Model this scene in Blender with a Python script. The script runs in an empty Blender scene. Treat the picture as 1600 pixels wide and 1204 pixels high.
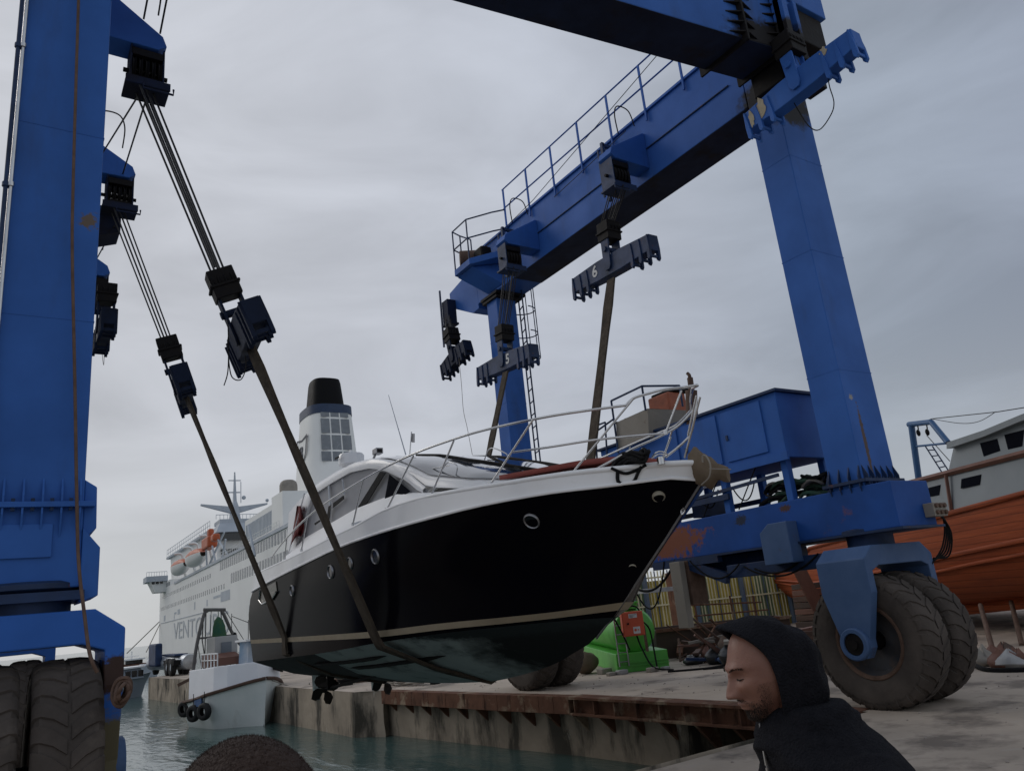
import bpy, bmesh, math, random
from mathutils import Vector, Matrix, noise as mnoise
random.seed(7)
S = bpy.context.scene
col = S.collection
R_ = math.radians
def V(*a): return Vector(a[0]) if len(a) == 1 else Vector(a)

# ---------------------------------------------------------------- camera
# world frame: x = across the dock, y = along the dock (away), z = up, camera at the origin (eye height 1.7 m)
FX, CXP, CYP = 1200.0, 800.0, 602.0
def cdir(u, v): return Vector((u - CXP, -(v - CYP), -FX)).normalized()
_up = cdir(370, -3550)
_f = cdir(-20, 1036); _f = (_f - _up * _f.dot(_up)).normalized()
_r = _f.cross(_up)
RM = Matrix((_r, _f, _up))
cam_d = bpy.data.cameras.new('camera'); cam = bpy.data.objects.new('camera', cam_d); col.objects.link(cam)
cam.matrix_world = RM.to_4x4()
cam_d.sensor_width = 36; cam_d.sensor_fit = 'HORIZONTAL'; cam_d.lens = 36 * FX / 1600
cam_d.clip_start = 0.05; cam_d.clip_end = 20000
S.camera = cam
def ray(u, v): return RM @ cdir(u, v)
def Px(u, v, x): w = ray(u, v); return w * (x / w.x)
def Py(u, v, y): w = ray(u, v); return w * (y / w.y)
def Pz(u, v, z): w = ray(u, v); return w * (z / w.z)
def Pn(u, v, p0, n): w = ray(u, v); return w * (V(p0).dot(V(n)) / w.dot(V(n)))

# ---------------------------------------------------------------- sky, sun, exposure
SUN_AZ, SUN_EL = R_(-28), R_(32)
W = bpy.data.worlds.new('World'); S.world = W; W.use_nodes = True
nt = W.node_tree; N = nt.nodes; L = nt.links; N.clear()
def nn(t, **k):
    n = N.new(t)
    for a, b in k.items(): setattr(n, a, b)
    return n
out = nn('ShaderNodeOutputWorld'); bg = nn('ShaderNodeBackground'); bg.inputs[1].default_value = 1.0
L.new(bg.outputs[0], out.inputs[0])
sky = nn('ShaderNodeTexSky', sky_type='NISHITA'); sky.sun_disc = False
sky.sun_elevation = SUN_EL; sky.sun_rotation = SUN_AZ
tc = nn('ShaderNodeTexCoord')
dot = nn('ShaderNodeVectorMath', operation='DOT_PRODUCT'); dot.inputs[1].default_value = V(-0.62, 0.76, 0.05).normalized()
L.new(tc.outputs['Generated'], dot.inputs[0])
mr = nn('ShaderNodeMapRange'); mr.inputs[1].default_value = -1.0; mr.inputs[2].default_value = 1.0
L.new(dot.outputs['Value'], mr.inputs[0])
ramp = nn('ShaderNodeValToRGB'); L.new(mr.outputs[0], ramp.inputs[0])
cr = ramp.color_ramp
cr.elements[0].position = 0.0; cr.elements[0].color = (.56, .60, .66, 1)
cr.elements[1].position = 1.0; cr.elements[1].color = (.60, .61, .64, 1)
e = cr.elements.new(0.34); e.color = (.33, .375, .46, 1)
e = cr.elements.new(0.42); e.color = (.36, .41, .49, 1)
e = cr.elements.new(0.56); e.color = (.49, .525, .60, 1)
e = cr.elements.new(0.70); e.color = (.535, .56, .62, 1)
# cloud texture: stretched noise
sep = nn('ShaderNodeSeparateXYZ'); L.new(tc.outputs['Generated'], sep.inputs[0])
mp = nn('ShaderNodeMapping'); mp.inputs['Scale'].default_value = (1.1, 1.1, 3.2); mp.inputs['Rotation'].default_value = (0.15, 0.1, 0.4)
L.new(tc.outputs['Generated'], mp.inputs[0])
n1 = nn('ShaderNodeTexNoise'); n1.inputs['Scale'].default_value = 2.3; n1.inputs['Detail'].default_value = 6; n1.inputs['Roughness'].default_value = .52; n1.inputs['Distortion'].default_value = .5
L.new(mp.outputs[0], n1.inputs[0])
m2 = nn('ShaderNodeMapRange'); m2.inputs[1].default_value = .32; m2.inputs[2].default_value = .7; m2.inputs[3].default_value = .80; m2.inputs[4].default_value = 1.15
L.new(n1.outputs['Fac'], m2.inputs[0])
vm = nn('ShaderNodeVectorMath', operation='SCALE'); L.new(ramp.outputs[0], vm.inputs[0]); L.new(m2.outputs[0], vm.inputs['Scale'])
# warm pale band near the horizon
m3 = nn('ShaderNodeMapRange', interpolation_type='SMOOTHSTEP'); m3.inputs[1].default_value = 0.30; m3.inputs[2].default_value = -0.02; m3.inputs[3].default_value = 0; m3.inputs[4].default_value = .55
L.new(sep.outputs['Z'], m3.inputs[0])
mx = nn('ShaderNodeMix', data_type='RGBA'); L.new(m3.outputs[0], mx.inputs[0]); L.new(vm.outputs[0], mx.inputs[6]); mx.inputs[7].default_value = (.545, .555, .54, 1)
sc = nn('ShaderNodeVectorMath', operation='SCALE'); L.new(sky.outputs[0], sc.inputs[0]); sc.inputs['Scale'].default_value = 0.05
mx2 = nn('ShaderNodeMix', data_type='RGBA'); mx2.inputs[0].default_value = .94; L.new(sc.outputs[0], mx2.inputs[6]); L.new(mx.outputs[2], mx2.inputs[7])
# ground half darker
L.new(mx2.outputs[2], bg.inputs[0])
sd = bpy.data.lights.new('sun', 'SUN'); sun = bpy.data.objects.new('sun', sd); col.objects.link(sun)
sd.energy = 0.5; sd.angle = R_(25); sd.color = (1, .95, .88)
sdir = V(math.sin(SUN_AZ) * math.cos(SUN_EL), math.cos(SUN_AZ) * math.cos(SUN_EL), math.sin(SUN_EL))
sun.rotation_euler = sdir.to_track_quat('Z', 'Y').to_euler()
S.view_settings.view_transform = 'Standard'; S.view_settings.look = 'None'
S.view_settings.exposure = 0.02; S.view_settings.gamma = 1
S.render.engine = 'CYCLES'; S.render.resolution_x = 1024; S.render.resolution_y = 770
GZ, WZ = -1.7, -2.8        # deck level, water level

# ---------------------------------------------------------------- materials
MATS = {}
def mat(name, c1, c2=None, scale=3., rough=.6, bump=.0, bscale=None, metal=0., spots=None, stretch=(1, 1, 1), coat=0., detail=6, spec=.5, rvar=.12, spots2=None, alpha=None, ior=1.5, patches=(), planks=0):
    if name in MATS: return MATS[name]
    m = bpy.data.materials.new(name); m.use_nodes = True
    t = m.node_tree; nd = t.nodes; lk = t.links
    b = nd['Principled BSDF']
    b.inputs['Metallic'].default_value = metal; b.inputs['Specular IOR Level'].default_value = spec
    b.inputs['IOR'].default_value = ior; b.inputs['Coat Weight'].default_value = coat; b.inputs['Coat Roughness'].default_value = .06
    tcn = nd.new('ShaderNodeTexCoord'); mpn = nd.new('ShaderNodeMapping'); mpn.inputs['Scale'].default_value = stretch
    lk.new(tcn.outputs['Object'], mpn.inputs[0])
    ns = nd.new('ShaderNodeTexNoise'); ns.inputs['Scale'].default_value = scale; ns.inputs['Detail'].default_value = detail; ns.inputs['Roughness'].default_value = .6
    lk.new(mpn.outputs[0], ns.inputs[0])
    rp = nd.new('ShaderNodeMapRange'); rp.inputs[1].default_value = .3; rp.inputs[2].default_value = .7; lk.new(ns.outputs[0], rp.inputs[0])
    mix = nd.new('ShaderNodeMix'); mix.data_type = 'RGBA'
    c2 = c2 or tuple(x * .75 for x in c1)
    mix.inputs[6].default_value = (*c1, 1); mix.inputs[7].default_value = (*c2, 1); lk.new(rp.outputs[0], mix.inputs[0])
    cur = mix.outputs[2]
    for k, sp in enumerate([spots, spots2]):
        if not sp: continue
        c, ssc, thr, wid, amt = sp[:5]
        s2 = nd.new('ShaderNodeTexNoise'); s2.inputs['Scale'].default_value = ssc; s2.inputs['Detail'].default_value = 8; s2.inputs['Roughness'].default_value = .65
        mp2 = nd.new('ShaderNodeMapping'); mp2.inputs['Scale'].default_value = sp[5] if len(sp) > 5 else (1, 1, 1); mp2.inputs['Location'].default_value = (3.1 + k * 5, 1.7, 9.2)
        lk.new(tcn.outputs['Object'], mp2.inputs[0]); lk.new(mp2.outputs[0], s2.inputs[0])
        r2 = nd.new('ShaderNodeMapRange'); r2.inputs[1].default_value = thr; r2.inputs[2].default_value = thr + wid; r2.inputs[4].default_value = amt; lk.new(s2.outputs[0], r2.inputs[0])
        mx_ = nd.new('ShaderNodeMix'); mx_.data_type = 'RGBA'; lk.new(r2.outputs[0], mx_.inputs[0]); lk.new(cur, mx_.inputs[6]); mx_.inputs[7].default_value = (*c, 1)
        cur = mx_.outputs[2]
    if planks:
        wv_ = nd.new('ShaderNodeTexWave'); wv_.bands_direction = 'Z'; wv_.inputs['Scale'].default_value = planks; wv_.inputs['Distortion'].default_value = .8; wv_.inputs['Detail'].default_value = 2; wv_.inputs['Detail Scale'].default_value = .6; lk.new(tcn.outputs['Object'], wv_.inputs[0])
        pr_ = nd.new('ShaderNodeMapRange'); pr_.inputs[1].default_value = .0; pr_.inputs[2].default_value = .07; pr_.inputs[3].default_value = .62; pr_.inputs[4].default_value = 0; lk.new(wv_.outputs['Fac'], pr_.inputs[0])
        px_ = nd.new('ShaderNodeMix'); px_.data_type = 'RGBA'; lk.new(pr_.outputs[0], px_.inputs[0]); lk.new(cur, px_.inputs[6]); px_.inputs[7].default_value = tuple(x * .25 for x in c1) + (1,); cur = px_.outputs[2]
    for pc, pr, pcol, pam in patches:   # a worn or painted-shade patch of its own shape: centre (object space), radii, colour, edge raggedness
        vs_ = nd.new('ShaderNodeVectorMath'); vs_.operation = 'SUBTRACT'; vs_.inputs[1].default_value = pc; lk.new(tcn.outputs['Object'], vs_.inputs[0])
        vd_ = nd.new('ShaderNodeVectorMath'); vd_.operation = 'DIVIDE'; vd_.inputs[1].default_value = pr; lk.new(vs_.outputs[0], vd_.inputs[0])
        vl_ = nd.new('ShaderNodeVectorMath'); vl_.operation = 'LENGTH'; lk.new(vd_.outputs[0], vl_.inputs[0])
        pn_ = nd.new('ShaderNodeTexNoise'); pn_.inputs['Scale'].default_value = 2.2 / max(.05, min(pr[1], pr[2])); pn_.inputs['Detail'].default_value = 7; pn_.inputs['Roughness'].default_value = .7; lk.new(tcn.outputs['Object'], pn_.inputs[0])
        ma_ = nd.new('ShaderNodeMath'); ma_.operation = 'MULTIPLY_ADD'; ma_.inputs[1].default_value = pam; lk.new(pn_.outputs[0], ma_.inputs[0]); lk.new(vl_.outputs['Value'], ma_.inputs[2])
        mr_ = nd.new('ShaderNodeMapRange'); mr_.inputs[1].default_value = 1 + pam * .5 + .12; mr_.inputs[2].default_value = 1 + pam * .5 - .22; lk.new(ma_.outputs[0], mr_.inputs[0])
        mx_ = nd.new('ShaderNodeMix'); mx_.data_type = 'RGBA'; lk.new(mr_.outputs[0], mx_.inputs[0]); lk.new(cur, mx_.inputs[6]); mx_.inputs[7].default_value = (*pcol, 1); cur = mx_.outputs[2]
    lk.new(cur, b.inputs['Base Color'])
    rr = nd.new('ShaderNodeMapRange'); rr.inputs[3].default_value = max(0, rough - rvar); rr.inputs[4].default_value = min(1, rough + rvar); lk.new(ns.outputs[0], rr.inputs[0]); lk.new(rr.outputs[0], b.inputs['Roughness'])
    if bump:
        nb = nd.new('ShaderNodeTexNoise'); nb.inputs['Scale'].default_value = bscale or scale * 4; nb.inputs['Detail'].default_value = 5
        lk.new(mpn.outputs[0], nb.inputs[0])
        bp = nd.new('ShaderNodeBump'); bp.inputs['Strength'].default_value = bump; bp.inputs['Distance'].default_value = .02; lk.new(nb.outputs[0], bp.inputs['Height']); lk.new(bp.outputs[0], b.inputs['Normal'])
    if alpha is not None: b.inputs['Alpha'].default_value = alpha
    MATS[name] = m; return m

RUST = (.12, .04, .015)
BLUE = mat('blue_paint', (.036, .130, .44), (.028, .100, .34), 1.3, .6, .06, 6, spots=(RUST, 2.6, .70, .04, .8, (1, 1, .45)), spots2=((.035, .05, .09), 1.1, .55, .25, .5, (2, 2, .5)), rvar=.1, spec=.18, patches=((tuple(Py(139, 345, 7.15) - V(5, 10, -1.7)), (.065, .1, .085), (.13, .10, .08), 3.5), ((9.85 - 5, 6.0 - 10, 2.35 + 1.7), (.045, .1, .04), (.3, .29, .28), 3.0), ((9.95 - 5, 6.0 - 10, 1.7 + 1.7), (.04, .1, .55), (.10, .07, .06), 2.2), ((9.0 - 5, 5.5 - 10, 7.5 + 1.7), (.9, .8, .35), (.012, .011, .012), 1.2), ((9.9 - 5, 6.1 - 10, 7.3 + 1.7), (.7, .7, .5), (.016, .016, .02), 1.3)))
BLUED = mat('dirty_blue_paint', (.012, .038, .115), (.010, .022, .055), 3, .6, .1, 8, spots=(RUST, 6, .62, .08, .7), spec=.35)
BLUEW = mat('worn_blue_steel', (.07, .125, .25), (.045, .095, .21), 2.2, .6, .12, 9, spots=((.10, .05, .03), 3, .62, .1, .7, (1, 1, .6)), spec=.3)
BLUERUST = mat('rusty_blue_sill_paint', (.018, .085, .34), (.014, .06, .23), 1.6, .6, .08, 7, spots=((.20, .07, .03), .55, .56, .05, .9), spots2=(RUST, 5, .66, .05, .8), spec=.18, patches=(((9.66 - 5, 9.75 - 10, .80 + 1.7), (.4, .75, .26), (.24, .085, .05), 2.6), ((9.66 - 5, 8.15 - 10, .95 + 1.7), (.2, .12, .07), (.03, .04, .07), 3.2), ((9.66 - 5, 7.3 - 10, 1.0 + 1.7), (.2, .1, .05), (.08, .045, .04), 3.2)))
BLACKG = mat('greasy_steel_and_shade_black', (.006, .006, .008), (.013, .011, .010), 6, .65, .25, 14, spots=((.035, .02, .012), 9, .62, .1, .6), spec=.15)  # greasy steel parts; also the shadow black on the yacht stern
DARKU = mat('dark_underside_paint', (.016, .026, .062), (.012, .016, .034), 2, .7, .15, 9, spots=((.018, .013, .010), 1.2, .52, .15, .8), spec=.15)  # darker, greyer blue for beam undersides and some cages
ROPE = mat('wire_rope', (.035, .035, .038), (.02, .02, .02), 30, .55, metal=.3)
STRAP = mat('webbing_strap', (.085, .068, .05), (.045, .036, .028), 9, .85, .5, 60, spots=((.02, .018, .016), 3, .55, .15, .7, (1, 1, .5)), spec=.15)
STRAPD = mat('dark_webbing_strap', (.032, .026, .023), (.02, .017, .016), 9, .9, .5, 60, spots=((.06, .045, .035), 4, .6, .1, .6, (1, 1, .5)), spec=.12)
RUBBER = mat('dusty_rubber', (.095, .080, .070), (.055, .047, .042), 2.6, .92, .35, 16, spots=((.15, .125, .105), 4, .58, .2, .5), spec=.15)
RUBBERB = mat('black_rubber', (.012, .012, .013), (.02, .02, .02), 8, .7, .2, 20, spec=.3)
GEL = mat('white_gelcoat', (.82, .825, .83), (.77, .77, .77), 2, .3, coat=.3, rvar=.06, spots=((.45, .43, .40), 1.8, .62, .2, .35, (1, 1, 3)))
HULLB = mat('black_gelcoat', (.003, .003, .0055), (.005, .0045, .006), 1.2, .16, coat=.0, rvar=.05, spec=.2, ior=1.16, spots=((.012, .010, .010), 1.2, .62, .2, .35, (.5, .5, 3)))
STRIPE = mat('cream_boot_stripe', (.34, .285, .20), (.28, .235, .165), 4, .6, spec=.3)
TEAL = mat('teal_antifouling', (.36, .44, .44), (.27, .34, .34), 1.5, .75, .12, 14, patches=(((0, 6.2 - 9.5, .2), (4, 2.0, 1.6), (.012, .015, .016), .8), ((0, 7.6 - 9.5, .75), (4, 1.5, .16), (.02, .028, .03), .7)), spots=((.03, .045, .045), 2.4, .53, .12, .7, (.6, .6, 1)), spec=.2)  # dark forward patches paint bow shade and dirt into the teal
CHROME = mat('stainless_steel', (.62, .62, .62), (.5, .5, .5), 6, .18, metal=1., rvar=.05)
GLASS = mat('tinted_windscreen', (.02, .03, .04), (.015, .02, .03), 2, .06, coat=1., rvar=.02, spec=1.0)
DGLASS = mat('dark_window_glass', (.012, .014, .018), (.008, .01, .012), 2, .12, rvar=.04, spec=.7)
CANVAS = mat('pale_canvas', (.44, .44, .45), (.36, .36, .37), 1.6, .85, .25, 5, spec=.2)
SHIPW = mat('ship_white_paint', (.84, .84, .82), (.78, .78, .76), .12, .55, spots=((.45, .40, .31), .25, .62, .2, .4, (1, 1, .15)))
SHIPG = mat('ship_grey_paint', (.46, .50, .55), (.38, .42, .47), .4, .6)
SHIPWIN = mat('ship_window_glass', (.14, .155, .175), (.20, .22, .24), .8, .25, rvar=.1)
ORANGE = mat('lifeboat_orange', (.50, .10, .025), (.38, .07, .02), 1, .5)
CONC = mat('quay_concrete', (.50, .42, .345), (.35, .295, .24), .7, .85, .5, 9, spots=((.14, .118, .10), .9, .51, .12, .8), spots2=((.42, .38, .34), 3.2, .58, .12, .45), spec=.25, detail=10)
WALLC = mat('stained_quay_wall', (.42, .35, .27), (.24, .20, .155), .9, .85, .6, 6, spots=((.022, .022, .018), 1.3, .48, .12, .85, (1, 1, .3)), spots2=((.60, .55, .47), 2.3, .62, .07, .7, (1, 1, .35)), spec=.25, detail=9)
RUSTM = mat('rusty_steel', (.17, .082, .052), (.10, .05, .034), 2.2, .88, .4, 20, spots=((.34, .27, .19), 1.6, .54, .1, .7), spots2=((.035, .02, .015), 4, .55, .1, .7, (1, 1, .4)), spec=.15)
GREEN = mat('green_tank_paint', (.09, .42, .05), (.06, .32, .04), 2, .4, rvar=.08)
REDBOX = mat('orange_red_cabinet_paint', (.55, .085, .03), (.45, .065, .025), 3, .5)
GREYP = mat('grey_boat_paint', (.245, .27, .285), (.20, .225, .24), .6, .6, .05, 6, spots=((.16, .14, .12), 1.5, .6, .2, .4, (1, 1, .3)))
WOODO = mat('orange_wood_hull', (.34, .078, .026), (.22, .048, .018), 1.4, .62, .3, 8, stretch=(.25, .25, 4), planks=2.0, spots=((.09, .03, .018), 1.2, .54, .2, .5, (.3, .3, 3)), spots2=((.03, .016, .012), 3.2, .62, .06, .6, (.2, .2, 6)), spec=.2)
WOODB = mat('brown_timber', (.10, .055, .038), (.06, .034, .024), 3, .8, .3, 20, stretch=(.4, .4, 3))
WOODR = mat('faded_red_timber', (.17, .075, .05), (.12, .055, .038), 3, .7, .2, 12)
SIGNW = mat('white_marking', (.62, .62, .60), (.5, .5, .5), 12, .6)
BEIGE = mat('beige_panel', (.27, .245, .21), (.22, .20, .17), 1.6, .7, .1, 10, spots=((.12, .07, .04), 6, .66, .06, .7))
BROWNR = mat('brown_rusty_pipe', (.14, .085, .06), (.08, .045, .03), 8, .8, .3, 30)
TARPB = mat('brown_tarpaulin', (.18, .14, .10), (.12, .09, .062), 3, .9, .5, 10, spec=.15)
BLACKC = mat('black_cord', (.006, .006, .007), (.012, .012, .013), 20, .8, .5, 60, spec=.2)
RED = mat('red_covering', (.26, .05, .035), (.2, .04, .03), 3, .7, .2, 9)
CREAMC = mat('chipped_cream_undercoat', (.42, .37, .27), (.34, .29, .2), 9, .8, .2, 20)

# ---------------------------------------------------------------- mesh tools
SPLIT = {'pin_plate', 'housing_leg', 'flange_gusset', 'flange_bolt', 'hanger_plate', 'sheave', 'steering_strut', 'drive_gear_case', 'valve_cap', 'control_lever', 'axle_hub', 'spray_strake', 'gate_bar', 'tray_rib', 'hinge_bolt', 'rudder', 'toe_rail', 'stair_rib', 'davit', 'chipped_paint', 'side_arch', 'windscreen_mullion', 'wiper', 'gantry_frame', 'mast_wing', 'hinge_plate', 'wing_window', 'bolted_joint', 'lower_band', 'hinge_joint', 'white_topside', 'side_housing', 'ladder_rung'}
class MB:
    def __init__(s): s.v = []; s.f = []
    def add(s, vs, fs):
        o = len(s.v); s.v += [V(p) for p in vs]; s.f += [tuple(i + o for i in f) for f in fs]; return s
    def hexa(s, p): # p: 4 bottom ccw, 4 top ccw
        return s.add(p, [(3, 2, 1, 0), (4, 5, 6, 7), (0, 1, 5, 4), (1, 2, 6, 5), (2, 3, 7, 6), (3, 0, 4, 7)])
    def bx(s, x0, x1, y0, y1, z0, z1):
        return s.hexa([(x0, y0, z0), (x1, y0, z0), (x1, y1, z0), (x0, y1, z0), (x0, y0, z1), (x1, y0, z1), (x1, y1, z1), (x0, y1, z1)])
    def bar(s, p0, p1, w, h, up=(0, 0, 1)):
        p0 = V(p0); p1 = V(p1); d = (p1 - p0).normalized(); up = V(up)
        if abs(d.dot(up)) > .99: up = V(1, 0, 0) if abs(d.x) < .9 else V(0, 1, 0)
        a = d.cross(up).normalized(); b = a.cross(d)
        q = []
        for p in (p0, p1):
            q += [p - a * w / 2 - b * h / 2, p + a * w / 2 - b * h / 2, p + a * w / 2 + b * h / 2, p - a * w / 2 + b * h / 2]
        return s.hexa(q)
    def prism(s, poly, vec):
        n = len(poly); vec = V(vec); a = [V(p) for p in poly]
        return s.add(a + [p + vec for p in a], [tuple(range(n))[::-1], tuple(range(n, 2 * n))] + [(i, (i + 1) % n, (i + 1) % n + n, i + n) for i in range(n)])
    def loft(s, rows, close=False, caps=False):
        n = len(rows[0]); vs = [p for r in rows for p in r]; fs = []
        for i in range(len(rows) - 1):
            for j in range(n if close else n - 1):
                k = (j + 1) % n; fs.append((i * n + j, i * n + k, (i + 1) * n + k, (i + 1) * n + j))
        if caps: fs += [tuple(range(n))[::-1], tuple(range((len(rows) - 1) * n, len(rows) * n))]
        return s.add(vs, fs)
    def tube(s, pts, r, n=8, caps=True, flat=1., updir=None):
        pts = [V(p) for p in pts]; rows = []; prev = None
        for i, p in enumerate(pts):
            d = (pts[min(i + 1, len(pts) - 1)] - pts[max(i - 1, 0)]).normalized()
            if prev is None:
                u = V(updir) if updir else (V(0, 0, 1) if abs(d.z) < .9 else V(1, 0, 0))
            else: u = prev
            a = d.cross(u).normalized(); u = a.cross(d).normalized(); prev = u
            rr = r[i] if isinstance(r, (list, tuple)) else r
            rows.append([p + a * math.cos(t) * rr + u * math.sin(t) * rr * flat for t in [2 * math.pi * k / n for k in range(n)]])
        return s.loft(rows, True, caps)
    def lathe(s, o, ax, prof, n=32, caps=False):
        o = V(o); ax = V(ax).normalized(); a = ax.cross(V(0, 0, 1) if abs(ax.z) < .9 else V(1, 0, 0)).normalized(); b = ax.cross(a)
        rows = [[o + ax * h + (a * math.cos(t) + b * math.sin(t)) * r for t in [2 * math.pi * k / n for k in range(n)]] for r, h in prof]
        return s.loft(rows, True, caps)
    def cyl(s, p0, p1, r0, r1=None, n=16):
        p0 = V(p0); p1 = V(p1); h = (p1 - p0).length
        return s.lathe(p0, p1 - p0, [(r0, 0), (r0 if r1 is None else r1, h)], n, True)
    def sph(s, c, r, nu=16, nv=10):
        r = (r, r, r) if not isinstance(r, (tuple, list)) else r; c = V(c); rows = []
        for i in range(nv + 1):
            t = math.pi * i / nv; rows.append([c + V(r[0] * math.sin(t) * math.cos(2 * math.pi * j / nu), r[1] * math.sin(t) * math.sin(2 * math.pi * j / nu), r[2] * math.cos(t)) for j in range(nu)])
        return s.loft(rows, True)
    def islands(s):
        par = list(range(len(s.v)))
        def fd_(i):
            while par[i] != i: par[i] = par[par[i]]; i = par[i]
            return i
        for f in s.f:
            for i in f[1:]: par[fd_(i)] = fd_(f[0])
        out = {}
        for f in s.f:
            k = fd_(f[0]); g, mp_ = out.setdefault(k, (MB(), {}))
            for i in f:
                if i not in mp_: mp_[i] = len(g.v); g.v.append(s.v[i])
            g.f.append(tuple(mp_[i] for i in f))
        return [g for g, _ in out.values()]
    def build(s, name, m, parent=None, smooth=None, bevel=0, bseg=2, solid=0):
        if name in SPLIT:
            gs = s.islands()
            if 1 < len(gs) <= 90:
                os_ = [g.build('\0' + name, m, parent, smooth, bevel, bseg, solid) for g in gs]
                return os_[0]
        name = name.lstrip('\0')
        org = wpos(parent) if parent else V(0, 0, 0)
        me = bpy.data.meshes.new(name); me.from_pydata([tuple(p - org) for p in s.v], [], s.f)
        bm = bmesh.new(); bm.from_mesh(me); bmesh.ops.remove_doubles(bm, verts=bm.verts, dist=1e-5)
        bmesh.ops.recalc_face_normals(bm, faces=bm.faces); bm.to_mesh(me); bm.free()
        me.materials.append(m)
        if smooth is not None:
            me.shade_smooth()
            if smooth < 180: me.set_sharp_from_angle(angle=R_(smooth))
        o = bpy.data.objects.new(name, me); col.objects.link(o)
        if parent: o.parent = parent
        if solid:
            md = o.modifiers.new('solid', 'SOLIDIFY'); md.thickness = solid; md.offset = 0
        if bevel:
            md = o.modifiers.new('bevel', 'BEVEL'); md.width = bevel; md.segments = bseg; md.limit_method = 'ANGLE'; md.angle_limit = R_(40)
        return o
def wpos(o):
    p = V(0, 0, 0)
    while o: p += V(o.location); o = o.parent
    return p
def tag(o, label=None, cat=None, group=None, kind=None):
    if label: o['label'] = label
    if cat: o['category'] = cat
    if group: o['group'] = group
    if kind: o['kind'] = kind
    return o
def thing(name, loc, label, cat, group=None):
    o = bpy.data.objects.new(name, None); o.empty_display_size = .2; col.objects.link(o); o.location = V(loc); return tag(o, label, cat, group)
def copy_tree(o, parent=None):
    c = o.copy(); col.objects.link(c); c.parent = parent
    for ch in [x for x in bpy.data.objects if x.parent == o]: copy_tree(ch, c)
    return c
def text_faces(txt, size, bold=0.0):
    cu = bpy.data.curves.new('t', 'FONT'); cu.body = txt; cu.size = size; cu.offset = bold; cu.resolution_u = 3
    cu.extrude = .002
    ob = bpy.data.objects.new('t', cu); col.objects.link(ob); bpy.context.view_layer.update()
    dg = bpy.context.evaluated_depsgraph_get(); me = bpy.data.meshes.new_from_object(ob.evaluated_get(dg))
    vs = [V(v.co) for v in me.vertices]; fs = [tuple(p.vertices) for p in me.polygons]
    bpy.data.objects.remove(ob); bpy.data.curves.remove(cu); bpy.data.meshes.remove(me)
    return vs, fs
def put_text(mb, txt, size, o, ax, ay, sx=1., bold=0., depth=1.):
    o = V(o); ax = V(ax).normalized(); ay = V(ay).normalized(); az = ax.cross(ay)
    vs, fs = text_faces(txt, size, bold); mb.add([o + ax * (p.x * sx) + ay * p.y + az * p.z * depth for p in vs], fs)
def lerp(a, b, t): return V(a) * (1 - t) + V(b) * t
def interp(x, xs, ys):
    if x <= xs[0]: return ys[0]
    for i in range(len(xs) - 1):
        if x <= xs[i + 1]:
            t = (x - xs[i]) / (xs[i + 1] - xs[i]); return ys[i] * (1 - t) + ys[i + 1] * t
    return ys[-1]
def sag(p0, p1, d, n=12): # hanging curve
    return [lerp(p0, p1, t / n) - V(0, 0, 4 * d * (t / n) * (1 - t / n)) for t in range(n + 1)]
def sm(pts, n=6): # catmull-rom
    pts = [V(p) for p in pts]; o = []
    for i in range(len(pts) - 1):
        p0 = pts[max(i - 1, 0)]; p1 = pts[i]; p2 = pts[i + 1]; p3 = pts[min(i + 2, len(pts) - 1)]
        for k in range(n):
            t = k / n; o.append(.5 * ((2 * p1) + (p2 - p0) * t + (2 * p0 - 5 * p1 + 4 * p2 - p3) * t * t + (3 * p1 - p0 - 3 * p2 + p3) * t ** 3))
    return o + [pts[-1]]
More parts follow.
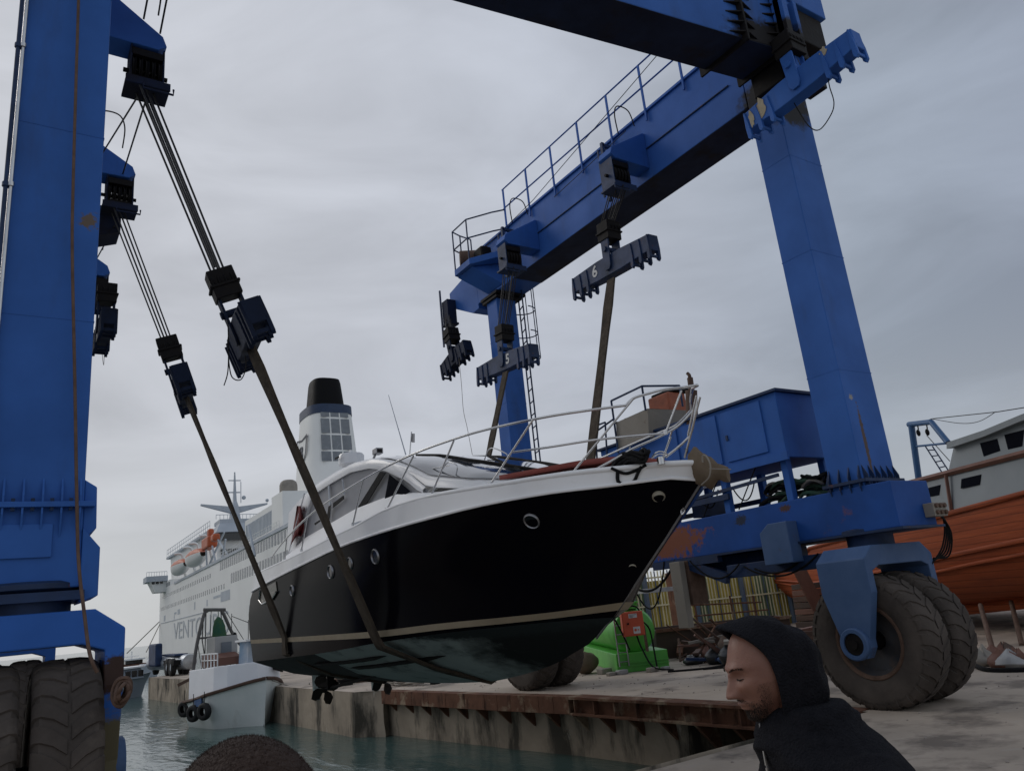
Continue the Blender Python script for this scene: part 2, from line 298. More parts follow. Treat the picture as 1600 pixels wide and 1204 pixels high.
# ================================================================ SETTING
def build_setting():
    # water
    w = bpy.data.materials.new('harbour_water'); w.use_nodes = True; t = w.node_tree; nd = t.nodes; lk = t.links; b = nd['Principled BSDF']
    b.inputs['Base Color'].default_value = (.055, .10, .093, 1); b.inputs['Roughness'].default_value = .13; b.inputs['IOR'].default_value = 1.42
    tcn = nd.new('ShaderNodeTexCoord'); prev = None
    for sx, sy, sc_, st, dist in ((1, .33, 1.6, .85, .055), (1, .5, 5.2, .8, .014), (1, 1, .28, .5, .05)):
        mp_ = nd.new('ShaderNodeMapping'); mp_.inputs['Scale'].default_value = (sx, sy, 1); mp_.inputs['Rotation'].default_value = (0, 0, .9); lk.new(tcn.outputs['Object'], mp_.inputs[0])
        ns = nd.new('ShaderNodeTexNoise'); ns.inputs['Scale'].default_value = sc_; ns.inputs['Detail'].default_value = 4; ns.inputs['Distortion'].default_value = .6; lk.new(mp_.outputs[0], ns.inputs[0])
        bp = nd.new('ShaderNodeBump'); bp.inputs['Strength'].default_value = st; bp.inputs['Distance'].default_value = dist; lk.new(ns.outputs[0], bp.inputs['Height'])
        if prev: lk.new(prev.outputs[0], bp.inputs['Normal'])
        prev = bp
    lk.new(prev.outputs[0], b.inputs['Normal'])
    m = MB(); m.add([(-9000, -40, WZ), (9000, -40, WZ), (9000, 9000, WZ), (-9000, 9000, WZ)], [(0, 1, 2, 3)]); tag(m.build('water', w), kind='structure')
    # right quay and dock head (one deck sheet with real thickness), left pier
    edge = [(9.34, 6.42), (9.3, 8.4), (9.2, 12.4), (8.9, 15.), (8.52, 19.6), (8.05, 20.4), (8.0, 27), (7.9, 40), (7.5, 49)]
    poly = [(9.34, 6.42)] + edge[1:] + [(30, 49.5), (30, 70), (38, 72), (260, 75), (260, -30), (-60, -30), (-60, 6.45), (-2.2, 6.45), (-2.2, 40), (-1.2, 40), (.98, 39.5), (.98, 7.2), (1.1, 6.5)]
    m = MB(); n = len(poly); m.add([(x, y, GZ) for x, y in poly], [tuple(range(n))])
    g = m.build('quay_deck', CONC); tag(g, kind='structure')
    # walls under the deck (set back under the steel edge)
    m = MB(); wl = [(9.62, 6.6), (9.6, 8.2), (12.2, 8.2), (12.2, 9.9), (9.56, 9.9), (9.5, 12.4), (9.2, 15.), (8.75, 19.3), (8.75, 19.8)]
    rows = []
    def wallrow(pts, sub=3):
        o = []
        for i in range(len(pts) - 1):
            L_ = (V(*pts[i + 1], 0) - V(*pts[i], 0)).length; k = max(1, int(L_ / .35))
            o += [lerp((*pts[i], 0), (*pts[i + 1], 0), j / k) for j in range(k)]
        return o + [V(*pts[-1], 0)]
    def wall(mb, pts, z1=GZ - .004):
        pr = wallrow(pts); zs = [z1, -1.95, -2.2, -2.45, -2.7, -3.4]
        rws = []
        for z in zs:
            rws.append([V(p.x + .05 * mnoise.noise(V(p.y * 1.3, z * 2, 3)) * (z < z1 - .01), p.y + .05 * mnoise.noise(V(p.x * 1.3, p.y, z * 2)) * (z < z1 - .01), z) for p in pr])
        mb.loft(rws)
    wall(m, wl); wall(m, [(8.75, 19.8), (8.52, 19.8), (8.52, 19.6), (8.3, 20.1), (8.05, 20.4), (8.0, 27), (7.9, 40), (7.5, 49), (30, 49.5)])
    wall(m, [(9.7, 6.62), (2, 6.62), (1.2, 6.6), (1.1, 7.2), (.93, 8), (.93, 39.5), (-1.2, 40), (-2.2, 40)])
    m.build('quay_wall', WALLC, None, smooth=40); tag(bpy.data.objects['quay_wall'], kind='structure')
    # steel edge beam on the slot side
    root = thing('steel_edge_beam', (9.2, 12, GZ), 'rusty steel channel beam capping the dock edge under the hoist wheels', 'edge beam')
    ee = [(9.30, 6.5), (9.27, 8.4), (9.17, 12.4)]
    m = MB()
    for a, b2 in zip(ee[:-1], ee[1:]):
        a = V(*a, 0); b2 = V(*b2, 0); d = (b2 - a).normalized(); s_ = V(-d.y, d.x, 0)
        if s_.x > 0: s_ = -s_
        for z0, z1, o0, o1 in ((GZ - .035, GZ + .012, -.25, .1), (GZ - .31, GZ - .27, -.25, .1), (GZ - .27, GZ - .035, -.06, -.02)):
            m.hexa([(a + s_ * o0) + V(0, 0, z0), (b2 + s_ * o0) + V(0, 0, z0), (b2 + s_ * o1) + V(0, 0, z0), (a + s_ * o1) + V(0, 0, z0), (a + s_ * o0) + V(0, 0, z1), (b2 + s_ * o0) + V(0, 0, z1), (b2 + s_ * o1) + V(0, 0, z1), (a + s_ * o1) + V(0, 0, z1)])
    m.build('open_channel', RUSTM, root, bevel=.004)
    for i in range(11):
        y = 6.75 + i * .55; x = interp(y, [6.5, 8.4, 12.4], [9.30, 9.27, 9.17])
        m = MB(); m.bx(x - .085, x + .03, y, y + .022, GZ - .268, GZ - .037); m.build('web_stiffener', RUSTM, root)
    m = MB(); pts = [(9.16, 12.42), (8.87, 15.), (8.5, 19.5)]
    for a, b2 in zip(pts[:-1], pts[1:]):
        a = V(*a, 0); b2 = V(*b2, 0)
        n_ = 6
        for k in range(n_):
            p = lerp(a, b2, k / n_ + .003); q = lerp(a, b2, (k + 1) / n_)
            m.hexa([p + V(-.07, 0, GZ - .30), p + V(.2, 0, GZ - .30), q + V(.2, 0, GZ - .30), q + V(-.07, 0, GZ - .30), p + V(-.07, 0, GZ + .01), p + V(.2, 0, GZ + .01), q + V(.2, 0, GZ + .01), q + V(-.07, 0, GZ + .01)])
    m.build('closed_plate', RUSTM, root, bevel=.006)
    for i in range(17):
        y = 7.1 + i * .76; x = interp(y, [6.5, 8.4, 12.4, 15, 19.5], [9.30, 9.27, 9.17, 8.9, 8.52])
        m = MB(); m.prism([(x - .0, y, GZ - .315), (x + .5, y, GZ - .315), (x + .5, y, GZ - .8)], (0, .07, 0)); m.build('corbel', RUSTM, root)
build_setting()

m = MB(); random.seed(77)
for k in range(420):
    near = k % 3
    if near == 0: p = V(random.uniform(3, 13), random.uniform(1.5, 6.1), GZ)
    elif near == 1: p = V(random.uniform(9.6, 17), random.uniform(4, 16), GZ)
    else: p = V(random.uniform(8.4, 12), random.uniform(9, 26), GZ)
    if p.x < 9.7 and p.y > 6.3 and p.y < 19 and p.x < interp(p.y, [6.4, 12.4, 15, 19.6], [9.4, 9.3, 9.0, 8.6]): continue
    r = random.uniform(.005, .02); a = random.random() * 6
    m.loft([[p + V(r * f * math.cos(a + t) * (1 + .3 * math.sin(3 * t + k)), r * f * math.sin(a + t), h * r) for t in (0, 1.2, 2.4, 3.6, 4.9)] for f, h in ((1, 0), (1.1, .5), (.5, 1.0))], True, True)
g_ = m.build('gravel', mat('grit_stone', (.36, .32, .28), (.22, .19, .17), 3, .9), None); g_['kind'] = 'stuff'; g_['label'] = 'loose grit and small stones scattered over the quay'
# ================================================================ BOAT HOIST
HO = thing('boat_hoist', (5, 10, GZ), 'huge blue steel travel hoist straddling the dock on paired rubber tyres', 'boat hoist')
RIMM = mat('grimy_wheel_rim', (.022, .03, .045), (.035, .028, .024), 4, .7, .2, 14, spots=((.09, .05, .03), 3, .6, .12, .6))
YLEFT = mat('rust_bitten_yoke_paint', (.036, .140, .50), (.028, .112, .40), 1.3, .6, .08, 6, spots=(RUST, 3, .66, .05, .8), spec=.18, patches=(((.86 - 5, 7.1 - 10, -.85 + 1.7), (.3, .5, .42), (.13, .115, .07), 2.2), ((.86 - 5, 7.1 - 10, -.2 + 1.7), (.3, .5, .14), (.05, .03, .025), 2.2)))
def wheel_set(cx, cy, R, xs, hub_side, name='wheel', xr=None):
    # yoke straddling a pair of tyres; axle along x
    zc = GZ + R * .985
    x0, x1 = xr or (cx - .80, cx + .80)
    m = MB()
    # crown
    zt, zb = zc + R + .36, zc + R + .10
    prof = [(x0, zb - .32), (x0, zt - .16), (x0 + .22, zt), (x1 - .22, zt), (x1, zt - .16), (x1, zb - .32), (x1 - .14, zb - .32), (x1 - .14, zb - .06), (x1 - .3, zb), (x0 + .3, zb), (x0 + .14, zb - .06), (x0 + .14, zb - .32)]
    hw = .36
    P_ = [(x, cy - hw, z) for x, z in prof]
    nP = len(P_)
    # split into convex quads for a clean surface
    idx = [(0, 1, 10, 11), (1, 2, 9, 10), (2, 3, 8, 9), (3, 4, 7, 8), (4, 5, 6, 7)]
    vs = [V(p) for p in P_] + [V(p) + V(0, 2 * hw, 0) for p in P_]
    fs = [q for q in idx] + [tuple(i + nP for i in q[::-1]) for q in idx] + [(i, (i + 1) % nP, (i + 1) % nP + nP, i + nP) for i in range(nP)]
    m.add(vs, fs)
    # arms
    for xa, xb in ((x0, x0 + .14), (x1 - .14, x1)):
        z1 = zb - .32
        m.prism([(xa, cy - hw, z1), (xa, cy + hw, z1), (xa, cy + .2, zc + .05), (xa, cy + .2, zc - .05), (xa, cy + .12, zc - .18), (xa, cy - .12, zc - .18), (xa, cy - .2, zc - .05), (xa, cy - .2, zc + .05)], (xb - xa, 0, 0))
    y = m.build('wheel_yoke', BLUEW if cx > 5 else YLEFT, HO, bevel=.012)
    m = MB()
    for xa, s_ in ((x0, -1), (x1, 1)):
        m.lathe((xa, cy, zc), (s_, 0, 0), [(.20, -.02), (.20, .05), (.185, .065), (.14, .065), (.13, .0), (.07, -.10), (.001, -.10)], 28)
    m.build('axle_hub', BLUEW, y, smooth=40)
    m = MB(); m.cyl((x0 - .02, cy, zc), (x0 - .052, cy, zc), .128, n=24); m.cyl((x0 - .05, cy, zc), (x0 - .075, cy, zc), .06, n=16); m.build('hub_recess', BLACKG, y)
    m = MB(); m.cyl((x0 + .05, cy, zc), (x1 - .05, cy, zc), .09); m.build('axle', BLACKG, y, smooth=40)
    # slewing ring and column
    m = MB(); m.cyl((cx, cy, zt - .01), (cx, cy, zt + .16), .30, n=32); m.lathe((cx, cy, zt + .16), (0, 0, 1), [(.36, 0), (.40, .02), (.40, .06), (.36, .08)], 32, True); m.build('slewing_ring', BLUED, y, smooth=40)
    for (xa, xb) in xs:
        wobj = MB(); w = xb - xa; xm = (xa + xb) / 2
        # rim as the wheel mesh
        rp = [(R * .30, -w * .12), (R * .44, -w * .14), (R * .50, -w * .30), (R * .52, -w * .36), (R * .56, -w * .40), (R * .56, -w * .36)]
        wobj.lathe((xm, cy, zc), (1, 0, 0), [(R * .14, -w * .02)] + rp + [(R * .53, w * .0)] + [(a, -b) for a, b in rp[::-1]], 40)
        wh = wobj.build('wheel', RIMM, HO, smooth=35)
        for sg in (-1, 1):
            q_ = MB(); q_.lathe((xm + sg * w * .40, cy, zc), (sg, 0, 0), [(R * .50, -.02), (R * .52, .005), (R * .555, .012), (R * .575, -.01)], 40); q_.build('rim_lip', BROWNR, wh, smooth=40)
        t = MB(); tp = []
        prof = [(.545, -.36), (.60, -.44), (.70, -.485), (.80, -.50), (.87, -.49), (.93, -.455), (.975, -.40), (.99, -.2), (.995, 0)]
        full = prof + [(a, -b) for a, b in prof[:-1][::-1]]
        t.lathe((xm, cy, zc), (1, 0, 0), [(a * R, b * w) for a, b in full], 72)
        # tread lugs: chevrons, real blocks
        nl = 28
        for k in range(nl):
            for sgn in (-1, 1):
                a0 = 2 * math.pi * (k + (.5 if sgn > 0 else 0)) / nl; rowsL = []
                for (b, sh, r_, wd) in ((.03, .085, 1.010, .075), (.22, .03, 1.010, .080), (.38, 0., .998, .088), (.47, -.01, .960, .09), (.500, -.012, .905, .09)):
                    cxx = xm + sgn * b * w
                    q = []
                    for da, dr in ((-wd, -.05), (-wd * .8, 0), (wd * .8, 0), (wd, -.05)):
                        an = a0 + sh * 1.6 + da; rr = (r_ + dr) * R
                        q.append(V(cxx, cy + math.cos(an) * rr, zc + math.sin(an) * rr))
                    rowsL.append(q)
                t.loft(rowsL)
        t.build('tyre', RUBBER, wh, smooth=38)
    return y
WR = .835
wheel_set(10.02, 6.3, WR, [(9.43, 9.95), (10.09, 10.61)], -1)
wheel_set(10.02, 14.5, WR, [(9.43, 9.95), (10.09, 10.61)], -1)
wheel_set(.24, 7.45, WR, [(-.28, .215), (.29, .755)], 1, xr=(-.45, .905))
wheel_set(.24, 15.3, WR, [(-.28, .215), (.29, .755)], 1, xr=(-.45, .905))
def leg(x0, x1, y0, y1, zb, zt, m_=BLUE, flange=1.17, seam=True, gus=True, nx=6, ny=4, taper=0):
    m = MB(); m.hexa([(x0, y0, zb), (x1, y0, zb), (x1, y1, zb), (x0, y1, zb), (x0 + taper, y0, zt), (x1 - taper, y0, zt), (x1 - taper, y1, zt), (x0 + taper, y1, zt)])
    lg = m.build('leg', m_, HO, bevel=.012)
    for zz in (2.75, 4.6, 6.2):
        m = MB(); m.bx(x0 - .003, x1 + .003, y0 - .003, y1 + .003, zz, zz + .012); m.build('weld_seam', BLUE, lg)
    if flange:
        m = MB(); e = .075
        m.bx(x0 - e, x1 + e, y0 - e, y1 + e, flange - .022, flange + .022)
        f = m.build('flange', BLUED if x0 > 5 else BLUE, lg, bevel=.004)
        m = MB()
        def g(p, dx, dy):
            tx, ty = -dy, dx
            for s_, h in ((1, .20), (-1, .24)):
                z = flange + s_ * .024; q = V(p[0], p[1], z); t2 = V(tx, ty, 0) * .007
                poly = [q + V(dx, dy, 0) * -.003 - t2, q + V(dx, dy, 0) * (e - .01) - t2, q + V(dx, dy, 0) * (e - .01) + V(0, 0, s_ * .05) - t2, q + V(dx, dy, 0) * -.003 + V(0, 0, s_ * h) - t2]
                m.prism(poly, t2 * 2)
        for k in range(nx):
            x = x0 + .03 + (x1 - x0 - .06) * k / (nx - 1); g((x, y0), 0, -1); g((x, y1), 0, 1)
        for k in range(ny):
            y = y0 + .03 + (y1 - y0 - .06) * k / (ny - 1); g((x0, y), -1, 0); g((x1, y), 1, 0)
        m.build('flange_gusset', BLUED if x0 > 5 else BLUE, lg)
        m = MB()
        for k in range(nx - 1):
            x = x0 + .03 + (x1 - x0 - .06) * (k + .5) / (nx - 1)
            for y in (y0 - .045, y1 + .045): m.cyl((x, y, flange - .05), (x, y, flange + .05), .016, n=6)
        m.build('flange_bolt', BLUED, lg)
    return lg
ZS0, ZS1 = .50, 1.10     # sill beam
SB0, SB1 = 7.40, 8.72    # top side beam
# right frame
LRN = leg(9.7, 10.5, 6.0, 6.52, ZS1 - .01, 8.5)
LRF = leg(9.72, 10.28, 14.4, 14.85, ZS1 - .01, SB0 + .01, flange=1.17)
LLN = leg(-.15, .57, 7.15, 7.7, .50, 8.2, flange=1.15)
LLF = leg(-.15, .57, 15.0, 15.7, ZS1 - .01, SB0 + .01)
m = MB(); m.bx(9.66, 10.56, 5.62, 15.1, ZS0, ZS1); sill = m.build('sill_beam', BLUERUST, HO, bevel=.012)
m = MB(); m.bx(9.60, 10.62, 5.55, 15.06, ZS0 - .03, ZS0); m.build('sill_flange', BLUED, sill)
m = MB(); m.bx(-.15, .57, 7.71, 15.4, ZS0, ZS1); m.build('sill_beam', BLUE, HO, bevel=.01)
# left lower casing: access plate, bulged side pieces
m = MB(); m.bx(-.05, .36, 7.128, 7.15, .74, 1.0); m.build('access_plate', BLUE, LLN, bevel=.004)
m = MB(); m.bx(-.24, .60, 7.05, 7.75, .40, .47); m.build('mud_plate', BLUED, LLN)
m = MB(); m.prism([(.571, 7.12, .96), (.70, 7.12, .80), (.70, 7.12, .42), (.571, 7.12, .38)], (0, .5, 0)); m.prism([(.571, 7.16, 1.36), (.66, 7.16, 1.30), (.67, 7.16, .96), (.571, 7.16, .86)], (0, .45, 0)); m.build('side_housing', BLUE, LLN, bevel=.008)
m = MB(); m.tube(sm([(.59, 7.3, .86), (.63, 7.25, .84), (.63, 7.2, .87), (.60, 7.2, .88)]), .01); m.build('lifting_eye', BLUED, LLN, smooth=60)
# drive box on the right sill
m = MB(); b0 = V(9.28, 7.25, .12)
m.prism([(9.42, 7.15, .22), (9.42, 7.65, .22), (9.42, 7.65, .68), (9.42, 7.48, .80), (9.42, 7.15, .80)], (.24, 0, 0)); dbx = m.build('drive_housing', BLUEW, HO, bevel=.01)
m = MB(); m.bx(9.66, 10.3, 6.6, 8.6, .10, .30); m.bx(9.9, 10.4, 7.6, 9.4, .22, .46); m.build('drive_gear_case', BLUED, HO, bevel=.01)
m = MB(); m.bar((9.66, 9.5, .44), (9.66, 8.6, .1), .1, .16); m.bar((9.66, 10.2, .42), (9.66, 8.7, .42), .12, .10); m.build('steering_strut', BLUED, HO)
m = MB(); m.bx(9.58, 9.95, 9.35, 9.62, -.25, .46); cw = m.build('counterweight_plate', BROWNR, HO, bevel=.01)
m = MB(); m.bx(9.45, 9.57, 9.4, 9.64, -.6, .46); m.build('hanging_bracket', BEIGE, cw, bevel=.01)
# hoses under the sill
for k, (a, b2, d) in enumerate([((9.62, 11.2, .48), (9.62, 9.65, .5), .45), ((9.6, 10.9, .48), (9.6, 9.9, .5), .75), ((9.6, 9.3, .45), (9.62, 8.3, .3), .25), ((9.6, 8.2, .25), (9.66, 6.9, .3), .22), ((9.6, 8.0, .2), (9.66, 7.2, .25), .12)]):
    m = MB(); m.tube(sag(a, b2, d, 16), .014 if k else .022); m.build('hydraulic_hose', BLACKC, HO, smooth=60)
pb = Pz(1455, 800, .72)
for k in range(5):
    m = MB(); s0 = V(10.56, 5.75, .76 - k * .03); e0 = V(10.62 + .02 * k, 5.95, .0 + .02 * k)
    m.tube(sm([s0, s0 + V(.25, -.05, .0), s0 + V(.42 + k * .03, .0, -.25), s0 + V(.40 + k * .03, .1, -.55), e0 + V(.15, 0, 0)]), .012); m.build('hydraulic_hose', BLACKC, HO, smooth=60)
m = MB(); m.bx(10.3, 10.62, 5.48, 5.62, .60, .78)
vb = m.build('valve_block', BEIGE, HO, bevel=.008)
m = MB()
for i in range(3):
    for j in range(2): m.cyl((10.36 + i * .1, 5.482, .65 + j * .09), (10.36 + i * .1, 5.45, .65 + j * .09), .03, n=10)
m.build('valve_cap', BROWNR, vb, smooth=40)
# top side beams
m = MB(); m.bx(9.7, 10.5, 6.53, 15.2, SB0, SB1); sbm = m.build('side_beam', BLUE, HO, bevel=.012)
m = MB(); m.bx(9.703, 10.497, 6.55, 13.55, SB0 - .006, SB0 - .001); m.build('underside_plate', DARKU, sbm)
m = MB(); m.bx(9.66, 10.54, 6.53, 15.2, SB1, SB1 + .05); m.build('top_flange', BLUE, sbm, bevel=.004)
m = MB(); m.tube([(9.685, 6.8, SB0 + .60), (9.685, 15, SB0 + .62)], .014); m.build('hydraulic_pipe', BLUED, sbm)
m = MB(); m.bx(-.15, .57, 7.71, 16.0, SB0, SB1); m.build('side_beam', BLUE, HO, bevel=.012)
m = MB(); m.bx(9.64, 10.5, 14.25, 15.0, SB0 - .07, SB0 - .008); m.bx(9.66, 10.4, 14.3, 14.95, SB0 - .16, SB0 - .1); m.build('bolted_joint', BLACKG, sbm)
# end nose dipping down at the far end
m = MB(); m.prism([(9.703, 15.2, SB0 - .12), (9.703, 15.2, SB1 - .1), (9.703, 15.6, SB1 - .3), (9.703, 16.6, 8.25), (9.703, 16.6, 7.84), (9.703, 15.5, SB0 - .14)], (.45, 0, 0)); m.build('beam_nose', BLUE, sbm, bevel=.01)
# winch platform at the far end
m = MB(); m.prism([(9.0, 14.33, 7.98), (9.0, 15.06, 7.98), (9.69, 15.25, 7.98), (9.69, 13.5, 7.98), (9.4, 13.78, 7.98)], (0, 0, .16)); m.prism([(9.69, 14.0, 7.97), (9.69, 14.0, 7.45), (9.1, 14.4, 7.97)], (0, .7, 0)); plat = m.build('winch_platform', BLUE, HO, bevel=.01)
m = MB(); m.cyl((9.12, 14.95, 8.40), (9.5, 14.75, 8.40), .22, n=28); m.build('winch_motor', BROWNR, plat, smooth=40, bevel=.01)
m = MB(); m.bx(9.3, 9.6, 14.2, 14.6, 8.15, 8.5); m.build('winch_casing', BLACKG, plat, bevel=.05)
# guard rail
m = MB(); zr = 8.14; T = [(9.02, 14.35), (9.02, 15.04), (9.3, 15.15), (9.66, 15.22)]
for h in (1.05, .55):
    m.tube([(x, y, zr + h) for x, y in T[:2]], .018, 6); m.tube([(x, y, zr + h) for x, y in T[1:]], .018, 6)
    m.tube([(T[0][0], T[0][1], zr + h), (9.42, 13.8, zr + h), (9.66, 13.55, zr + h)], .018, 6)
for x, y in T: m.tube([(x, y, zr), (x, y, zr + 1.05)], .018, 6)
m.build('platform_railing', BLUED, plat, smooth=60)
m = MB(); xr = 9.66
for h in (1.02, .52): m.tube([(xr, 6.6, SB1 + h), (xr, 13.6, SB1 + h)], .017, 6)
m.build('guard_rail', BLUE, HO, smooth=60)
for i in range(8):
    y = 6.7 + i * .98; m = MB(); m.bar((xr, y, SB1 - .2), (xr, y, SB1 + 1.02), .035, .035); m.build('rail_post', BLUE, HO)
m = MB(); m.tube([(9.64, 14.9, SB1 - .1), (9.64, 12.4, SB1 + .1), (9.64, 6.5, SB1 + 1.15)], .008, 6); m.tube([(9.62, 11.6, SB1 - .25), (9.62, 9.2, SB1 - .1)], .008, 6); m.build('rail_cable', ROPE, HO)
# far leg ladder with safety cage (on the +y outer corner, seen right of the leg)
m = MB(); lx, ly = 10.24, 14.2; lw = .0
for dy in (-.0, .34): m.bar((lx + .04 + dy * .3, 14.1 + dy * .9, GZ + 1.2), (lx + .04 + dy * .3, 14.1 + dy * .9, SB1), .035, .02)
for i in range(26): m.bar((lx + .04, 14.1, GZ + 1.5 + i * .30), (lx + .142, 14.406, GZ + 1.5 + i * .30), .02, .02)
lad = m.build('ladder', BLUED, HO)
m = MB()
for i in range(5):
    z = 5.7 + i * .62; m.tube([(lx + .08 + .40 * math.sin(t) * .9, 14.25 + .3 * math.cos(t), z) for t in [math.pi * k / 10 for k in range(11)]], .014, 6)
for t in (.3, .5, .7): m.tube([(lx + .08 + .40 * math.sin(t * math.pi) * .9, 14.25 + .3 * math.cos(t * math.pi), 5.7) , (lx + .08 + .40 * math.sin(t * math.pi) * .9, 14.25 + .3 * math.cos(t * math.pi), 8.2)], .012, 6)
m.build('ladder_cage', BLUED, lad, smooth=60)
# cross beam (hinged to the right frame, slightly skewed), hinge block
A0, A1 = V(9.1, 5.35, 0), V(-.3, 6.60, 0)       # front bottom edge
B0, B1 = V(9.1, 6.08, 0), V(-.3, 7.28, 0)
m = MB(); m.hexa([A0 + V(0, 0, 7.4), B0 + V(0, 0, 7.4), B1 + V(0, 0, 7.4), A1 + V(0, 0, 7.4), A0 + V(0, 0, 8.9), B0 + V(0, 0, 8.9), B1 + V(0, 0, 8.9), A1 + V(0, 0, 8.9)])
cb = m.build('cross_beam', BLUE, HO, bevel=.015)
dxb = (A1 - A0).normalized()
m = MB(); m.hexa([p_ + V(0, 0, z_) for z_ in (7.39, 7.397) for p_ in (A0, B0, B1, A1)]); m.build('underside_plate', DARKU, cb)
m = MB()
for t in (.75, 0.02):
    p = A0 + dxb * t; q = B0 + dxb * t
    m.hexa([p + V(0, -.09, 7.32), q + V(0, .09, 7.32), q + V(0, .09, 7.32) + dxb * .035, p + V(0, -.09, 7.32) + dxb * .035, p + V(0, -.09, 8.95), q + V(0, .09, 8.95), q + V(0, .09, 8.95) + dxb * .035, p + V(0, -.09, 8.95) + dxb * .035])
    for k in range(9):
        z = 7.45 + k * .17
        for s_ in (-1, 1):
            c = p + V(0, -.001, 0); m.prism([c + V(0, 0, z), c + V(0, -.08, z), c + dxb * (.03 * s_) + V(0, -.08, z), c + dxb * (.26 * s_) + V(0, 0, z)], (0, 0, .02))
m.build('bolted_joint', BLACKG, cb)
m = MB(); m.bx(9.12, 9.75, 5.45, 6.0, 7.0, 8.6); m.bx(9.65, 10.45, 5.42, 6.0, 7.9, 8.5); m.build('hinge_joint', BLACKG, HO, bevel=.02)
m = MB(); m.bx(9.58, 10.52, 5.36, 6.5, 8.52, 9.9); m.build('hinge_block', BLUE, HO, bevel=.015)
m = MB(); m.bx(9.16, 9.7, 5.40, 5.46, 7.15, 8.9); m.bx(9.0, 9.1, 5.2, 5.34, 7.2, 9); hp = m.build('hinge_plate', BLUE, HO, bevel=.008)
m = MB()
for k in range(5): m.cyl((9.25 + .1 * (k % 2), 5.40, 7.3 + k * .33), (9.25 + .1 * (k % 2), 5.36, 7.3 + k * .33), .04, n=10)
m.build('hinge_bolt', BLUED, hp)
# sheave brackets ------------------------------------------------
def bracket(y, s_, zb=7.62, reach=.95, xf=None, loc_m=BLUE):
    """wedge arm from the inner face of a side beam, sheave cage hanging under its tip. s_=-1 right frame, +1 left frame"""
    x0 = 9.698 if s_ < 0 else .572
    X = lambda d: x0 + s_ * d
    m = MB()
    m.prism([(X(0), y - .18, zb - .02), (X(0), y - .18, zb + .72), (X(.05), y - .18, zb + .72), (X(reach - .05), y - .18, zb + .20), (X(reach), y - .18, zb + .06), (X(reach - .1), y - .18, zb - .02)], (0, .36, 0))
    b = m.build('sheave_bracket', loc_m, HO, bevel=.01)
    m = MB()   # cage plates
    cx = X(reach - .22)
    for dx in (-.20, .18): m.bx(cx + dx, cx + dx + .022, y - .16, y + .16, zb - .56, zb - .0)
    m.bx(cx - .25, cx + .27, y - .19, y + .19, zb - .60, zb - .565)
    m.bx(cx - .25, cx + .27, y - .215, y - .192, zb - .63, zb - .52)
    m.tube([(cx - s_ * .05, y - .25, zb - .62), (cx - s_ * .05, y - .25, zb - .70), (cx + s_ * .3, y - .25, zb - .70), (cx + s_ * .3, y - .25, zb - .62)], .015, 6)
    m.build('sheave_cage', BLUED if s_ < 0 else DARKU, b, bevel=.003)
    for k in range(5):
        m = MB(); xx = cx - .15 + k * .075; m.lathe((xx, y, zb - .32), (1, 0, 0), [(.03, -.02), (.19, -.022), (.17, 0), (.19, .022), (.03, .02)], 20); m.build('sheave', BLACKG, b, smooth=40)
    m = MB(); m.cyl((cx - .26, y, zb - .32), (cx + .26, y, zb - .32), .03, n=8); m.bx(cx - .19, cx + .19, y - .16, y + .16, zb - .16, zb - .06); m.bx(cx - .17, cx + .17, y - .13, y + .13, zb - .50, zb - .44); m.build('sheave_pin', BLACKG, b)
    m = MB(); m.tube(sm([(X(.25), y - .2, zb + .8), (X(.35), y - .2, zb + 1.1), (X(.62), y - .2, zb + 1.12), (X(.72), y - .2, zb + .9), (X(.70), y - .2, zb + .5)]), .012, 6); m.build('grease_line', BLACKC, b, smooth=60)
    return V(cx, y, zb - .60)
LB = {}
LB['R6'] = bracket(9.0, -1); LB['R5'] = bracket(12.6, -1); 
LB['L1'] = bracket(9.3, 1, 7.38, .82); LB['L2'] = bracket(12.7, 1, 7.45, .92); LB['L3'] = bracket(15.2, 1, 6.75, .85)
q_ = [Py(u, v, 13.0) for u, v in ((120, 318), (190, 322), (189, 350), (188, 362), (120, 372))]
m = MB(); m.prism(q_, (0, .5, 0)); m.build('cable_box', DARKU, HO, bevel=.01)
LB['R4'] = V(9.58, 16.45, 7.55)
m = MB(); m.bx(9.44, 9.70, 16.3, 16.6, 7.3, 7.95); m.bx(9.40, 9.72, 16.25, 16.62, 7.24, 7.299); nc_ = m.build('sheave_cage', DARKU, HO, bevel=.008)
m = MB(); m.bar((9.42, 16.62, 6.7), (9.42, 16.62, 8.3), .04, .04); m.build('chain_guide', BLUED, HO); LB['R7'] = V(9.15, 5.3, 7.2)
# vertical chain tubes beside right brackets
for y in (9.0, 12.6):
    m = MB(); m.bar((9.15, y + .42, 7.1), (9.15, y + .42, 8.35), .06, .06); m.bar((9.15, y + .42, 8.3), (9.69, y + .42, 8.3), .06, .06); m.bar((9.02, y + .42, 7.15), (9.02, y + .42, 8.15), .03, .03); m.build('chain_guide', BLUED, HO)
# near bracket for the parked bar
m = MB(); m.bx(9.0, 9.12, 5.15, 5.3, 6.95, 8.2); m.bx(9.28, 9.36, 5.15, 5.3, 7.0, 8.2); m.build('sheave_cheek', BLUE, HO, bevel=.006)
m = MB(); m.bx(9.13, 9.27, 5.1, 5.34, 7.1, 7.5); m.lathe((9.2, 5.22, 7.0), (1, 0, 0), [(.02, -.06), (.16, -.06), (.14, 0), (.16, .06), (.02, .06)], 20); m.bx(9.4, 9.75, 5.2, 5.5, 6.85, 7.3); m.build('sheave_stack', BLACKG, HO, bevel=.008)
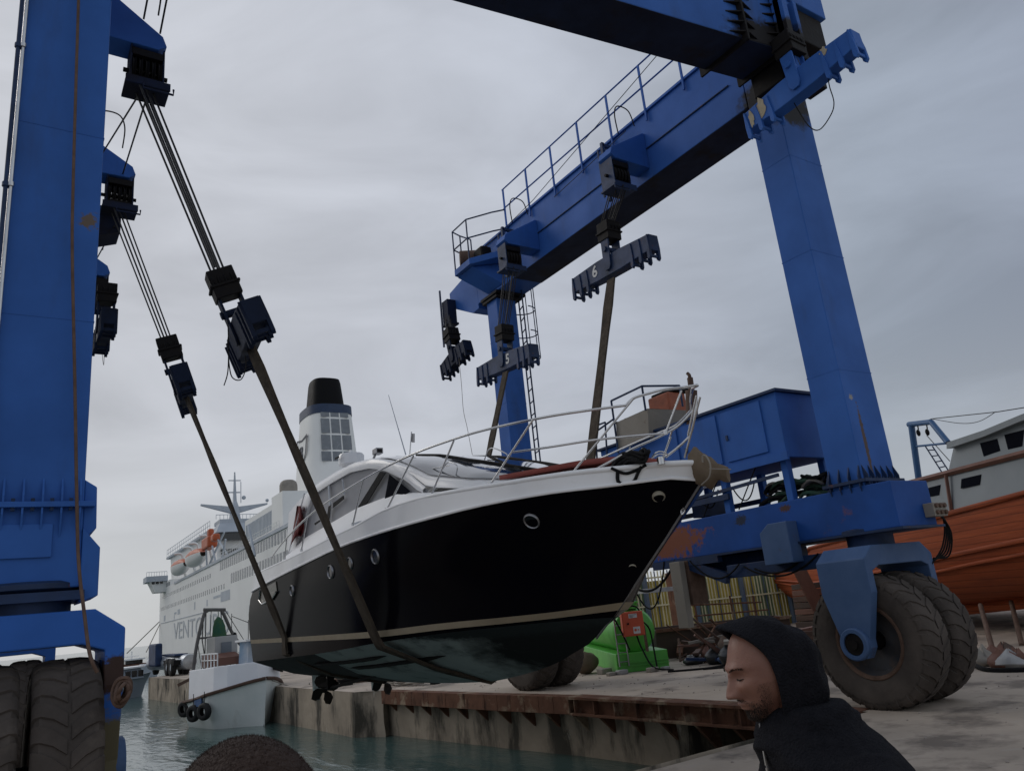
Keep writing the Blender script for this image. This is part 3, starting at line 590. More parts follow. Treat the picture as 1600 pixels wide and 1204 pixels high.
# ropes running between left brackets
for a, b2 in (((1.1, 9.35, 6.75), (.9, 12.6, 7.6)), ((1.2, 9.35, 6.75), (1.3, 12.6, 7.5)), ((1.3, 9.1, 7.6), (1.35, 6.9, 8.9)), ((1.1, 9.1, 7.75), (1.15, 6.8, 8.9)), ((1.25, 12.9, 6.7), (1.2, 15.4, 7.2))):
    m = MB(); m.tube([a, b2], .012, 6); m.build('running_rope', ROPE, HO)
# pipes left of the near left leg, hose in front of it
for k, u in enumerate((35, 43)):
    m = MB(); p0 = Py(u + 5, -60, 7.1); p1 = Py(u - 38, 420, 7.1); m.tube([p0, p1 + (p1 - p0) * .6], .017, 8)
    for t in (.3, .75): q = lerp(p0, p1, t); m.tube([q - V(0, 0, .02), q + V(0, 0, .02)], .028, 8)
    m.build('hydraulic_pipe', BLUED if k == 0 else CHROME, HO, smooth=60)
hp_ = [Py(u, v, 7.05 - d) for u, v, d in ((124, -40, 0), (119, 120, 0), (114, 300, 0), (113, 400, 0), (117, 600, 0), (120, 780, .05), (123, 880, .08), (132, 960, .2), (140, 1020, .5), (152, 1050, .52))]
m = MB(); m.tube(sm(hp_), .013, 8); m.build('dangling_hose', BROWNR, HO, smooth=60)
# greasy rope tangle on the left yoke
m = MB(); c = Py(188, 1080, 6.75); random.seed(3)
for k in range(9):
    r = .035 + random.random() * .05; ph = random.random() * 6; tl = random.uniform(-.7, .7)
    m.tube([c + V(r * math.cos(t) * .8 - .0, .04 * math.sin(2 * t + ph) - .02 * k, r * math.sin(t) * 1.3 + .02 * math.cos(t + tl)) for t in [2 * math.pi * i / 20 + ph for i in range(21)]], .014, 6)
m.build('rope_coil', BROWNR, HO, smooth=60)
# ---- engine housing, control cabin, exhaust
m = MB(); m.hexa([(9.62, 7.05, 1.72), (10.8, 7.05, 1.72), (10.8, 11.2, 1.72), (9.62, 11.2, 1.72), (9.62, 7.05, 2.72), (10.8, 7.05, 2.72), (10.8, 11.2, 2.72), (9.62, 11.2, 2.72)]); eh = m.build('engine_housing', BLUE, HO, bevel=.012)
m = MB(); m.bx(9.56, 10.86, 6.99, 11.26, 2.72, 2.76); m.build('housing_lid', BLUED, eh)
m = MB(); m.bx(9.58, 9.62, 7.02, 11.2, 1.68, 1.80); m.build('bottom_rail', BLUE, eh)
for y0 in (7.35, 8.25, 9.15, 10.05):
    m = MB(); m.bx(9.595, 9.62, y0, y0 + .78, 1.86, 2.66); d = m.build('housing_door', BLUE, eh, bevel=.006)
    m = MB(); m.bx(9.575, 9.595, y0 + .7, y0 + .74, 2.2, 2.28); m.build('handle', BLUED, d)
m = MB()
for y in (7.2, 8.4, 9.6, 10.8):
    for x in (9.75, 10.65): m.bar((x, y, ZS1), (x, y, 1.72), .11, .11)
m.build('housing_leg', BLUE, HO, bevel=.006)
m = MB(); m.bar((9.66, 8.3, 1.35), (9.66, 11.5, 1.35), .05, .09); m.bar((9.66, 7.3, 1.5), (9.66, 9.2, 1.42), .04, .05); m.bar((10.7, 7.3, 1.3), (10.7, 11.2, 1.3), .05, .08)
m.bar((9.9, 9.2, 1.3), (10.4, 9.2, 1.3), .3, .3); m.bar((10.1, 10.1, 1.3), (10.1, 10.5, 1.3), .4, .35); m.build('service_pipe', BLUED, HO)
for k in range(5):
    m = MB(); y = 7.7 + k * .75; m.tube([(9.7, y, 1.72), (9.72, y + .5, 1.12)], .01, 6); m.tube(sag((9.72, y + .1, 1.5), (9.9, y + .7, 1.5), .25), .011, 6); m.build('hydraulic_hose', BLACKC, HO, smooth=60)
# control console (beige panels) on a stand
cy0, cy1 = 10.0, 11.3
m = MB(); q = [Px(962, 660, 9.45), Px(1012, 638, 9.45), Px(1014, 684, 9.45), Px(966, 702, 9.45)]
m.prism(q, (.02, 0, 0)); q2 = [Px(1012, 638, 9.45), Px(1012, 638, 9.45) + V(1.25, 0, .03), Px(1014, 684, 9.45) + V(1.25, 0, .03), Px(1014, 684, 9.45)]; m.prism(q2, (0, .02, 0)); m.prism([q[0] + V(.9, 0, 0), q[1] + V(.9, 0, 0), q[2] + V(.9, 0, 0), q[3] + V(.9, 0, 0)], (.02, 0, 0))
con = m.build('control_cabin', BEIGE, HO, bevel=.004)
m = MB(); T = [Px(955, 626, 9.42), Px(1003, 603, 9.42), Px(1003, 603, 9.42) + V(.95, 0, .08)]
m.tube(T, .02, 6)
for p, h in ((T[0], 1.0), (T[1], .45), (T[2], .4)): m.tube([p, p - V(0, 0, h)], .02, 6)
m.tube([T[0] - V(.0, -.5, .45), T[0] - V(0, 0, .35)], .018, 6)
for dy in (.25, .55): m.tube([T[0] + V(0, dy, -.35), T[0] + V(.05, dy + .15, -1.1)], .018, 6)
m.tube([T[0] + V(0, .25, -.35), T[0] + V(0, .55, -.35)], .018, 6)
m.build('cabin_railing', BLUED, con, smooth=60)
m = MB()
for y in (10.6, 10.35): m.tube([(9.6, y, 2.95), (9.6, y, 3.12)], .012, 6); m.sph((9.6, y, 3.13), .03, 8, 6)
m.build('control_lever', BLACKC, con)
m = MB(); c = Py(1043, 630, 10.9); m.bx(c.x - .26, c.x + .24, c.y - .3, c.y + .3, c.z - .5, c.z + .16); m.build('engine_block', mat('faded_orange_engine', (.40, .11, .05), (.24, .08, .05), 5, .7, .2, 12), HO, bevel=.04)
m = MB(); m.bx(c.x - .1, c.x + .34, c.y - .35, c.y + .35, c.z + .162, c.z + .26); m.build('engine_cover', BLACKG, HO, bevel=.03)
m = MB(); pe = [Px(1078, 640, 9.7), Px(1078, 612, 9.7), Px(1079, 604, 9.7), Px(1079, 592, 9.7), Px(1074, 584, 9.7)]
m.cyl(Px(1082, 668, 9.7), Px(1080, 610, 9.7), .10, .10); m.tube([Px(1081, 612, 9.7), Px(1078, 590, 9.7)], .05); m.tube(sm([Px(1078, 592, 9.7), Px(1077, 586, 9.7), Px(1074, 583, 9.7)]), .03); m.build('exhaust_pipe', BROWNR, HO, smooth=50)
# coiled green and black hoses on the sill beside the leg
g = thing('rope_pile', (10.2, 7.2, ZS1), 'tangled green nets and black rope heaped on the hoist sill beside the blue leg', 'rope pile')
for k, (mm, r) in enumerate(((mat('green_net_rope', (.03, .09, .06), (.05, .08, .05), 8, .9, .5, 30), .028), (BLACKC, .025), (BEIGE, .022))):
    m = MB(); random.seed(k + 20)
    for j in range(9):
        x = random.uniform(9.9, 10.6); y = random.uniform(6.9, 7.9); z = 1.14 + random.random() * .28; rr = random.uniform(.1, .28)
        m.tube([V(x + rr * .6 * math.cos(t), y + rr * math.sin(t), z + .04 * math.sin(2 * t + j)) for t in [2 * math.pi * i / 16 for i in range(17)]], r, 6)
    m.build('rope_strand', mm, g, smooth=60)
# ================================================================ LIFTING TACKLE
NAVYB = mat('dark_navy_steel', (.010, .020, .050), (.008, .012, .026), 4, .65, .15, 12, spec=.15)
def spreader(name, label, num, group='spreader bars hanging from the hoist', L_=2.15, mcol=BLUED):
    """bar along local y, centre at origin; block above; number on the -x face"""
    r = thing(name, (0, 0, 0), label, 'spreader bar', group)
    m = MB(); h = .36; t = .11
    m.prism([(-t, -L_ / 2, -.17), (-t, -L_ / 2, .12), (-t, -L_ * .15, .17), (-t, L_ * .15, .17), (-t, L_ / 2, .12), (-t, L_ / 2, -.17), (-t, L_ * .15, -.21), (-t, -L_ * .15, -.21)], (2 * t, 0, 0))
    r1 = m.build('beam', mcol, r, bevel=.012)
    m = MB()
    for s_ in (-1, 1):
        for k in range(3):
            y = s_ * (L_ / 2 - .035 - k * .21); w = .035
            m.prism([(-t - .02, y - .012, .12), (-t - .02, y + .012, .12), (-t - .02, y + w, -.12), (-t - .02, y + w, -.30), (-t - .02, y, -.34), (-t - .02, y - w, -.30), (-t - .02, y - w, -.12)], (.05, 0, 0))
            m.prism([(t - .03, y - .012, .12), (t - .03, y + .012, .12), (t - .03, y + w, -.12), (t - .03, y + w, -.30), (t - .03, y, -.34), (t - .03, y - w, -.30), (t - .03, y - w, -.12)], (.05, 0, 0))
            m.bx(-t, t, y - w * .5, y + w * .5, -.29, -.24)
    m.build('pin_plate', mcol, r, bevel=.006)
    m = MB()
    for x in (-t - .035, t + .005): m.prism([(x, -.09, -.05), (x, -.05, -.12), (x, .05, -.12), (x, .09, -.05), (x, .10, .45), (x, .05, .60), (x, -.05, .60), (x, -.10, .45)], (.03, 0, 0))
    m.cyl((-t - .07, 0, .28), (t + .07, 0, .28), .05, n=12); hg = m.build('hanger_plate', mcol, r, bevel=.005)
    m = MB(); m.bx(-.16, .16, -.15, .15, .46, .82); m.bx(-.185, .185, -.17, .17, .60, .635)
    bk = m.build('pulley_block', BLACKG, r, bevel=.012)
    m = MB()
    for k in range(4): m.lathe((-.12 + k * .08, 0, .66), (1, 0, 0), [(.02, -.02), (.17, -.022), (.155, 0), (.17, .022), (.02, .02)], 18)
    m.build('sheave', BLACKG, bk, smooth=40)
    if num:
        m = MB(); put_text(m, num, .3, (-t - .006, .46 if num == '6' else -.16, -.10), (0, -1, 0), (0, 0, 1), 1., .008); m.build('painted_number', SIGNW, r)
    return r
def place(r, p, tilt=0., yaw=0., roll=0.):
    r.matrix_world = Matrix.Translation(V(p)) @ Matrix.Rotation(yaw, 4, 'Z') @ Matrix.Rotation(tilt, 4, 'Y') @ Matrix.Rotation(roll, 4, 'X')
    l, q, s_ = r.matrix_world.decompose(); r.location = l; r.rotation_mode = 'XYZ'; r.rotation_euler = q.to_euler()
def ropes(p_from, p_to, n, label, spread=.07, r=.011):
    """wire rope falls between a bracket and a block: one thing each bundle"""
    t_ = thing('wire_rope_fall', p_from, label, 'wire ropes', 'wire rope falls')
    d = V(p_to) - V(p_from); a = V(1, 0, 0) if abs(d.x) < .5 * d.length else V(1, 0, 0)
    for k in range(n):
        o = V(1, 0, 0) * ((k % 3) - 1) * spread * 1.25 + V(0, 1, 0) * (k - (n - 1) / 2) * spread
        m = MB(); m.tube([V(p_from) + o, V(p_to) + o * .8], r, 6); m.build('wire_rope', ROPE, t_, smooth=60)
    return t_
s6 = spreader('spreader_bar', 'blue spreader bar marked with a white 6 holding the sling nearest the bow', '6')
place(s6, (9.0, 9.45, 5.78), 0, 0, R_(2))
s5 = spreader('spreader_bar', 'blue spreader bar marked with a white 5 in front of the far leg', '5')
place(s5, (9.0, 13.2, 5.14), 0, 0, R_(4))
s4 = spreader('spreader_bar', 'small dark spreader bar hanging free at the far left end of the top beam', None, mcol=NAVYB, L_=1.3)
place(s4, (9.3, 15.85, 6.15), 0, R_(0), R_(-12))
s7 = spreader('spreader_bar', 'blue spreader bar with chipped cream paint hoisted high against the near right leg', None, mcol=BLUE, L_=1.85)
place(s7, (9.0, 5.17, 6.66), 0, 0, R_(-4))
m = MB()
random.seed(31)
for y, z, ry, rz in ((.80, -.04, .05, .13), (.60, -.0, .07, .15), (-.50, .10, .05, .06)):
    m.prism([(-.118, y + ry * math.cos(t_) * (1 + random.uniform(-.35, .35)), z + rz * math.sin(t_) * (1 + random.uniform(-.35, .35))) for t_ in [2 * math.pi * i / 13 for i in range(13)]], (.01, 0, 0))
for g_ in m.islands():
    cp = g_.build('chip_patch', CREAMC, None); cp.parent = s7
def place2(r, pn, yn, pf, yf, tilt):
    a, b = Py(*pn, yn), Py(*pf, yf); d = (b - a).normalized(); c = (a + b) / 2
    up = V(-math.sin(tilt), 0, math.cos(tilt)); up = (up - d * up.dot(d)).normalized(); x = d.cross(up)
    M_ = Matrix((x, d, up)).transposed(); r.location = c; r.rotation_euler = M_.to_euler()
s1 = spreader('spreader_bar', 'dark spreader bar end on at the top of the near left sling', None, mcol=NAVYB, L_=2.2)
place2(s1, (394, 486), 8.1, (372, 548), 10.0, .40)
s2 = spreader('spreader_bar', 'dark spreader bar seen end on above the thin far left sling', None, mcol=NAVYB, L_=2.2)
place2(s2, (282, 580), 11.6, (287, 622), 13.7, .32)
s3 = spreader('spreader_bar', 'idle dark spreader bar hanging close behind the near left leg', None, mcol=NAVYB, L_=1.7)
place2(s3, (171, 492), 13.9, (157, 530), 15.5, .0)
def wtop(r, z): return V(r.matrix_basis @ V(0, 0, z))
for o in (s1, s2, s3, s4, s5, s6, s7):
    o.matrix_basis  # noqa
bpy.context.view_layer.update()
ropes(LB['R6'], s6.matrix_world @ V(0, 0, .8), 8, 'wire ropes between the top beam and the bar marked 6')
ropes(LB['R5'], s5.matrix_world @ V(0, 0, .8), 8, 'wire ropes running down the far leg to the bar marked 5')
ropes(LB['L1'], s1.matrix_world @ V(0, 0, .8), 6, 'taut wire ropes slanting down to the near left sling', .075, .013)
ropes(LB['L2'], s2.matrix_world @ V(0, 0, .8), 6, 'taut wire ropes slanting down to the far left sling', .07, .012)
ropes(LB['L3'], s3.matrix_world @ V(0, 0, .8), 4, 'short wire ropes above the idle bar behind the near left leg')
ropes(LB['R4'], s4.matrix_world @ V(0, 0, .8), 4, 'short wire ropes at the far left end of the top beam')
ropes(V(9.2, 5.22, 6.9), s7.matrix_world @ V(0, 0, .8), 3, 'shortest wire ropes, at the near right corner above the chipped bar')
def cord(pts, label, r=.008, m_=BLACKC, name='loose_cord', cat='cord', group=None):
    m = MB(); m.tube(sm(pts), r, 6); o = m.build(name, m_, None, smooth=60); tag(o, label, cat, group); return o
cord([Px(u, v, 9.0) for u, v in ((1240, 160), (1262, 195), (1280, 203), (1298, 180), (1303, 160), (1296, 135), (1293, 115))], 'thin black cord looping from the chipped bar at the near right leg')
cord([Py(u, v, 8.9) for u, v in ((356, 500), (357, 540), (356, 580), (350, 602))], 'black cord dangling left of the near left sling bar', .007)
cord([Py(u, v, 8.9) for u, v in ((357, 560), (362, 588), (376, 593), (384, 575), (383, 555))], 'black cord hanging in a loop under the near left sling bar', .007)
cord([Px(u, v, 9.2) for u, v in ((717, 560), (721, 600), (724, 640), (730, 668), (738, 710))], 'pale thin line hanging from the far left free bar', .006, BEIGE)
cord([Px(u, v, 1.6) for u, v in ((161, 540), (160, 555), (162, 570), (163, 550))], 'short pale cord under the idle bar by the left leg', .006, BEIGE)
# ---- slings
def sling(top_l, top_r, sec, name, label, w=.10, y0=0, mats=STRAP):
    """flat webbing strap: from the left bar, round the hull, up to the right bar. sec: hull points (x,z)"""
    pts = [V(top_l)] + [V(x, y0, z) for x, z in sec] + [V(top_r)]
    m = MB(); rows = []
    fine = []
    for i in range(len(pts) - 1):
        k = 10 if i in (0, len(pts) - 2) else 3
        fine += [lerp(pts[i], pts[i + 1], j / k) for j in range(k)]
    fine.append(pts[-1])
    for i, p in enumerate(fine):
        d = (fine[min(i + 1, len(fine) - 1)] - fine[max(i - 1, 0)]).normalized(); a = V(0, 1, 0); b = d.cross(a).normalized()
        wv = w * (1 + .12 * mnoise.noise(V(i * .7, y0, 0))); tw = .02 * mnoise.noise(V(i * .5, 3, y0))
        rows.append([p - a * wv + b * (.018 + tw), p + a * wv + b * (.018 - tw), p + a * wv - b * (.018 + tw), p - a * wv - b * (.018 - tw)])
    m.loft(rows, True, True); o = m.build(name, mats, None, smooth=50); return tag(o, label, 'lifting sling', 'lifting slings under the boat')
# ================================================================ MOTOR YACHT
XC = 5.4
YA = thing('motor_yacht', (XC, 9.5, -.9), 'black hulled motor yacht with white decks hanging in slings above the dock', 'motor yacht')
CV = {
 'D': [(4.81, .01, 1.078), (4.87, .09, 1.09), (5.04, .26, 1.116), (5.31, .51, 1.131), (5.775, .845, 1.165), (6.38, 1.13, 1.19), (7.64, 1.43, 1.265), (8.58, 1.52, 1.265), (9.36, 1.55, 1.20), (10.2, 1.58, 1.151), (11.5, 1.595, 1.08), (13.0, 1.58, 1.03), (14.25, 1.55, 1.0)],
 'T': [(4.93, .01, .945), (4.96, .09, .955), (5.08, .26, .99), (5.445, .616, .99), (5.98, .968, 1.015), (6.715, 1.247, 1.027), (7.34, 1.396, 1.022), (8.34, 1.5, 1.022), (9.38, 1.55, 1.01), (10.2, 1.58, .98), (11.06, 1.59, .93), (12.7, 1.59, .832), (14.35, 1.55, .72)],
 'M2': [(5.19, .01, .74), (5.26, .11, .74), (5.46, .32, .74), (5.8, .60, .74), (6.3, .90, .74), (7.0, 1.18, .74), (7.9, 1.37, .74), (9.1, 1.51, .73), (11, 1.575, .70), (14.5, 1.55, .6)],
 'M': [(5.50, .01, .50), (5.6, .12, .50), (5.85, .36, .50), (6.3, .66, .49), (6.8, .90, .48), (7.5, 1.13, .47), (8.3, 1.33, .47), (9.3, 1.48, .46), (11, 1.55, .43), (14.65, 1.54, .35)],
 'M3': [(5.90, .01, .2), (6.03, .16, .195), (6.3, .40, .19), (6.7, .66, .19), (7.3, .94, .18), (8.1, 1.20, .17), (9.3, 1.44, .16), (11, 1.52, .15), (14.7, 1.52, .1)],
 'A': [(6.23, .01, -.06), (6.38, .25, -.07), (6.7, .52, -.085), (7.2, .83, -.09), (8.1, 1.17, -.09), (9.25, 1.42, -.11), (11.1, 1.5, -.105), (14.7, 1.5, -.087)],
 'B': [(6.33, .01, -.135), (6.48, .24, -.14), (6.78, .50, -.15), (7.25, .80, -.155), (8.1, 1.15, -.16), (9.26, 1.41, -.184), (11.1, 1.49, -.175), (14.7, 1.49, -.152)],
 'C': [(6.42, .01, -.20), (6.6, .24, -.19), (6.85, .46, -.185), (7.25, .75, -.185), (8.1, 1.12, -.20), (9.3, 1.40, -.25), (11.1, 1.47, -.347), (14.6, 1.48, -.46)],
 'K1': [(6.75, .005, -.38), (6.9, .10, -.38), (7.3, .30, -.44), (8.1, .52, -.53), (9.3, .72, -.62), (11.1, .8, -.70), (14.5, .8, -.74)],
 'K': [(6.9, 0, -.46), (7.1, 0, -.52), (7.65, 0, -.68), (8.5, 0, -.82), (9.28, 0, -.888), (11, 0, -.93), (14.4, 0, -.93)]}
NST = 56
def samp(name):
    p = sm([V(b, y, z) for y, b, z in CV[name]], 8); o = []
    y0, y1 = p[0].y, p[-1].y
    for i in range(NST + 1):
        f = (i / NST) ** 1.6; yy = y0 + (y1 - y0) * f; j = 0
        while j < len(p) - 2 and p[j + 1].y < yy: j += 1
        t = max(0, min(1, (yy - p[j].y) / max(1e-6, p[j + 1].y - p[j].y))); q = lerp(p[j], p[j + 1], t); o.append(V(max(0, q.x), q.y, q.z))
    return o
SP = {k: samp(k) for k in CV}
def at_y(name, y):
    p = SP[name]
    if y <= p[0].y: return 0., p[0].z
    for i in range(NST):
        if y <= p[i + 1].y:
            t = (y - p[i].y) / (p[i + 1].y - p[i].y); return p[i].x * (1 - t) + p[i + 1].x * t, p[i].z * (1 - t) + p[i + 1].z * t
    return p[-1].x, p[-1].z
def bh(y, z):
    c = [at_y(k, y) for k in ('C', 'B', 'A', 'M3', 'M', 'M2', 'T', 'D')]
    return interp(z, [q[1] for q in c], [q[0] for q in c])
def hit(u, v, inset=0., f=None):
    r = ray(u, v); pv = None; y = 4.3
    while y < 16:
        z = r.z / r.y * y; g = r.x / r.y * y - (XC - max(0, (f(y) if f else bh(y, z)) - inset))
        if pv is not None and pv * g <= 0: return V(r.x / r.y * y, y, z)
        pv = g; y += .01
    return Px(u, v, XC)
def strip(names, m, name, parent, smooth=50, i0=0, i1=None):
    mb = MB()
    for s_ in (-1, 1):
        rows = [[V(XC + s_ * p.x, p.y, p.z) for p in SP[k][i0:i1]] for k in names]; mb.loft(rows)
    return mb.build(name, m, parent, smooth=smooth)
hull = strip(['T', 'M2', 'M', 'M3', 'A'], HULLB, 'hull', YA, smooth=60)
strip(['A', 'B'], STRIPE, 'boot_stripe', hull)
strip(['B', 'C'], HULLB, 'hull_lower_band', hull)
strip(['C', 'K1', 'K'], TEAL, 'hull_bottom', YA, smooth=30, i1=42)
strip(['C', 'K1', 'K'], BLACKG, 'shaded_stern_bottom', YA, smooth=30, i0=41)  # black paints the shadowed stern hollow onto the aft bottom
strip(['D', 'T'], GEL, 'white_topside', YA)

# transom
mb = MB(); order = ['D', 'T', 'M2', 'M', 'M3', 'A', 'B', 'C', 'K1', 'K']; rr_ = [SP[k][-1] for k in order]
mb.loft([[V(XC - p.x, p.y, p.z) for p in rr_], [V(XC, p.y, p.z) for p in rr_], [V(XC + p.x, p.y, p.z) for p in rr_]]); mb.build('transom', HULLB, YA)
# rub rail just proud of the sheer
for s_ in (-1, 1):
    mb = MB(); mb.tube([V(XC + s_ * (p.x + .012), p.y - .01, p.z + .01) for p in SP['T'][::2]], .018, 6); mb.build('rub_rail', GEL, YA, smooth=60)
# deck
mb = MB()
mb.loft([[V(XC - p.x * k, p.y, p.z + .05 * (1 - k * k)) for p in SP['D']] for k in (1, .8, .4, 0, -.4, -.8, -1)]); mb.build('deck', GEL, YA, smooth=60)
mb = MB(); mb.tube([V(XC - p.x * .985, p.y, p.z + .012) for p in SP['D'][::2]], .028, 8); mb.tube([V(XC + p.x * .985, p.y, p.z + .012) for p in SP['D'][::2]], .028, 8); mb.build('toe_rail', GEL, YA, smooth=60)
mb = MB(); mb.loft([[V(XC - p.x * k * .72, p.y, p.z + .13 + .05 * (1 - k * k)) for p in SP['D'] if 5.75 < p.y < 7.0] for k in (1, .99, .5, 0, -.5, -1)]); mb.build('sun_pad', RED, YA, smooth=60, solid=.05)
# ---- coachroof
SZ = ([6.5, 7.5, 8.3, 8.72, 9.1, 9.43, 9.9, 10.6, 11.3, 12.2, 13.1, 13.6], [1.22, 1.34, 1.50, 1.75, 1.93, 2.06, 2.18, 2.26, 2.25, 2.21, 2.11, 2.0])
CZ = ([6.4, 6.8, 7.4, 8.0, 9., 10.2, 11.3, 12.3, 13.6], [1.24, 1.38, 1.58, 1.77, 2.05, 2.30, 2.42, 2.42, 2.2])
BZ = ([6.5, 8.3, 9.0, 10.4, 11.5, 12.5, 13.5, 14.2], [1.2, 1.43, 1.56, 1.57, 1.50, 1.44, 1.28, 1.05])
TB = ([6.4, 6.8, 7.5, 8.3, 9, 10, 13.6], [.25, .7, .98, 1.08, 1.1, 1.1, 1.08])
def roofp(y, k): # k 0 centre ..1 edge
    zs = interp(y, *SZ); zc = interp(y, *CZ); b = interp(y, *TB)
    kk = math.sin(k * math.pi / 2); return b * kk, zs + (zc - zs) * math.cos(k * math.pi / 2) ** .8
ys = [6.45 + (13.6 - 6.45) * i / 44 for i in range(45)]
def roof(y0, y1, k0, k1, m, name, parent, off=0., n=8, solid=.0):
    mb = MB(); rows = []
    yy = [y0 + (y1 - y0) * i / 30 for i in range(31)]
    for j in range(n + 1):
        k = k0 + (k1 - k0) * j / n; row = []
        for y in yy:
            b, z = roofp(y, abs(k)); row.append(V(XC - math.copysign(b + off * abs(k), k) if k else XC, y - off * .3, z + off))
        rows.append(row)
    mb.loft(rows); return mb.build(name, m, parent, smooth=60, solid=solid)
rf = roof(6.45, 13.6, -1, 1, GEL, 'coachroof', YA, n=16)
ws = roof(6.95, 9.75, -.80, .80, GLASS, 'windscreen', YA, off=.014, n=12)
mb = MB()
for k in (-.28, .28): mb.tube([V(XC - math.copysign(roofp(y, abs(k))[0], k), y - .01, roofp(y, abs(k))[1] + .022) for y in [6.95 + 2.8 * i / 12 for i in range(13)]], .02, 6)
mb.build('windscreen_mullion', BLACKG, ws, smooth=60)
mb = MB()
for (y0, k0), (y1, k1) in (((7.15, -.5), (8.5, -.05)), ((7.15, .1), (8.4, .5))):
    mb.tube([V(XC + k0 * .95, y0, roofp(y0, abs(k0))[1] + .04), V(XC + k1 * .95, y1, roofp(y1, abs(k1))[1] + .05)], .012, 6)
mb.build('wiper', BLACKC, ws)
# side arch band, canvas side, lower white side
mb = MB()
for s_ in (-1, 1):
    yb = [8.3 + (13.6 - 8.3) * i / 30 for i in range(31)]
    up = [V(XC + s_ * 1.105, y, interp(y, *SZ) + .005) for y in yb]
    lo = [V(XC + s_ * 1.13, y + .02, max(interp(y, *SZ) - (.10 + .02 * (y > 9) + max(0, y - 12.3) * .7), interp(y, *BZ))) for y in yb]
    mid = [lerp(a, b, .5) + V(s_ * .025, 0, 0) for a, b in zip(up, lo)]
    inn = [p + V(-s_ * .06, .0, .01) for p in lo]
    mb.loft([up, mid, lo, inn])
mb.build('side_arch', GEL, rf, smooth=60)
for s_ in (-1, 1):
    mb = MB(); yb = [8.3 + (13.6 - 8.3) * i / 24 for i in range(25)]
    mb.loft([[V(XC + s_ * 1.09, y, interp(y, *SZ) - .06) for y in yb], [V(XC + s_ * (1.075 + .015 * math.sin(y * 6)), y, .5 * (interp(y, *SZ) + interp(y, *BZ))) for y in yb], [V(XC + s_ * 1.11, y, interp(y, *BZ) - .03) for y in yb]])
    mb.build('canvas_side', CANVAS, YA, smooth=60)
    mb = MB(); yb = [6.5 + (14.2 - 6.5) * i / 40 for i in range(41)]
    def bb(y): return min(interp(y, [6.5, 7.4, 8.3, 14.2], [.55, 1.0, 1.15, 1.18]), 9)
    def bl(y): return min(at_y('D', y)[0] - .2, interp(y, [6.5, 7.4, 8.3, 14.2], [.7, 1.15, 1.3, 1.36]))
    mb.loft([[V(XC + s_ * (bb(y) - .12), y, interp(y, *BZ)) for y in yb], [V(XC + s_ * bb(y), y, interp(y, *BZ)) for y in yb], [V(XC + s_ * bl(y), y, at_y('D', y)[1] + .02) for y in yb]])
    mb.build('coaming', GEL, YA, smooth=35)
def sidepoly(px, m, name, x=4.285, th=.012, parent=None):
    mb = MB(); mb.prism([Px(u, v, x) for u, v in px], (th, 0, 0)); return mb.build(name, m, parent or YA)
sidepoly([(608, 741), (640, 767), (610, 790), (599, 790)], mat('black_side_glass', (.006, .007, .012), None, 3, .3, spec=.1, ior=1.1), 'side_window', 4.235)
sidepoly([(594, 736), (602, 738), (569, 792), (559, 792)], BLACKG, 'canvas_strap', 4.245)
sidepoly([(536, 774), (537, 779), (516, 796), (514, 812), (510, 811), (513, 791)], BLACKG, 'canvas_strap', 4.24)
sidepoly([(512, 759), (514, 758), (516, 790), (514, 790)], SHIPG, 'canvas_seam', 4.268)
sidepoly([(534, 748), (535, 748), (538, 772), (537, 772)], SHIPG, 'canvas_seam', 4.268)
sidepoly([(491, 817), (499, 812), (500, 814), (492, 820)], BLACKG, 'vent_slot', 4.2, .01)
sidepoly([(553, 817), (560, 814), (573, 812), (575, 815), (565, 818), (555, 820)], SHIPG, 'cleat_recess', 3.98, .01)
mb = MB(); mb.cyl(Px(477, 795, 4.25), Px(477, 795, 4.25) - V(.02, 0, 0), .04, n=14); mb.build('vent_cap', CHROME, YA, smooth=40)
# ---- portholes
def ring(u, v, r, m_ring, name='porthole', glass=True):
    p = hit(u, v); e = .05
    n = V(-1, -(bh(p.y + e, p.z) - bh(p.y - e, p.z)) / (2 * e), -(bh(p.y, p.z + e) - bh(p.y, p.z - e)) / (2 * e) * -1).normalized()
    n = V(n.x, n.y, -(bh(p.y, p.z + e) - bh(p.y, p.z - e)) / (2 * e) * .99).normalized()
    mb = MB(); mb.lathe(p, n, [(r * .78, -.01), (r * .80, .014), (r * .9, .024), (r, .014), (r * 1.03, -.03)], 28); o = mb.build(name, m_ring, YA, smooth=50)
    mb = MB(); mb.cyl(p - n * .03, p + n * .006, r * .8, n=24); mb.build('glass' if glass else 'opening', DGLASS if glass else BLACKG, o)
    return o
DCHR = mat('dull_metal_ring', (.34, .34, .35), (.24, .24, .25), 8, .35, metal=.8)
for u, v, r in ((831, 813, .088), (587, 869, .095), (547, 880, .085), (517, 893, .095), (457, 922, .085)): ring(u, v, r, DCHR)
CREAMP = mat('cream_plastic_fitting', (.36, .33, .26), (.3, .27, .2), 8, .5)
ring(1029, 775, .062, CREAMP, 'hull_outlet', False); ring(988, 883, .04, CREAMP, 'hull_outlet', False)
# stern vent window with chrome surround
q = [hit(u, v) + V(-.015, 0, 0) for u, v in ((409, 921), (432, 908), (434, 924), (427, 936), (412, 943), (407, 936))]
mb = MB(); mb.prism(q, (.02, 0, 0)); vw = mb.build('stern_window', mat('olive_grey_window', (.10, .095, .075), (.07, .065, .05), 3, .3), YA)
mb = MB(); mb.tube([p + V(-.012, 0, 0) for p in q[2:]] + [q[0] + V(-.012, 0, 0)], .016, 6); mb.build('frame', CHROME, vw, smooth=60)
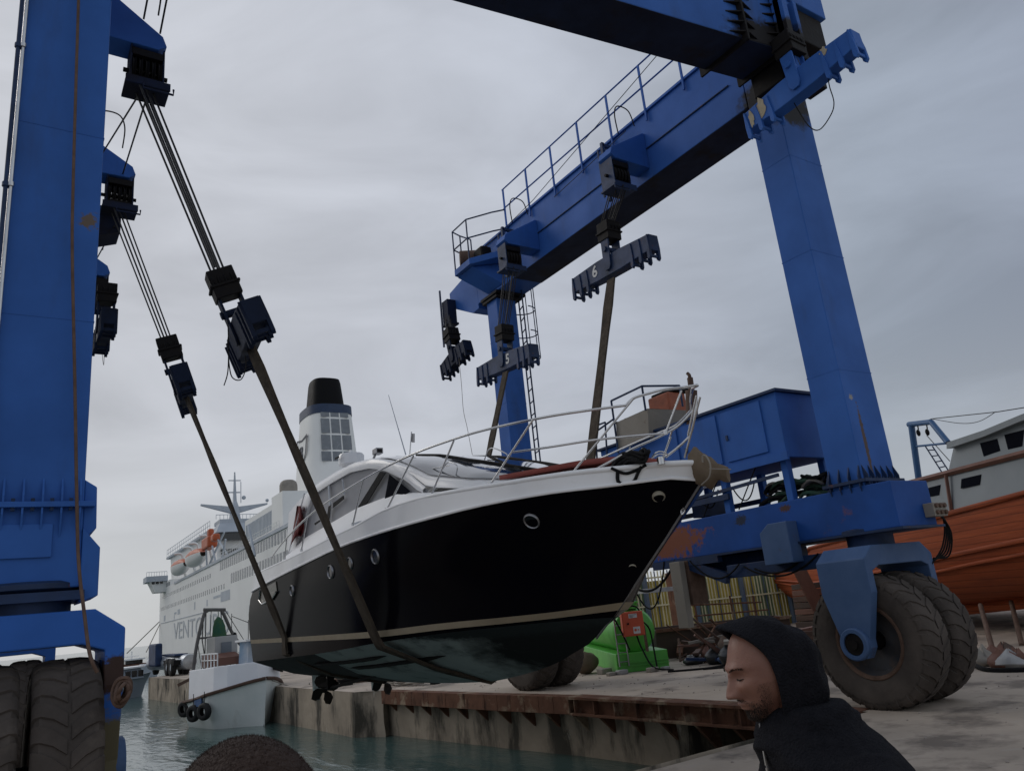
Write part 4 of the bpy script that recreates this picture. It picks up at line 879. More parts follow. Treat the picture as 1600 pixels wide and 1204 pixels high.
# strakes, shafts, propellers, rudders
mb = MB()
for s_ in (-1, 1):
    for f, y0, y1 in ((.6, 9.6, 12.2), (.33, 8.6, 11.2)):
        P0 = []
        for i in range(9):
            y = y0 + (y1 - y0) * i / 8; b1, z1 = at_y('C', y); b2, z2 = at_y('K1', y)
            P0.append(V(XC + s_ * (b2 + (b1 - b2) * f), y, z2 + (z1 - z2) * f - .015))
        mb.tube(P0, [.002] + [.03] * 7 + [.002], 4)
mb.build('spray_strake', BLACKG, YA)
for s_ in (-1, 1):
    mb = MB(); x = XC + s_ * .55; mb.tube([(x, 11.4, -.76), (x, 13.6, -1.02)], .028, 8); mb.bar((x, 13.3, -.75), (x, 13.3, -1.0), .03, .12); sh = mb.build('propeller_shaft', BLACKG, YA)
    mb = MB()
    for k in range(4):
        a = k * math.pi / 2 + .4; d = V(math.cos(a), 0, math.sin(a)); e = V(-math.sin(a), 0, math.cos(a)); c = V(x, 13.6, -1.02)
        mb.loft([[c + d * r + e * w * s2 + V(0, .05 * s2, 0) for s2 in (-1, 1)] for r, w in ((.03, .03), (.12, .09), (.2, .09), (.25, .03))])
    mb.sph((x, 13.62, -1.02), .05, 10, 6); mb.build('propeller', mat('dark_bronze', (.03, .024, .018), None, 6, .6, metal=.3), sh, solid=.012)
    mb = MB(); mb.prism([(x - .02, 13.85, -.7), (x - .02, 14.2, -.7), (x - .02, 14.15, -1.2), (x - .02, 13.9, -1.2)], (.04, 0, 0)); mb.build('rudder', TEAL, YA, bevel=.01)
mb = MB(); mb.hexa([(XC - 1.35, 14.2, -.46), (XC + 1.35, 14.2, -.46), (XC + 1.35, 14.75, -.44), (XC - 1.35, 14.75, -.44), (XC - 1.35, 14.2, -.42), (XC + 1.35, 14.2, -.42), (XC + 1.35, 14.75, -.4), (XC - 1.35, 14.75, -.4)]); mb.build('trim_tab', BLACKG, YA)
# swim platform + white quarter
mb = MB(); mb.hexa([(XC - 1.4, 14.2, .12), (XC + 1.4, 14.2, .12), (XC + 1.25, 15.0, .15), (XC - 1.25, 15.0, .15), (XC - 1.4, 14.2, .24), (XC + 1.4, 14.2, .24), (XC + 1.25, 15.0, .24), (XC - 1.25, 15.0, .24)]); mb.build('swim_platform', GEL, YA, bevel=.02)
mb = MB(); mb.loft([[V(XC - 1.5, 14.2, 1.0), V(XC + 1.5, 14.2, 1.0)], [V(XC - 1.48, 14.45, .8), V(XC + 1.48, 14.45, .8)], [V(XC - 1.3, 14.75, .24), V(XC + 1.3, 14.75, .24)]]); mb.build('stern_moulding', GEL, YA)
# bow fitting, pulpit and rails
def rp(pts, inset=.06): return [hit(u, v, inset, lambda y: at_y('D', y)[0]) for u, v in pts]
RL = []
mb = MB(); top = rp([(1068, 605), (1040, 608), (1012, 615), (990, 622), (978, 633)]); mb.tube(sm(top, 4), .0135, 8)
far = [V(2 * XC - p.x, p.y, p.z) for p in top]; mb.tube(sm([top[0], V(XC, top[0].y - .12, top[0].z - .01), far[0]], 6) , .0135, 8); mb.tube(sm(far, 4), .0135, 8)
t2 = rp([(978, 633), (890, 645), (833, 655), (760, 671), (709, 686), (646, 709), (587, 738), (520, 778), (480, 808), (450, 838), (432, 860), (425, 872)]); mb.tube(sm(t2, 4), .0135, 8)
mb.tube(sm([V(2 * XC - p.x, p.y, p.z) for p in t2], 4), .0135, 8)
rl = mb.build('bow_rail', CHROME, YA, smooth=60)
for a, b in (((1065, 610), (1040, 677)), ((990, 622), (893, 740)), ((833, 655), (766, 757)), ((709, 688), (672, 778)), ((646, 712), (604, 797)), ((568, 748), (551, 820)), ((520, 778), (513, 842)), ((480, 808), (471, 860)), ((448, 842), (445, 875))):
    P_ = rp([a, b], .05); mb = MB(); mb.tube(P_, .011, 8); mb.cyl(P_[1] - V(0, 0, .01), P_[1] + V(0, 0, .03), .022, n=8); mb.build('stanchion', CHROME, rl, smooth=60)
    if a[0] > 900: continue
    Q = [V(2 * XC - p.x, p.y, p.z) for p in P_]; mb = MB(); mb.tube(Q, .011, 8); mb.build('stanchion', CHROME, rl, smooth=60)
for ln in ([(1040, 677), (1000, 680), (930, 687), (860, 698), (802, 706)], [(1088, 618), (1084, 660), (1074, 685), (1040, 714)], [(1084, 640), (1060, 665), (1030, 682), (990, 700), (955, 720), (925, 736)]):
    mb = MB(); P_ = rp(ln, .05); mb.tube(sm(P_, 4), .0115, 8); mb.build('lower_rail', CHROME, rl, smooth=60)
for a, b in (((1094, 620), (1070, 715)), ((1088, 618), (1075, 680)), ((1004, 700), (996, 719)), ((1048, 683), (1036, 715))):
    P_ = [Px(*a, XC - .1), Px(*b, XC - .1)]; mb = MB(); mb.tube(P_, .010, 8); mb.build('stanchion', CHROME, rl, smooth=60)
mb = MB()
for u, v, w, h in ((1032, 717, 13, 9),):
    c = Px(u, v, XC - .35); mb.tube([c + V(.075 * math.cos(t), .075 * math.sin(t), .04 + .02 * math.sin(t * 2)) for t in [2 * math.pi * i / 16 for i in range(17)]], .007, 6); mb.cyl(c - V(0, 0, .05), c + V(0, 0, .02), .035, n=10)
mb.build('light_hoop', CHROME, YA, smooth=60)
for cpts in (((690, 735), (700, 722), (714, 727), (712, 743), (708, 753)), ((757, 718), (763, 703), (772, 700), (790, 708), (795, 715)), ((648, 752), (668, 735), (690, 729), (702, 727)), ((676, 768), (671, 772), (666, 778), (662, 768), (660, 750), (658, 742)), ((757, 730), (770, 728), (790, 733))):
    mb = MB(); mb.tube(sm([Px(u, v, 4.45) for u, v in cpts], 6), .007, 6); mb.build('grab_rail', CHROME, YA, smooth=60)
# anchor roller and stem plate
mb = MB(); mb.tube([V(XC, 4.72, .98), V(XC, 4.95, .92), V(XC, 5.5, .49), V(XC, 5.94, .165), V(XC, 6.3, -.10), V(XC, 6.75, -.40)], .012, 8); mb.build('stem_band', DCHR, YA, smooth=60)
mb = MB(); mb.tube(sm([Px(1068, 793, XC - .03), Px(1064, 797, XC - .05), Px(1066, 803, XC - .05), Px(1070, 797, XC - .03)]), .01, 6); mb.build('bow_eye', CHROME, YA, smooth=60)
# radar, search light, aerials, flag
c = Px(549, 718, 4.75); mb = MB(); mb.lathe(c, (0, 0, 1), [(.001, -.12), (.15, -.12), (.205, -.08), (.21, .06), (.19, .09), (.001, .10)], 28); mb.cyl(c - V(0, 0, .16), c - V(0, 0, .06), .14, n=16); rd = mb.build('radar_dome', GEL, YA, smooth=45)
mb = MB(); mb.bx(c.x - .26, c.x - .245, c.y - .1, c.y + .06, c.z + .01, c.z + .035); mb.build('badge', BLACKG, rd)
mb = MB(); mb.sph(c + V(0, 0, .13), .035, 10, 8); mb.build('light', GEL, rd)
c = Px(590, 705, 4.9); mb = MB(); mb.bx(c.x - .05, c.x + .07, c.y - .06, c.y + .1, c.z - .04, c.z + .05); mb.tube(sm([c + V(-.02, .05, -.04), c + V(-.03, .1, -.1), c + V(-.02, .1, -.17)]), .022, 6); mb.build('search_light', DCHR, YA, bevel=.012)
mb = MB(); mb.bx(c.x - .035, c.x + .05, c.y - .064, c.y - .058, c.z - .03, c.z + .03); mb.build('light_lens', BLACKG, YA)
mb = MB(); mb.tube([Px(634, 710, 4.9), Px(607, 617, 4.9)], [.009, .004], 6); mb.build('whip_aerial', SHIPG, YA, smooth=60)
mb = MB(); mb.tube([Px(640, 712, 5.1), Px(643, 674, 5.1)], .009, 6); mb.build('aerial_pole', GEL, YA, smooth=60)
mb = MB(); mb.loft([[Px(642 + 6 * t, 675 + 14 * s_ + (2 if t else 0), 5.1 + .03 * math.sin(6 * t)) for s_ in (0, .5, 1)] for t in (0, .35, .7, 1)]); mb.build('small_flag', CANVAS, YA, solid=.004)
mb = MB(); mb.tube([Px(441, 900, 4.2), Px(476, 770, 4.2)], .012, 8); fp_ = mb.build('flag_staff', GEL, YA, smooth=60)
mb = MB(); rows = []
for i in range(9):
    s_ = i / 8; row = []
    for t in [j / 6 for j in range(7)]:
        u = 464 + s_ * -10 + t * (6 + 10 * math.sin(s_ * 3.0)); v = 790 + s_ * 62 + t * 6 * math.sin(s_ * 4) - (8 * t if s_ > .8 else 0)
        row.append(Px(u, v, 4.2 + .05 * math.sin(t * 7 + s_ * 3)))
    rows.append(row)
mb.loft(rows); mb.build('ensign', mat('dark_red_cloth', (.16, .018, .018), (.10, .012, .012), 5, .9), fp_, smooth=60, solid=.004)
mb = MB(); mb.loft([[Px(444 + i * .9 + (1 - t) * 2, 892 - i * 4 + 6 * t, 4.1 + .02 * math.sin(i)) for t in (0, .5, 1)] for i in range(5)]); mb.build('lettered_dinghy_strap', ORANGE, fp_, solid=.004); bpy.data.objects.remove(bpy.data.objects['lettered_dinghy_strap'])
# script lettering squiggle on the coaming (illegible in the photo)
# slings
sling(s1.matrix_world @ V(0, 0, -.1), (8.86, 9.4, 5.45), [(XC - 1.50, -.20), (XC - 1.44, -.30), (XC - .7, -.64), (XC, -.885), (XC + .7, -.64), (XC + 1.44, -.30), (XC + 1.50, -.20)], 'sling_strap', 'wide webbing sling passing under the yacht amidships up to the bar marked 6', .10, 9.1)
sling(s2.matrix_world @ V(0, 0, -.1), (8.86, 13.05, 4.85), [(XC - 1.53, -.10), (XC - 1.53, -.34), (XC - .8, -.74), (XC, -.95), (XC + .8, -.74), (XC + 1.5, -.36), (XC + 1.53, -.10)], 'sling_strap', 'webbing sling under the yacht stern up to the bar marked 5', .09, 12.6)
# black rope bundle on the bow, brown tarpaulin round the anchor
RB = thing('mooring_rope', Px(985, 735, 4.7), 'tangled black mooring rope draped over the white bow edge of the yacht', 'rope')
mb = MB(); random.seed(11); c = hit(982, 731, 0, lambda y: at_y('D', y)[0])
for k in range(8):
    ph = random.random() * 6; a = .16 + random.random() * .1
    mb.tube([c + V(.04 + .04 * math.sin(t + ph), a * math.cos(t), .04 + .012 * k + .03 * math.sin(3 * t + ph)) for t in [2 * math.pi * i / 20 for i in range(21)]], .016, 6)
hang = [hit(u, v, -.02) for u, v in ((965, 735), (966, 752), (978, 756), (990, 752), (997, 738), (1002, 728))]
mb.tube(sm(hang), .018, 6); mb.tube(sm([hit(u, v, -.03) for u, v in ((955, 731), (975, 739), (990, 736), (1010, 726))]), .016, 6)
mb.build('rope_strand', BLACKC, RB, smooth=60)
TB_ = thing('anchor_tarpaulin', Px(1115, 740, XC), 'brown crumpled tarpaulin wrapped round the anchor at the yacht bow', 'tarpaulin')
mb = MB()
rows = []
for i in range(13):
    s_ = i / 12; ctr = lerp(Px(1080, 728, XC), Px(1138, 740, XC - .05), s_); row = []
    for j in range(16):
        t = 2 * math.pi * j / 16; rr = (.06 + .10 * math.sin(min(1, s_ * 1.2 + .12) * math.pi)) * (1 + .35 * mnoise.noise(V(s_ * 5, math.cos(t) * 1.5, math.sin(t) * 1.5)))
        row.append(ctr + V(.7 * rr * math.cos(t), .25 * rr * math.cos(t), rr * math.sin(t) * 1.15))
    rows.append(row)
mb.loft(rows, True, True); mb.build('tarpaulin', TARPB, TB_, smooth=60)
mb = MB(); mb.tube(sm([Px(u, v, XC - .16) for u, v in ((1098, 722), (1098, 712), (1104, 713), (1110, 727), (1108, 745), (1096, 757))]), .008, 6); mb.tube([Px(1108, 732, XC - .16), Px(1142, 733, XC - .1)], .006, 6); mb.build('lashing', BEIGE, TB_, smooth=60)
# ================================================================ FERRY (far side of the harbour)
dF = ray(45, 1028); dF.z = 0; dF.normalize()
E1 = -dF; E2 = V(dF.y, -dF.x, 0)
_o = ray(248, 1005); FO = _o * (268 / _o.y); FO.z = 0
FE = thing('ferry', FO + V(0, 0, WZ), 'large white passenger ferry with black topped funnel moored across the harbour', 'ferry')
def sh(s, w, z): return FO + E1 * s + E2 * w + V(0, 0, z)
def fw(u, v, w=0): # ray meets the ship-side plane offset w
    r = ray(u, v); t = (FO.dot(E2) + w) / r.dot(E2); return r * t
def fsw(p): q = p - FO; return q.dot(E1), q.dot(E2), p.z
def sbox(m, s0, s1, w0, w1, z0, z1, ch=0): return m.hexa([sh(s0, w0, z0), sh(s1, w0, z0), sh(s1, w1, z0), sh(s0, w1, z0), sh(s0 + ch, w0, z1), sh(s1, w0, z1), sh(s1, w1, z1), sh(s0 + ch, w1, z1)])
LS, BW, DK = 188, 24, 16.0
m = MB()
prof = [(-6, -4.0), (0, -2.8), (0, 5), (-1.5, 14), (-2.5, DK)]
plan = [(-2, 0), (20, 0), (60, 0), (LS, 0), (LS, BW), (60, BW), (20, BW - 0), (-2, BW - 4)]
rows = []
for z, b in ((WZ - 1, 0), (4, 0), (DK, 0)):
    rows.append([sh(0 + 0 * z, 0, z), sh(LS, 0, z), sh(LS, BW, z), sh(0, BW, z), sh(-9 - z * .3, BW * .5, z)])
m.loft(rows, True, True); fh = m.build('hull', SHIPW, FE)
m = MB(); sbox(m, 30, LS - 2, -.25, .0, DK - .3, DK + .25); sbox(m, 4, 92, -.12, 0, 5.9, 6.05); m.build('deck_moulding', SHIPG, fh)
# forward block under the bridge, superstructure tiers
m = MB(); sbox(m, 1, 20, .01, BW, DK, 17.8); sbox(m, 20, 110, 6.5, BW - 5, DK + .01, 19.5); m.build('forward_block', SHIPW, FE)
m = MB(); m.hexa([sh(0, 3.3, DK + 1.81), sh(42, 8.3, DK), sh(42, 21, DK), sh(0, 21, DK + 1.81), sh(0, 2.8, 25.8), sh(42, 7.8, 28.6), sh(42, 21.5, 28.6), sh(0, 21.5, 25.8)]); up = m.build('upper_deckhouse', SHIPW, FE)
m = MB(); m.hexa([sh(-2, 1.8, 25.6), sh(42.5, 6.8, 28.4), sh(42.5, 22.6, 28.4), sh(-2, 22.6, 25.6), sh(-2, 1.8, 26.2), sh(42.5, 6.8, 29.1), sh(42.5, 22.6, 29.1), sh(-2, 22.6, 26.2)]); m.build('deck_overhang', SHIPG, up)
m = MB()
for h in (1.2, 2.4): m.tube([sh(-2, 2, 26.1 + h), sh(42, 7, 29 + h)], .07, 5)
for k in range(23): m.tube([sh(-2 + 2 * k, 2 + k * .227, 26.1 + k * .13), sh(-2 + 2 * k, 2 + k * .227, 28.5 + k * .13)], .05, 4)
m.build('top_railing', SHIPG, up)
# aft facing bridge front
m = MB(); m.hexa([sh(42.01, 8, DK), sh(47, 8, DK), sh(47, 21, DK), sh(42.01, 21, DK), sh(42.01, 8, 27), sh(46, 8, 27), sh(46, 21, 27), sh(42.01, 21, 27)]); br = m.build('bridge_house', SHIPW, FE)
m = MB(); sbox(m, 46.01, 48.5, 8.0, 21.6, 25.2, 27.3); m.build('bridge_window_band', DGLASS, br)
m = MB(); m.hexa([sh(42.6, 7.2, 27.31), sh(50, 7.2, 27.31), sh(50, 22.5, 27.31), sh(42.6, 22.5, 27.31), sh(42.6, 8.5, 30), sh(48, 8.5, 30), sh(48, 21, 30), sh(42.6, 21, 30)]); m.build('bridge_roof', SHIPG, br)
m = MB(); sbox(m, 44, 47.5, 9, 20, 21.6, 23.0); m.build('lower_window_band', DGLASS, br)
# radar mast
mc = sh(80, 12.5, 0)
def ms(w, z, s=80): return sh(s - 36, w + .7, z)
zb = 30.0
m = MB(); m.loft([[sh(44 + ds * k, 13.2 + dw * k * .5, z) for ds, dw in ((-1, -1), (1, -1), (1, 1), (-1, 1))] for k, z in ((2.6, zb), (1.5, zb + 5), (.8, zb + 6.5), (.4, zb + 12.5), (.25, zb + 14.8))], True, True); ma = m.build('radar_mast', SHIPG, FE)
m = MB()
for s_ in (-1, 1): m.hexa([ms(12.5 + s_ * .5, zb + 3.0, 79), ms(12.5 + s_ * .5, zb + 3.0, 81), ms(12.5 + s_ * 9., zb + 5.4, 80.5), ms(12.5 + s_ * 9., zb + 5.4, 79.5), ms(12.5 + s_ * .5, zb + 4.8, 79), ms(12.5 + s_ * .5, zb + 4.8, 81), ms(12.5 + s_ * 9., zb + 5.8, 80.5), ms(12.5 + s_ * 9., zb + 5.8, 79.5)])
m.build('mast_wing', SHIPG, ma)
m = MB(); m.bar(ms(9.5, zb + 9), ms(14, zb + 9), .3, .3); m.bar(ms(10.8, zb + 12.4), ms(14.2, zb + 12.4), .25, .25); m.bar(ms(14.2, zb + 6), ms(14.2, zb + 12), .18, .18); m.sph(ms(15, zb + 7.5), .6, 8, 6); m.sph(ms(21.5, zb + 6.6), .5, 8, 6); m.build('mast_fitting', SHIPG, ma)
m = MB(); sbox(m, 40, 48, 8.5, 19.5, zb + .01, zb + 1.0)
for k in range(13): m.tube([sh(48, 7.5 + k, zb + 1), sh(48, 7.5 + k, zb + 2.2)], .06, 4)
m.tube([sh(48, 7.5, zb + 2.2), sh(48, 19.5, zb + 2.2)], .08, 4); m.build('mast_platform', SHIPG, ma)
# bridge wing sticking out at the far corner
def atS(u, v, s): r = ray(u, v); t = (FO.dot(E1) + s) / r.dot(E1); return r * t
m = MB(); wp = [fsw(atS(u, v, 8)) for u, v in ((225, 903), (228, 916), (283, 905))]
w0 = wp[0][1]; zt_ = wp[0][2]
sbox(m, 6, 14, w0, .3, zt_ - 1.6, zt_); wg = m.build('bridge_wing', SHIPG, FE)
m = MB(); m.hexa([sh(7, w0 * .55, DK - 1.2), sh(13, w0 * .55, DK - 1.2), sh(13, -.01, DK - 1.2), sh(7, -.01, DK - 1.2), sh(6.5, w0 * .8, zt_ - 1.61), sh(13.5, w0 * .8, zt_ - 1.61), sh(13.5, -.01, zt_ - 1.61), sh(6.5, -.01, zt_ - 1.61)]); m.build('wing_cabin', SHIPW, wg)
m = MB(); 
for k in range(3): sbox(m, 13.4, 13.75, w0 * (.72 - .2 * k), w0 * (.58 - .2 * k), DK + 1.2, DK + 2.6)
m.build('wing_window', DGLASS, wg)
m = MB()
for k in range(9): m.tube([sh(14, w0 * (1 - k / 8), zt_), sh(14, w0 * (1 - k / 8), zt_ + 1.2)], .05, 4)
m.tube([sh(14, w0, zt_ + 1.2), sh(14, 0, zt_ + 1.2)], .06, 4); m.build('wing_railing', SHIPG, wg)
# aft deckhouses
m = MB(); sbox(m, 111, 134, 1.2, BW - 1.2, DK + .26, 21.6); dh = m.build('aft_deckhouse', SHIPW, FE)
m = MB()
for k in range(21): sbox(m, 112 + k * 1.02, 112.5 + k * 1.02, 1.1, 1.2, DK + 1.2, 20.6)
m.build('wall_rib', SHIPG, dh)
m = MB(); sbox(m, 134.01, 141, .6, 9, DK + .26, 22.4); m.build('stair_tower', SHIPW, FE)
m = MB(); m.lathe(sh(137.5, 2.6, 22.4), (0, 0, 1), [(1.5, 0), (1.5, 1.6), (1.3, 2.1), (.9, 2.4), (.01, 2.5)], 20); m.build('ventilator', BEIGE, FE, smooth=40)
m = MB(); sbox(m, 150.01, 186, 2, 20, DK + .26, 18.6); m.build('stern_deckhouse', SHIPG, FE)
m = MB()
for h in (.6, 1.2):
    m.tube([sh(92, -.05, DK + .25 + h), sh(142, -.05, DK + .25 + h)], .05, 4)
for k in range(30): m.tube([sh(92 + k * 1.7, -.05, DK + .25), sh(92 + k * 1.7, -.05, DK + 1.5)], .04, 4)
m.build('deck_railing', SHIPW, FE)
# funnel
fc = fw(510, 700, 12); fs_, fw_, _ = fsw(fc)
def fun(k_s, k_w, z, off=0, n=32): # superellipse ring
    o = []
    for i in range(n):
        t = 2 * math.pi * i / n; c, s = math.cos(t), math.sin(t)
        o.append(sh(fs_ + off + k_s * math.copysign(abs(c) ** .65, c), fw_ + k_w * math.copysign(abs(s) ** .65, s), z))
    return o
FZ = lambda v: (fw(510, v, 12) if True else None).z
z0, z1, z2, z3 = FZ(800), FZ(655), FZ(641), FZ(594)
m = MB(); m.loft([fun(8.2, 6.0, DK), fun(7.6, 5.6, z0), fun(5.6, 4.3, z1)], True, True); fn = m.build('funnel', SHIPW, FE, smooth=50)
m = MB(); m.loft([fun(5.7, 4.4, z1 + .01), fun(5.6, 4.35, z2)], True, True); m.build('funnel_blue_band', mat('navy_band_paint', (.012, .035, .09), None, 2, .5), fn, smooth=50)
m = MB(); m.loft([fun(3.9, 3.3, z2), fun(3.2, 2.8, z3 - .8), fun(3.0, 2.6, z3)], True, True)
m.build('funnel_black_top', mat('soot_black', (.003, .003, .004), (.005, .005, .006), 1, .6, spec=.12), fn, smooth=50)
# louvre panels on the aft face (facing +s)
for r_ in range(4):
    for c_ in range(3):
        zt, zl = [(655, 662), (665, 688), (691, 714), (717, 732)][r_]
        za, zb_ = FZ(zt), FZ(zl); t = (z1 - (za + zb_) / 2) / (z1 - z0); sx = 5.6 + 2.0 * t + .05; wx = (4.3 + 1.3 * t)
        m = MB()
        wa = fw_ + wx * (-.62 + c_ * .42); wb = wa + wx * .36
        tt = lambda z: 5.6 + 2.0 * (z1 - z) / (z1 - z0) + .03
        m.hexa([sh(fs_ + tt(zb_) - .2, wa, zb_), sh(fs_ + tt(zb_), wa, zb_), sh(fs_ + tt(zb_), wb, zb_), sh(fs_ + tt(zb_) - .2, wb, zb_), sh(fs_ + tt(za) - .2, wa, za), sh(fs_ + tt(za), wa, za), sh(fs_ + tt(za), wb, za), sh(fs_ + tt(za) - .2, wb, za)])
        m.build('funnel_louvre', SHIPWIN, fn)
# shield emblem with the letter B on the side of the funnel
def funside(ds, z): # point on the -w face
    t = (z1 - z) / (z1 - z0); return sh(fs_ + ds, fw_ - (4.3 + 1.3 * t) - .06, z)
zs1, zs0 = FZ(684), FZ(735)
NAVY = mat('navy_lettering', (.012, .018, .045), None, 4, .6)
hS = zs1 - zs0
outer = [(-3.2, zs1), (0, zs1 - .5), (3.2, zs1), (3.2, zs0 + hS * .45), (1.9, zs0 + hS * .15), (0, zs0), (-1.9, zs0 + hS * .15), (-3.2, zs0 + hS * .45)]
m = MB()
for i in range(8):
    a, b = outer[i], outer[(i + 1) % 8]; cz = (zs0 + zs1) / 2
    ia = (a[0] * .84, cz + (a[1] - cz) * .86); ib = (b[0] * .84, cz + (b[1] - cz) * .86)
    m.add([funside(*a), funside(*b), funside(*ib), funside(*ia)], [(0, 1, 2, 3)])
m.build('shield_emblem', NAVY, fn, solid=.04)
m = MB(); put_text(m, 'VB', hS * .62, funside(-2.6, zs0 + hS * .28), E1, (funside(0, zs1) - funside(0, zs0)), .85, .03, 20); m.build('emblem_letter', NAVY, fn)
# hull lettering and windows
m = MB(); put_text(m, 'VENTOURIS', 6.3, sh(30, -.06, .9), E1, (0, 0, 1), 2.15, -.02, 20); lt = m.build('hull_lettering', mat('pale_grey_blue_lettering', (.40, .43, .46), (.50, .52, .54), .5, .7), FE)
lt['label'] = 'first word of the huge pale grey letters along the ferry side'
m = MB(); put_text(m, 'FERRIES', 6.3, sh(30 + 2.15 * 6.3 * 6.55, -.06, .9), E1, (0, 0, 1), 2.15, -.02, 20); m.build('hull_lettering', MATS['pale_grey_blue_lettering'], FE)
nwin = 0
def win(s, z, a, h, parent=fh, w=-.03):
    m = MB(); m.hexa([sh(s, w - .02, z), sh(s + a, w - .02, z), sh(s + a, w + .1, z), sh(s, w + .1, z), sh(s, w - .02, z + h), sh(s + a, w - .02, z + h), sh(s + a, w + .1, z + h), sh(s, w + .1, z + h)]); return m
for k in range(40): win(93 + k * 1.95, 14.0 - .25, 1.15, 1.75).build('window', SHIPWIN, fh)
for k in range(36): win(104 + k * 1.95, 10.3, 1.1, 1.9).build('window', SHIPWIN, fh)
ms_ = MB()
for k in range(30): ms_.add(win(6 + k * 2.6, 13.1, .9, .95).v, MB().hexa([V(0, 0, 0)] * 8).f)
for k in range(37): ms_.add(win(3 + k * 2.6, 9.7, .9, 1.0).v, MB().hexa([V(0, 0, 0)] * 8).f)
for k in range(10): ms_.add(win(2 + k * 1.9, 16.1, .9, 1.1).v, MB().hexa([V(0, 0, 0)] * 8).f)
sw = ms_.build('small_cabin_windows', SHIPWIN, fh); sw['kind'] = 'stuff'
for s, z, a, h in ((30, 7.5, 4, .5), (30, 6.2, .7, 1.2), (36, 7.2, 4, 1.3), (86, 8.3, 8, .5), (94, 7.2, 9, 2.0), (10, 6.4, 3, 1.6), (62, 7.2, 1.2, 1.8), (78, 7.2, 1.2, 1.4)):
    win(s, z, a, h).build('shell_door', SHIPG, fh)
m = MB(); m.tube([sh(-1, 1, 7.5), sh(-8, -8, -1.7)], .14, 6); m.tube([sh(-1, 1, 7.5), sh(14, -5, -1.8)], .14, 6); mr = m.build('mooring_line', BEIGE, None, smooth=60)
tag(mr, 'pale mooring lines running down from the ferry bow', 'mooring line')
# lifeboats
for i, (s, L_) in enumerate(((42, 20), (66, 20))):
    lb = thing('lifeboat', sh(s, -1, 19), ['orange and white lifeboat hanging on the ferry, farther one', 'orange and white lifeboat hanging on the ferry, nearer one with orange davit'][i], 'lifeboat', 'lifeboats on the ferry')
    m = MB(); rows = []
    for k in range(13):
        t = k / 12; wd = 2.0 * math.sin(math.pi * (.06 + .88 * t)) ** .6; z0_ = 17.2 + 1.4 * (abs(t - .5) * 2) ** 3
        rows.append([sh(s - L_ / 2 + L_ * t, -.5 + wd * math.cos(a), 19.6 - (19.6 - z0_) * max(0, math.sin(a)) ** .8) for a in [math.pi * j / 8 for j in range(9)]])
    m.loft(rows); m.build('lower_hull', SHIPW, lb, smooth=60)
    m = MB(); rows = []
    for k in range(13):
        t = k / 12; wd = 2.0 * math.sin(math.pi * (.06 + .88 * t)) ** .6
        rows.append([sh(s - L_ / 2 + L_ * t, -.5 + wd * math.cos(a), 19.6 + 1.6 * math.sin(a) * math.sin(math.pi * t) ** .4) for a in [math.pi * j / 8 for j in range(9)]])
    m.loft(rows); m.build('canopy', ORANGE, lb, smooth=60)
    m = MB()
    for ds in (-L_ * .38, L_ * .38): m.tube(sm([sh(s + ds, 2.4, DK), sh(s + ds, 1.5, 20), sh(s + ds, 1.0, 23.3), sh(s + ds, -1, 23.6)]), .35, 6)
    m.build('davit', SHIPW, lb, smooth=60)
m = MB(); sbox(m, 76, 84, -1.0, 1.2, 19.8, 22.4); sbox(m, 80, 82, -.5, .8, 22.4, 24.2); sbox(m, 86, 89, -.8, .8, 20.6, 22.2); od = m.build('rescue_boat', ORANGE, None, bevel=.4); tag(od, 'small bright orange rescue craft on its davit beside the ferry bridge', 'rescue boat')
m = MB()
for a, b in (((80, 0, DK), (92, 1, 22)), ((86, 0, 22.5), (95, 1, 17)), ((88, 0, DK), (84, 0, 20)), ((78, 0, DK), (79, -.4, 19.9)), ((92, .5, 16), (96, .5, 20))): m.tube([sh(*a), sh(*b)], .22, 5)
m.build('davit_frame', SHIPG, FE)
m = MB(); m.tube([fw(388, 820, -2), fw(398, 868, -2)], .25, 6); m.build('flag_pole', SHIPG, FE)

# ================================================================ TRAWLER at the quay
TR0 = Pz(413, 1133, WZ)
hd = V(.156, -.988, 0).normalized(); sd_ = V(hd.y, -hd.x, 0) * 1.0      # sd_: toward camera-left side
if sd_.x > 0: sd_ = -sd_
TRW = thing('fishing_trawler', TR0, 'small white wooden trawler with brown rubbing strake moored bow on at the quay', 'fishing boat')
def tp(a, b, z): return TR0 + hd * -a * .55 + sd_ * b * .95 + V(0, 0, z)   # a aft, b to port(left), z above water
Lh = 6.6
def tb(t, k): # half breadth
    full = 1.35
    e = [1.5, .75, .6][k]; return full * min(1, (max(0, t) * 2.1)) ** e * (1 - .10 * max(0, t - .6))
rows = []
for i in range(25):
    t = i / 24; sh_ = 1.42 - .95 * t + .35 * t * t
    rk = -.28 + 0
    row = []
    for k, f in ((0, 0.), (1, .45), (2, 1.)):
        pass
    ring_ = []
    for f in [j / 6 for j in range(7)]:
        z = -.15 + f * (sh_ + .15); a = Lh * t - .30 * f * (1 - t)
        b = 1.35 * min(1, max(0, t) * 2.4 + .0) ** (1.25 - .65 * f) * (.72 + .28 * f ** .7) if t > 0 else 0.0
        ring_.append((a, b, z))
    rows.append(ring_)
m = MB()
for s_ in (1, -1): m.loft([[tp(a, s_ * b, z) for a, b, z in r] for r in rows])
m.loft([[tp(a, b, z) for a, b, z in rows[-1]], [tp(a, -b, z) for a, b, z in rows[-1]]])
TWH = mat('trawler_hull_paint', (.74, .77, .75), (.64, .69, .67), 1.2, .6, .1, 9, spots=((.34, .33, .29), 1.4, .60, .15, .5, (1, 1, .4)))
th_ = m.build('hull', TWH, TRW, smooth=50)
m = MB()
for s_ in (1, -1): m.tube([tp(r[-1][0], s_ * (r[-1][1] + .02), r[-1][2]) for r in rows], .06, 6)
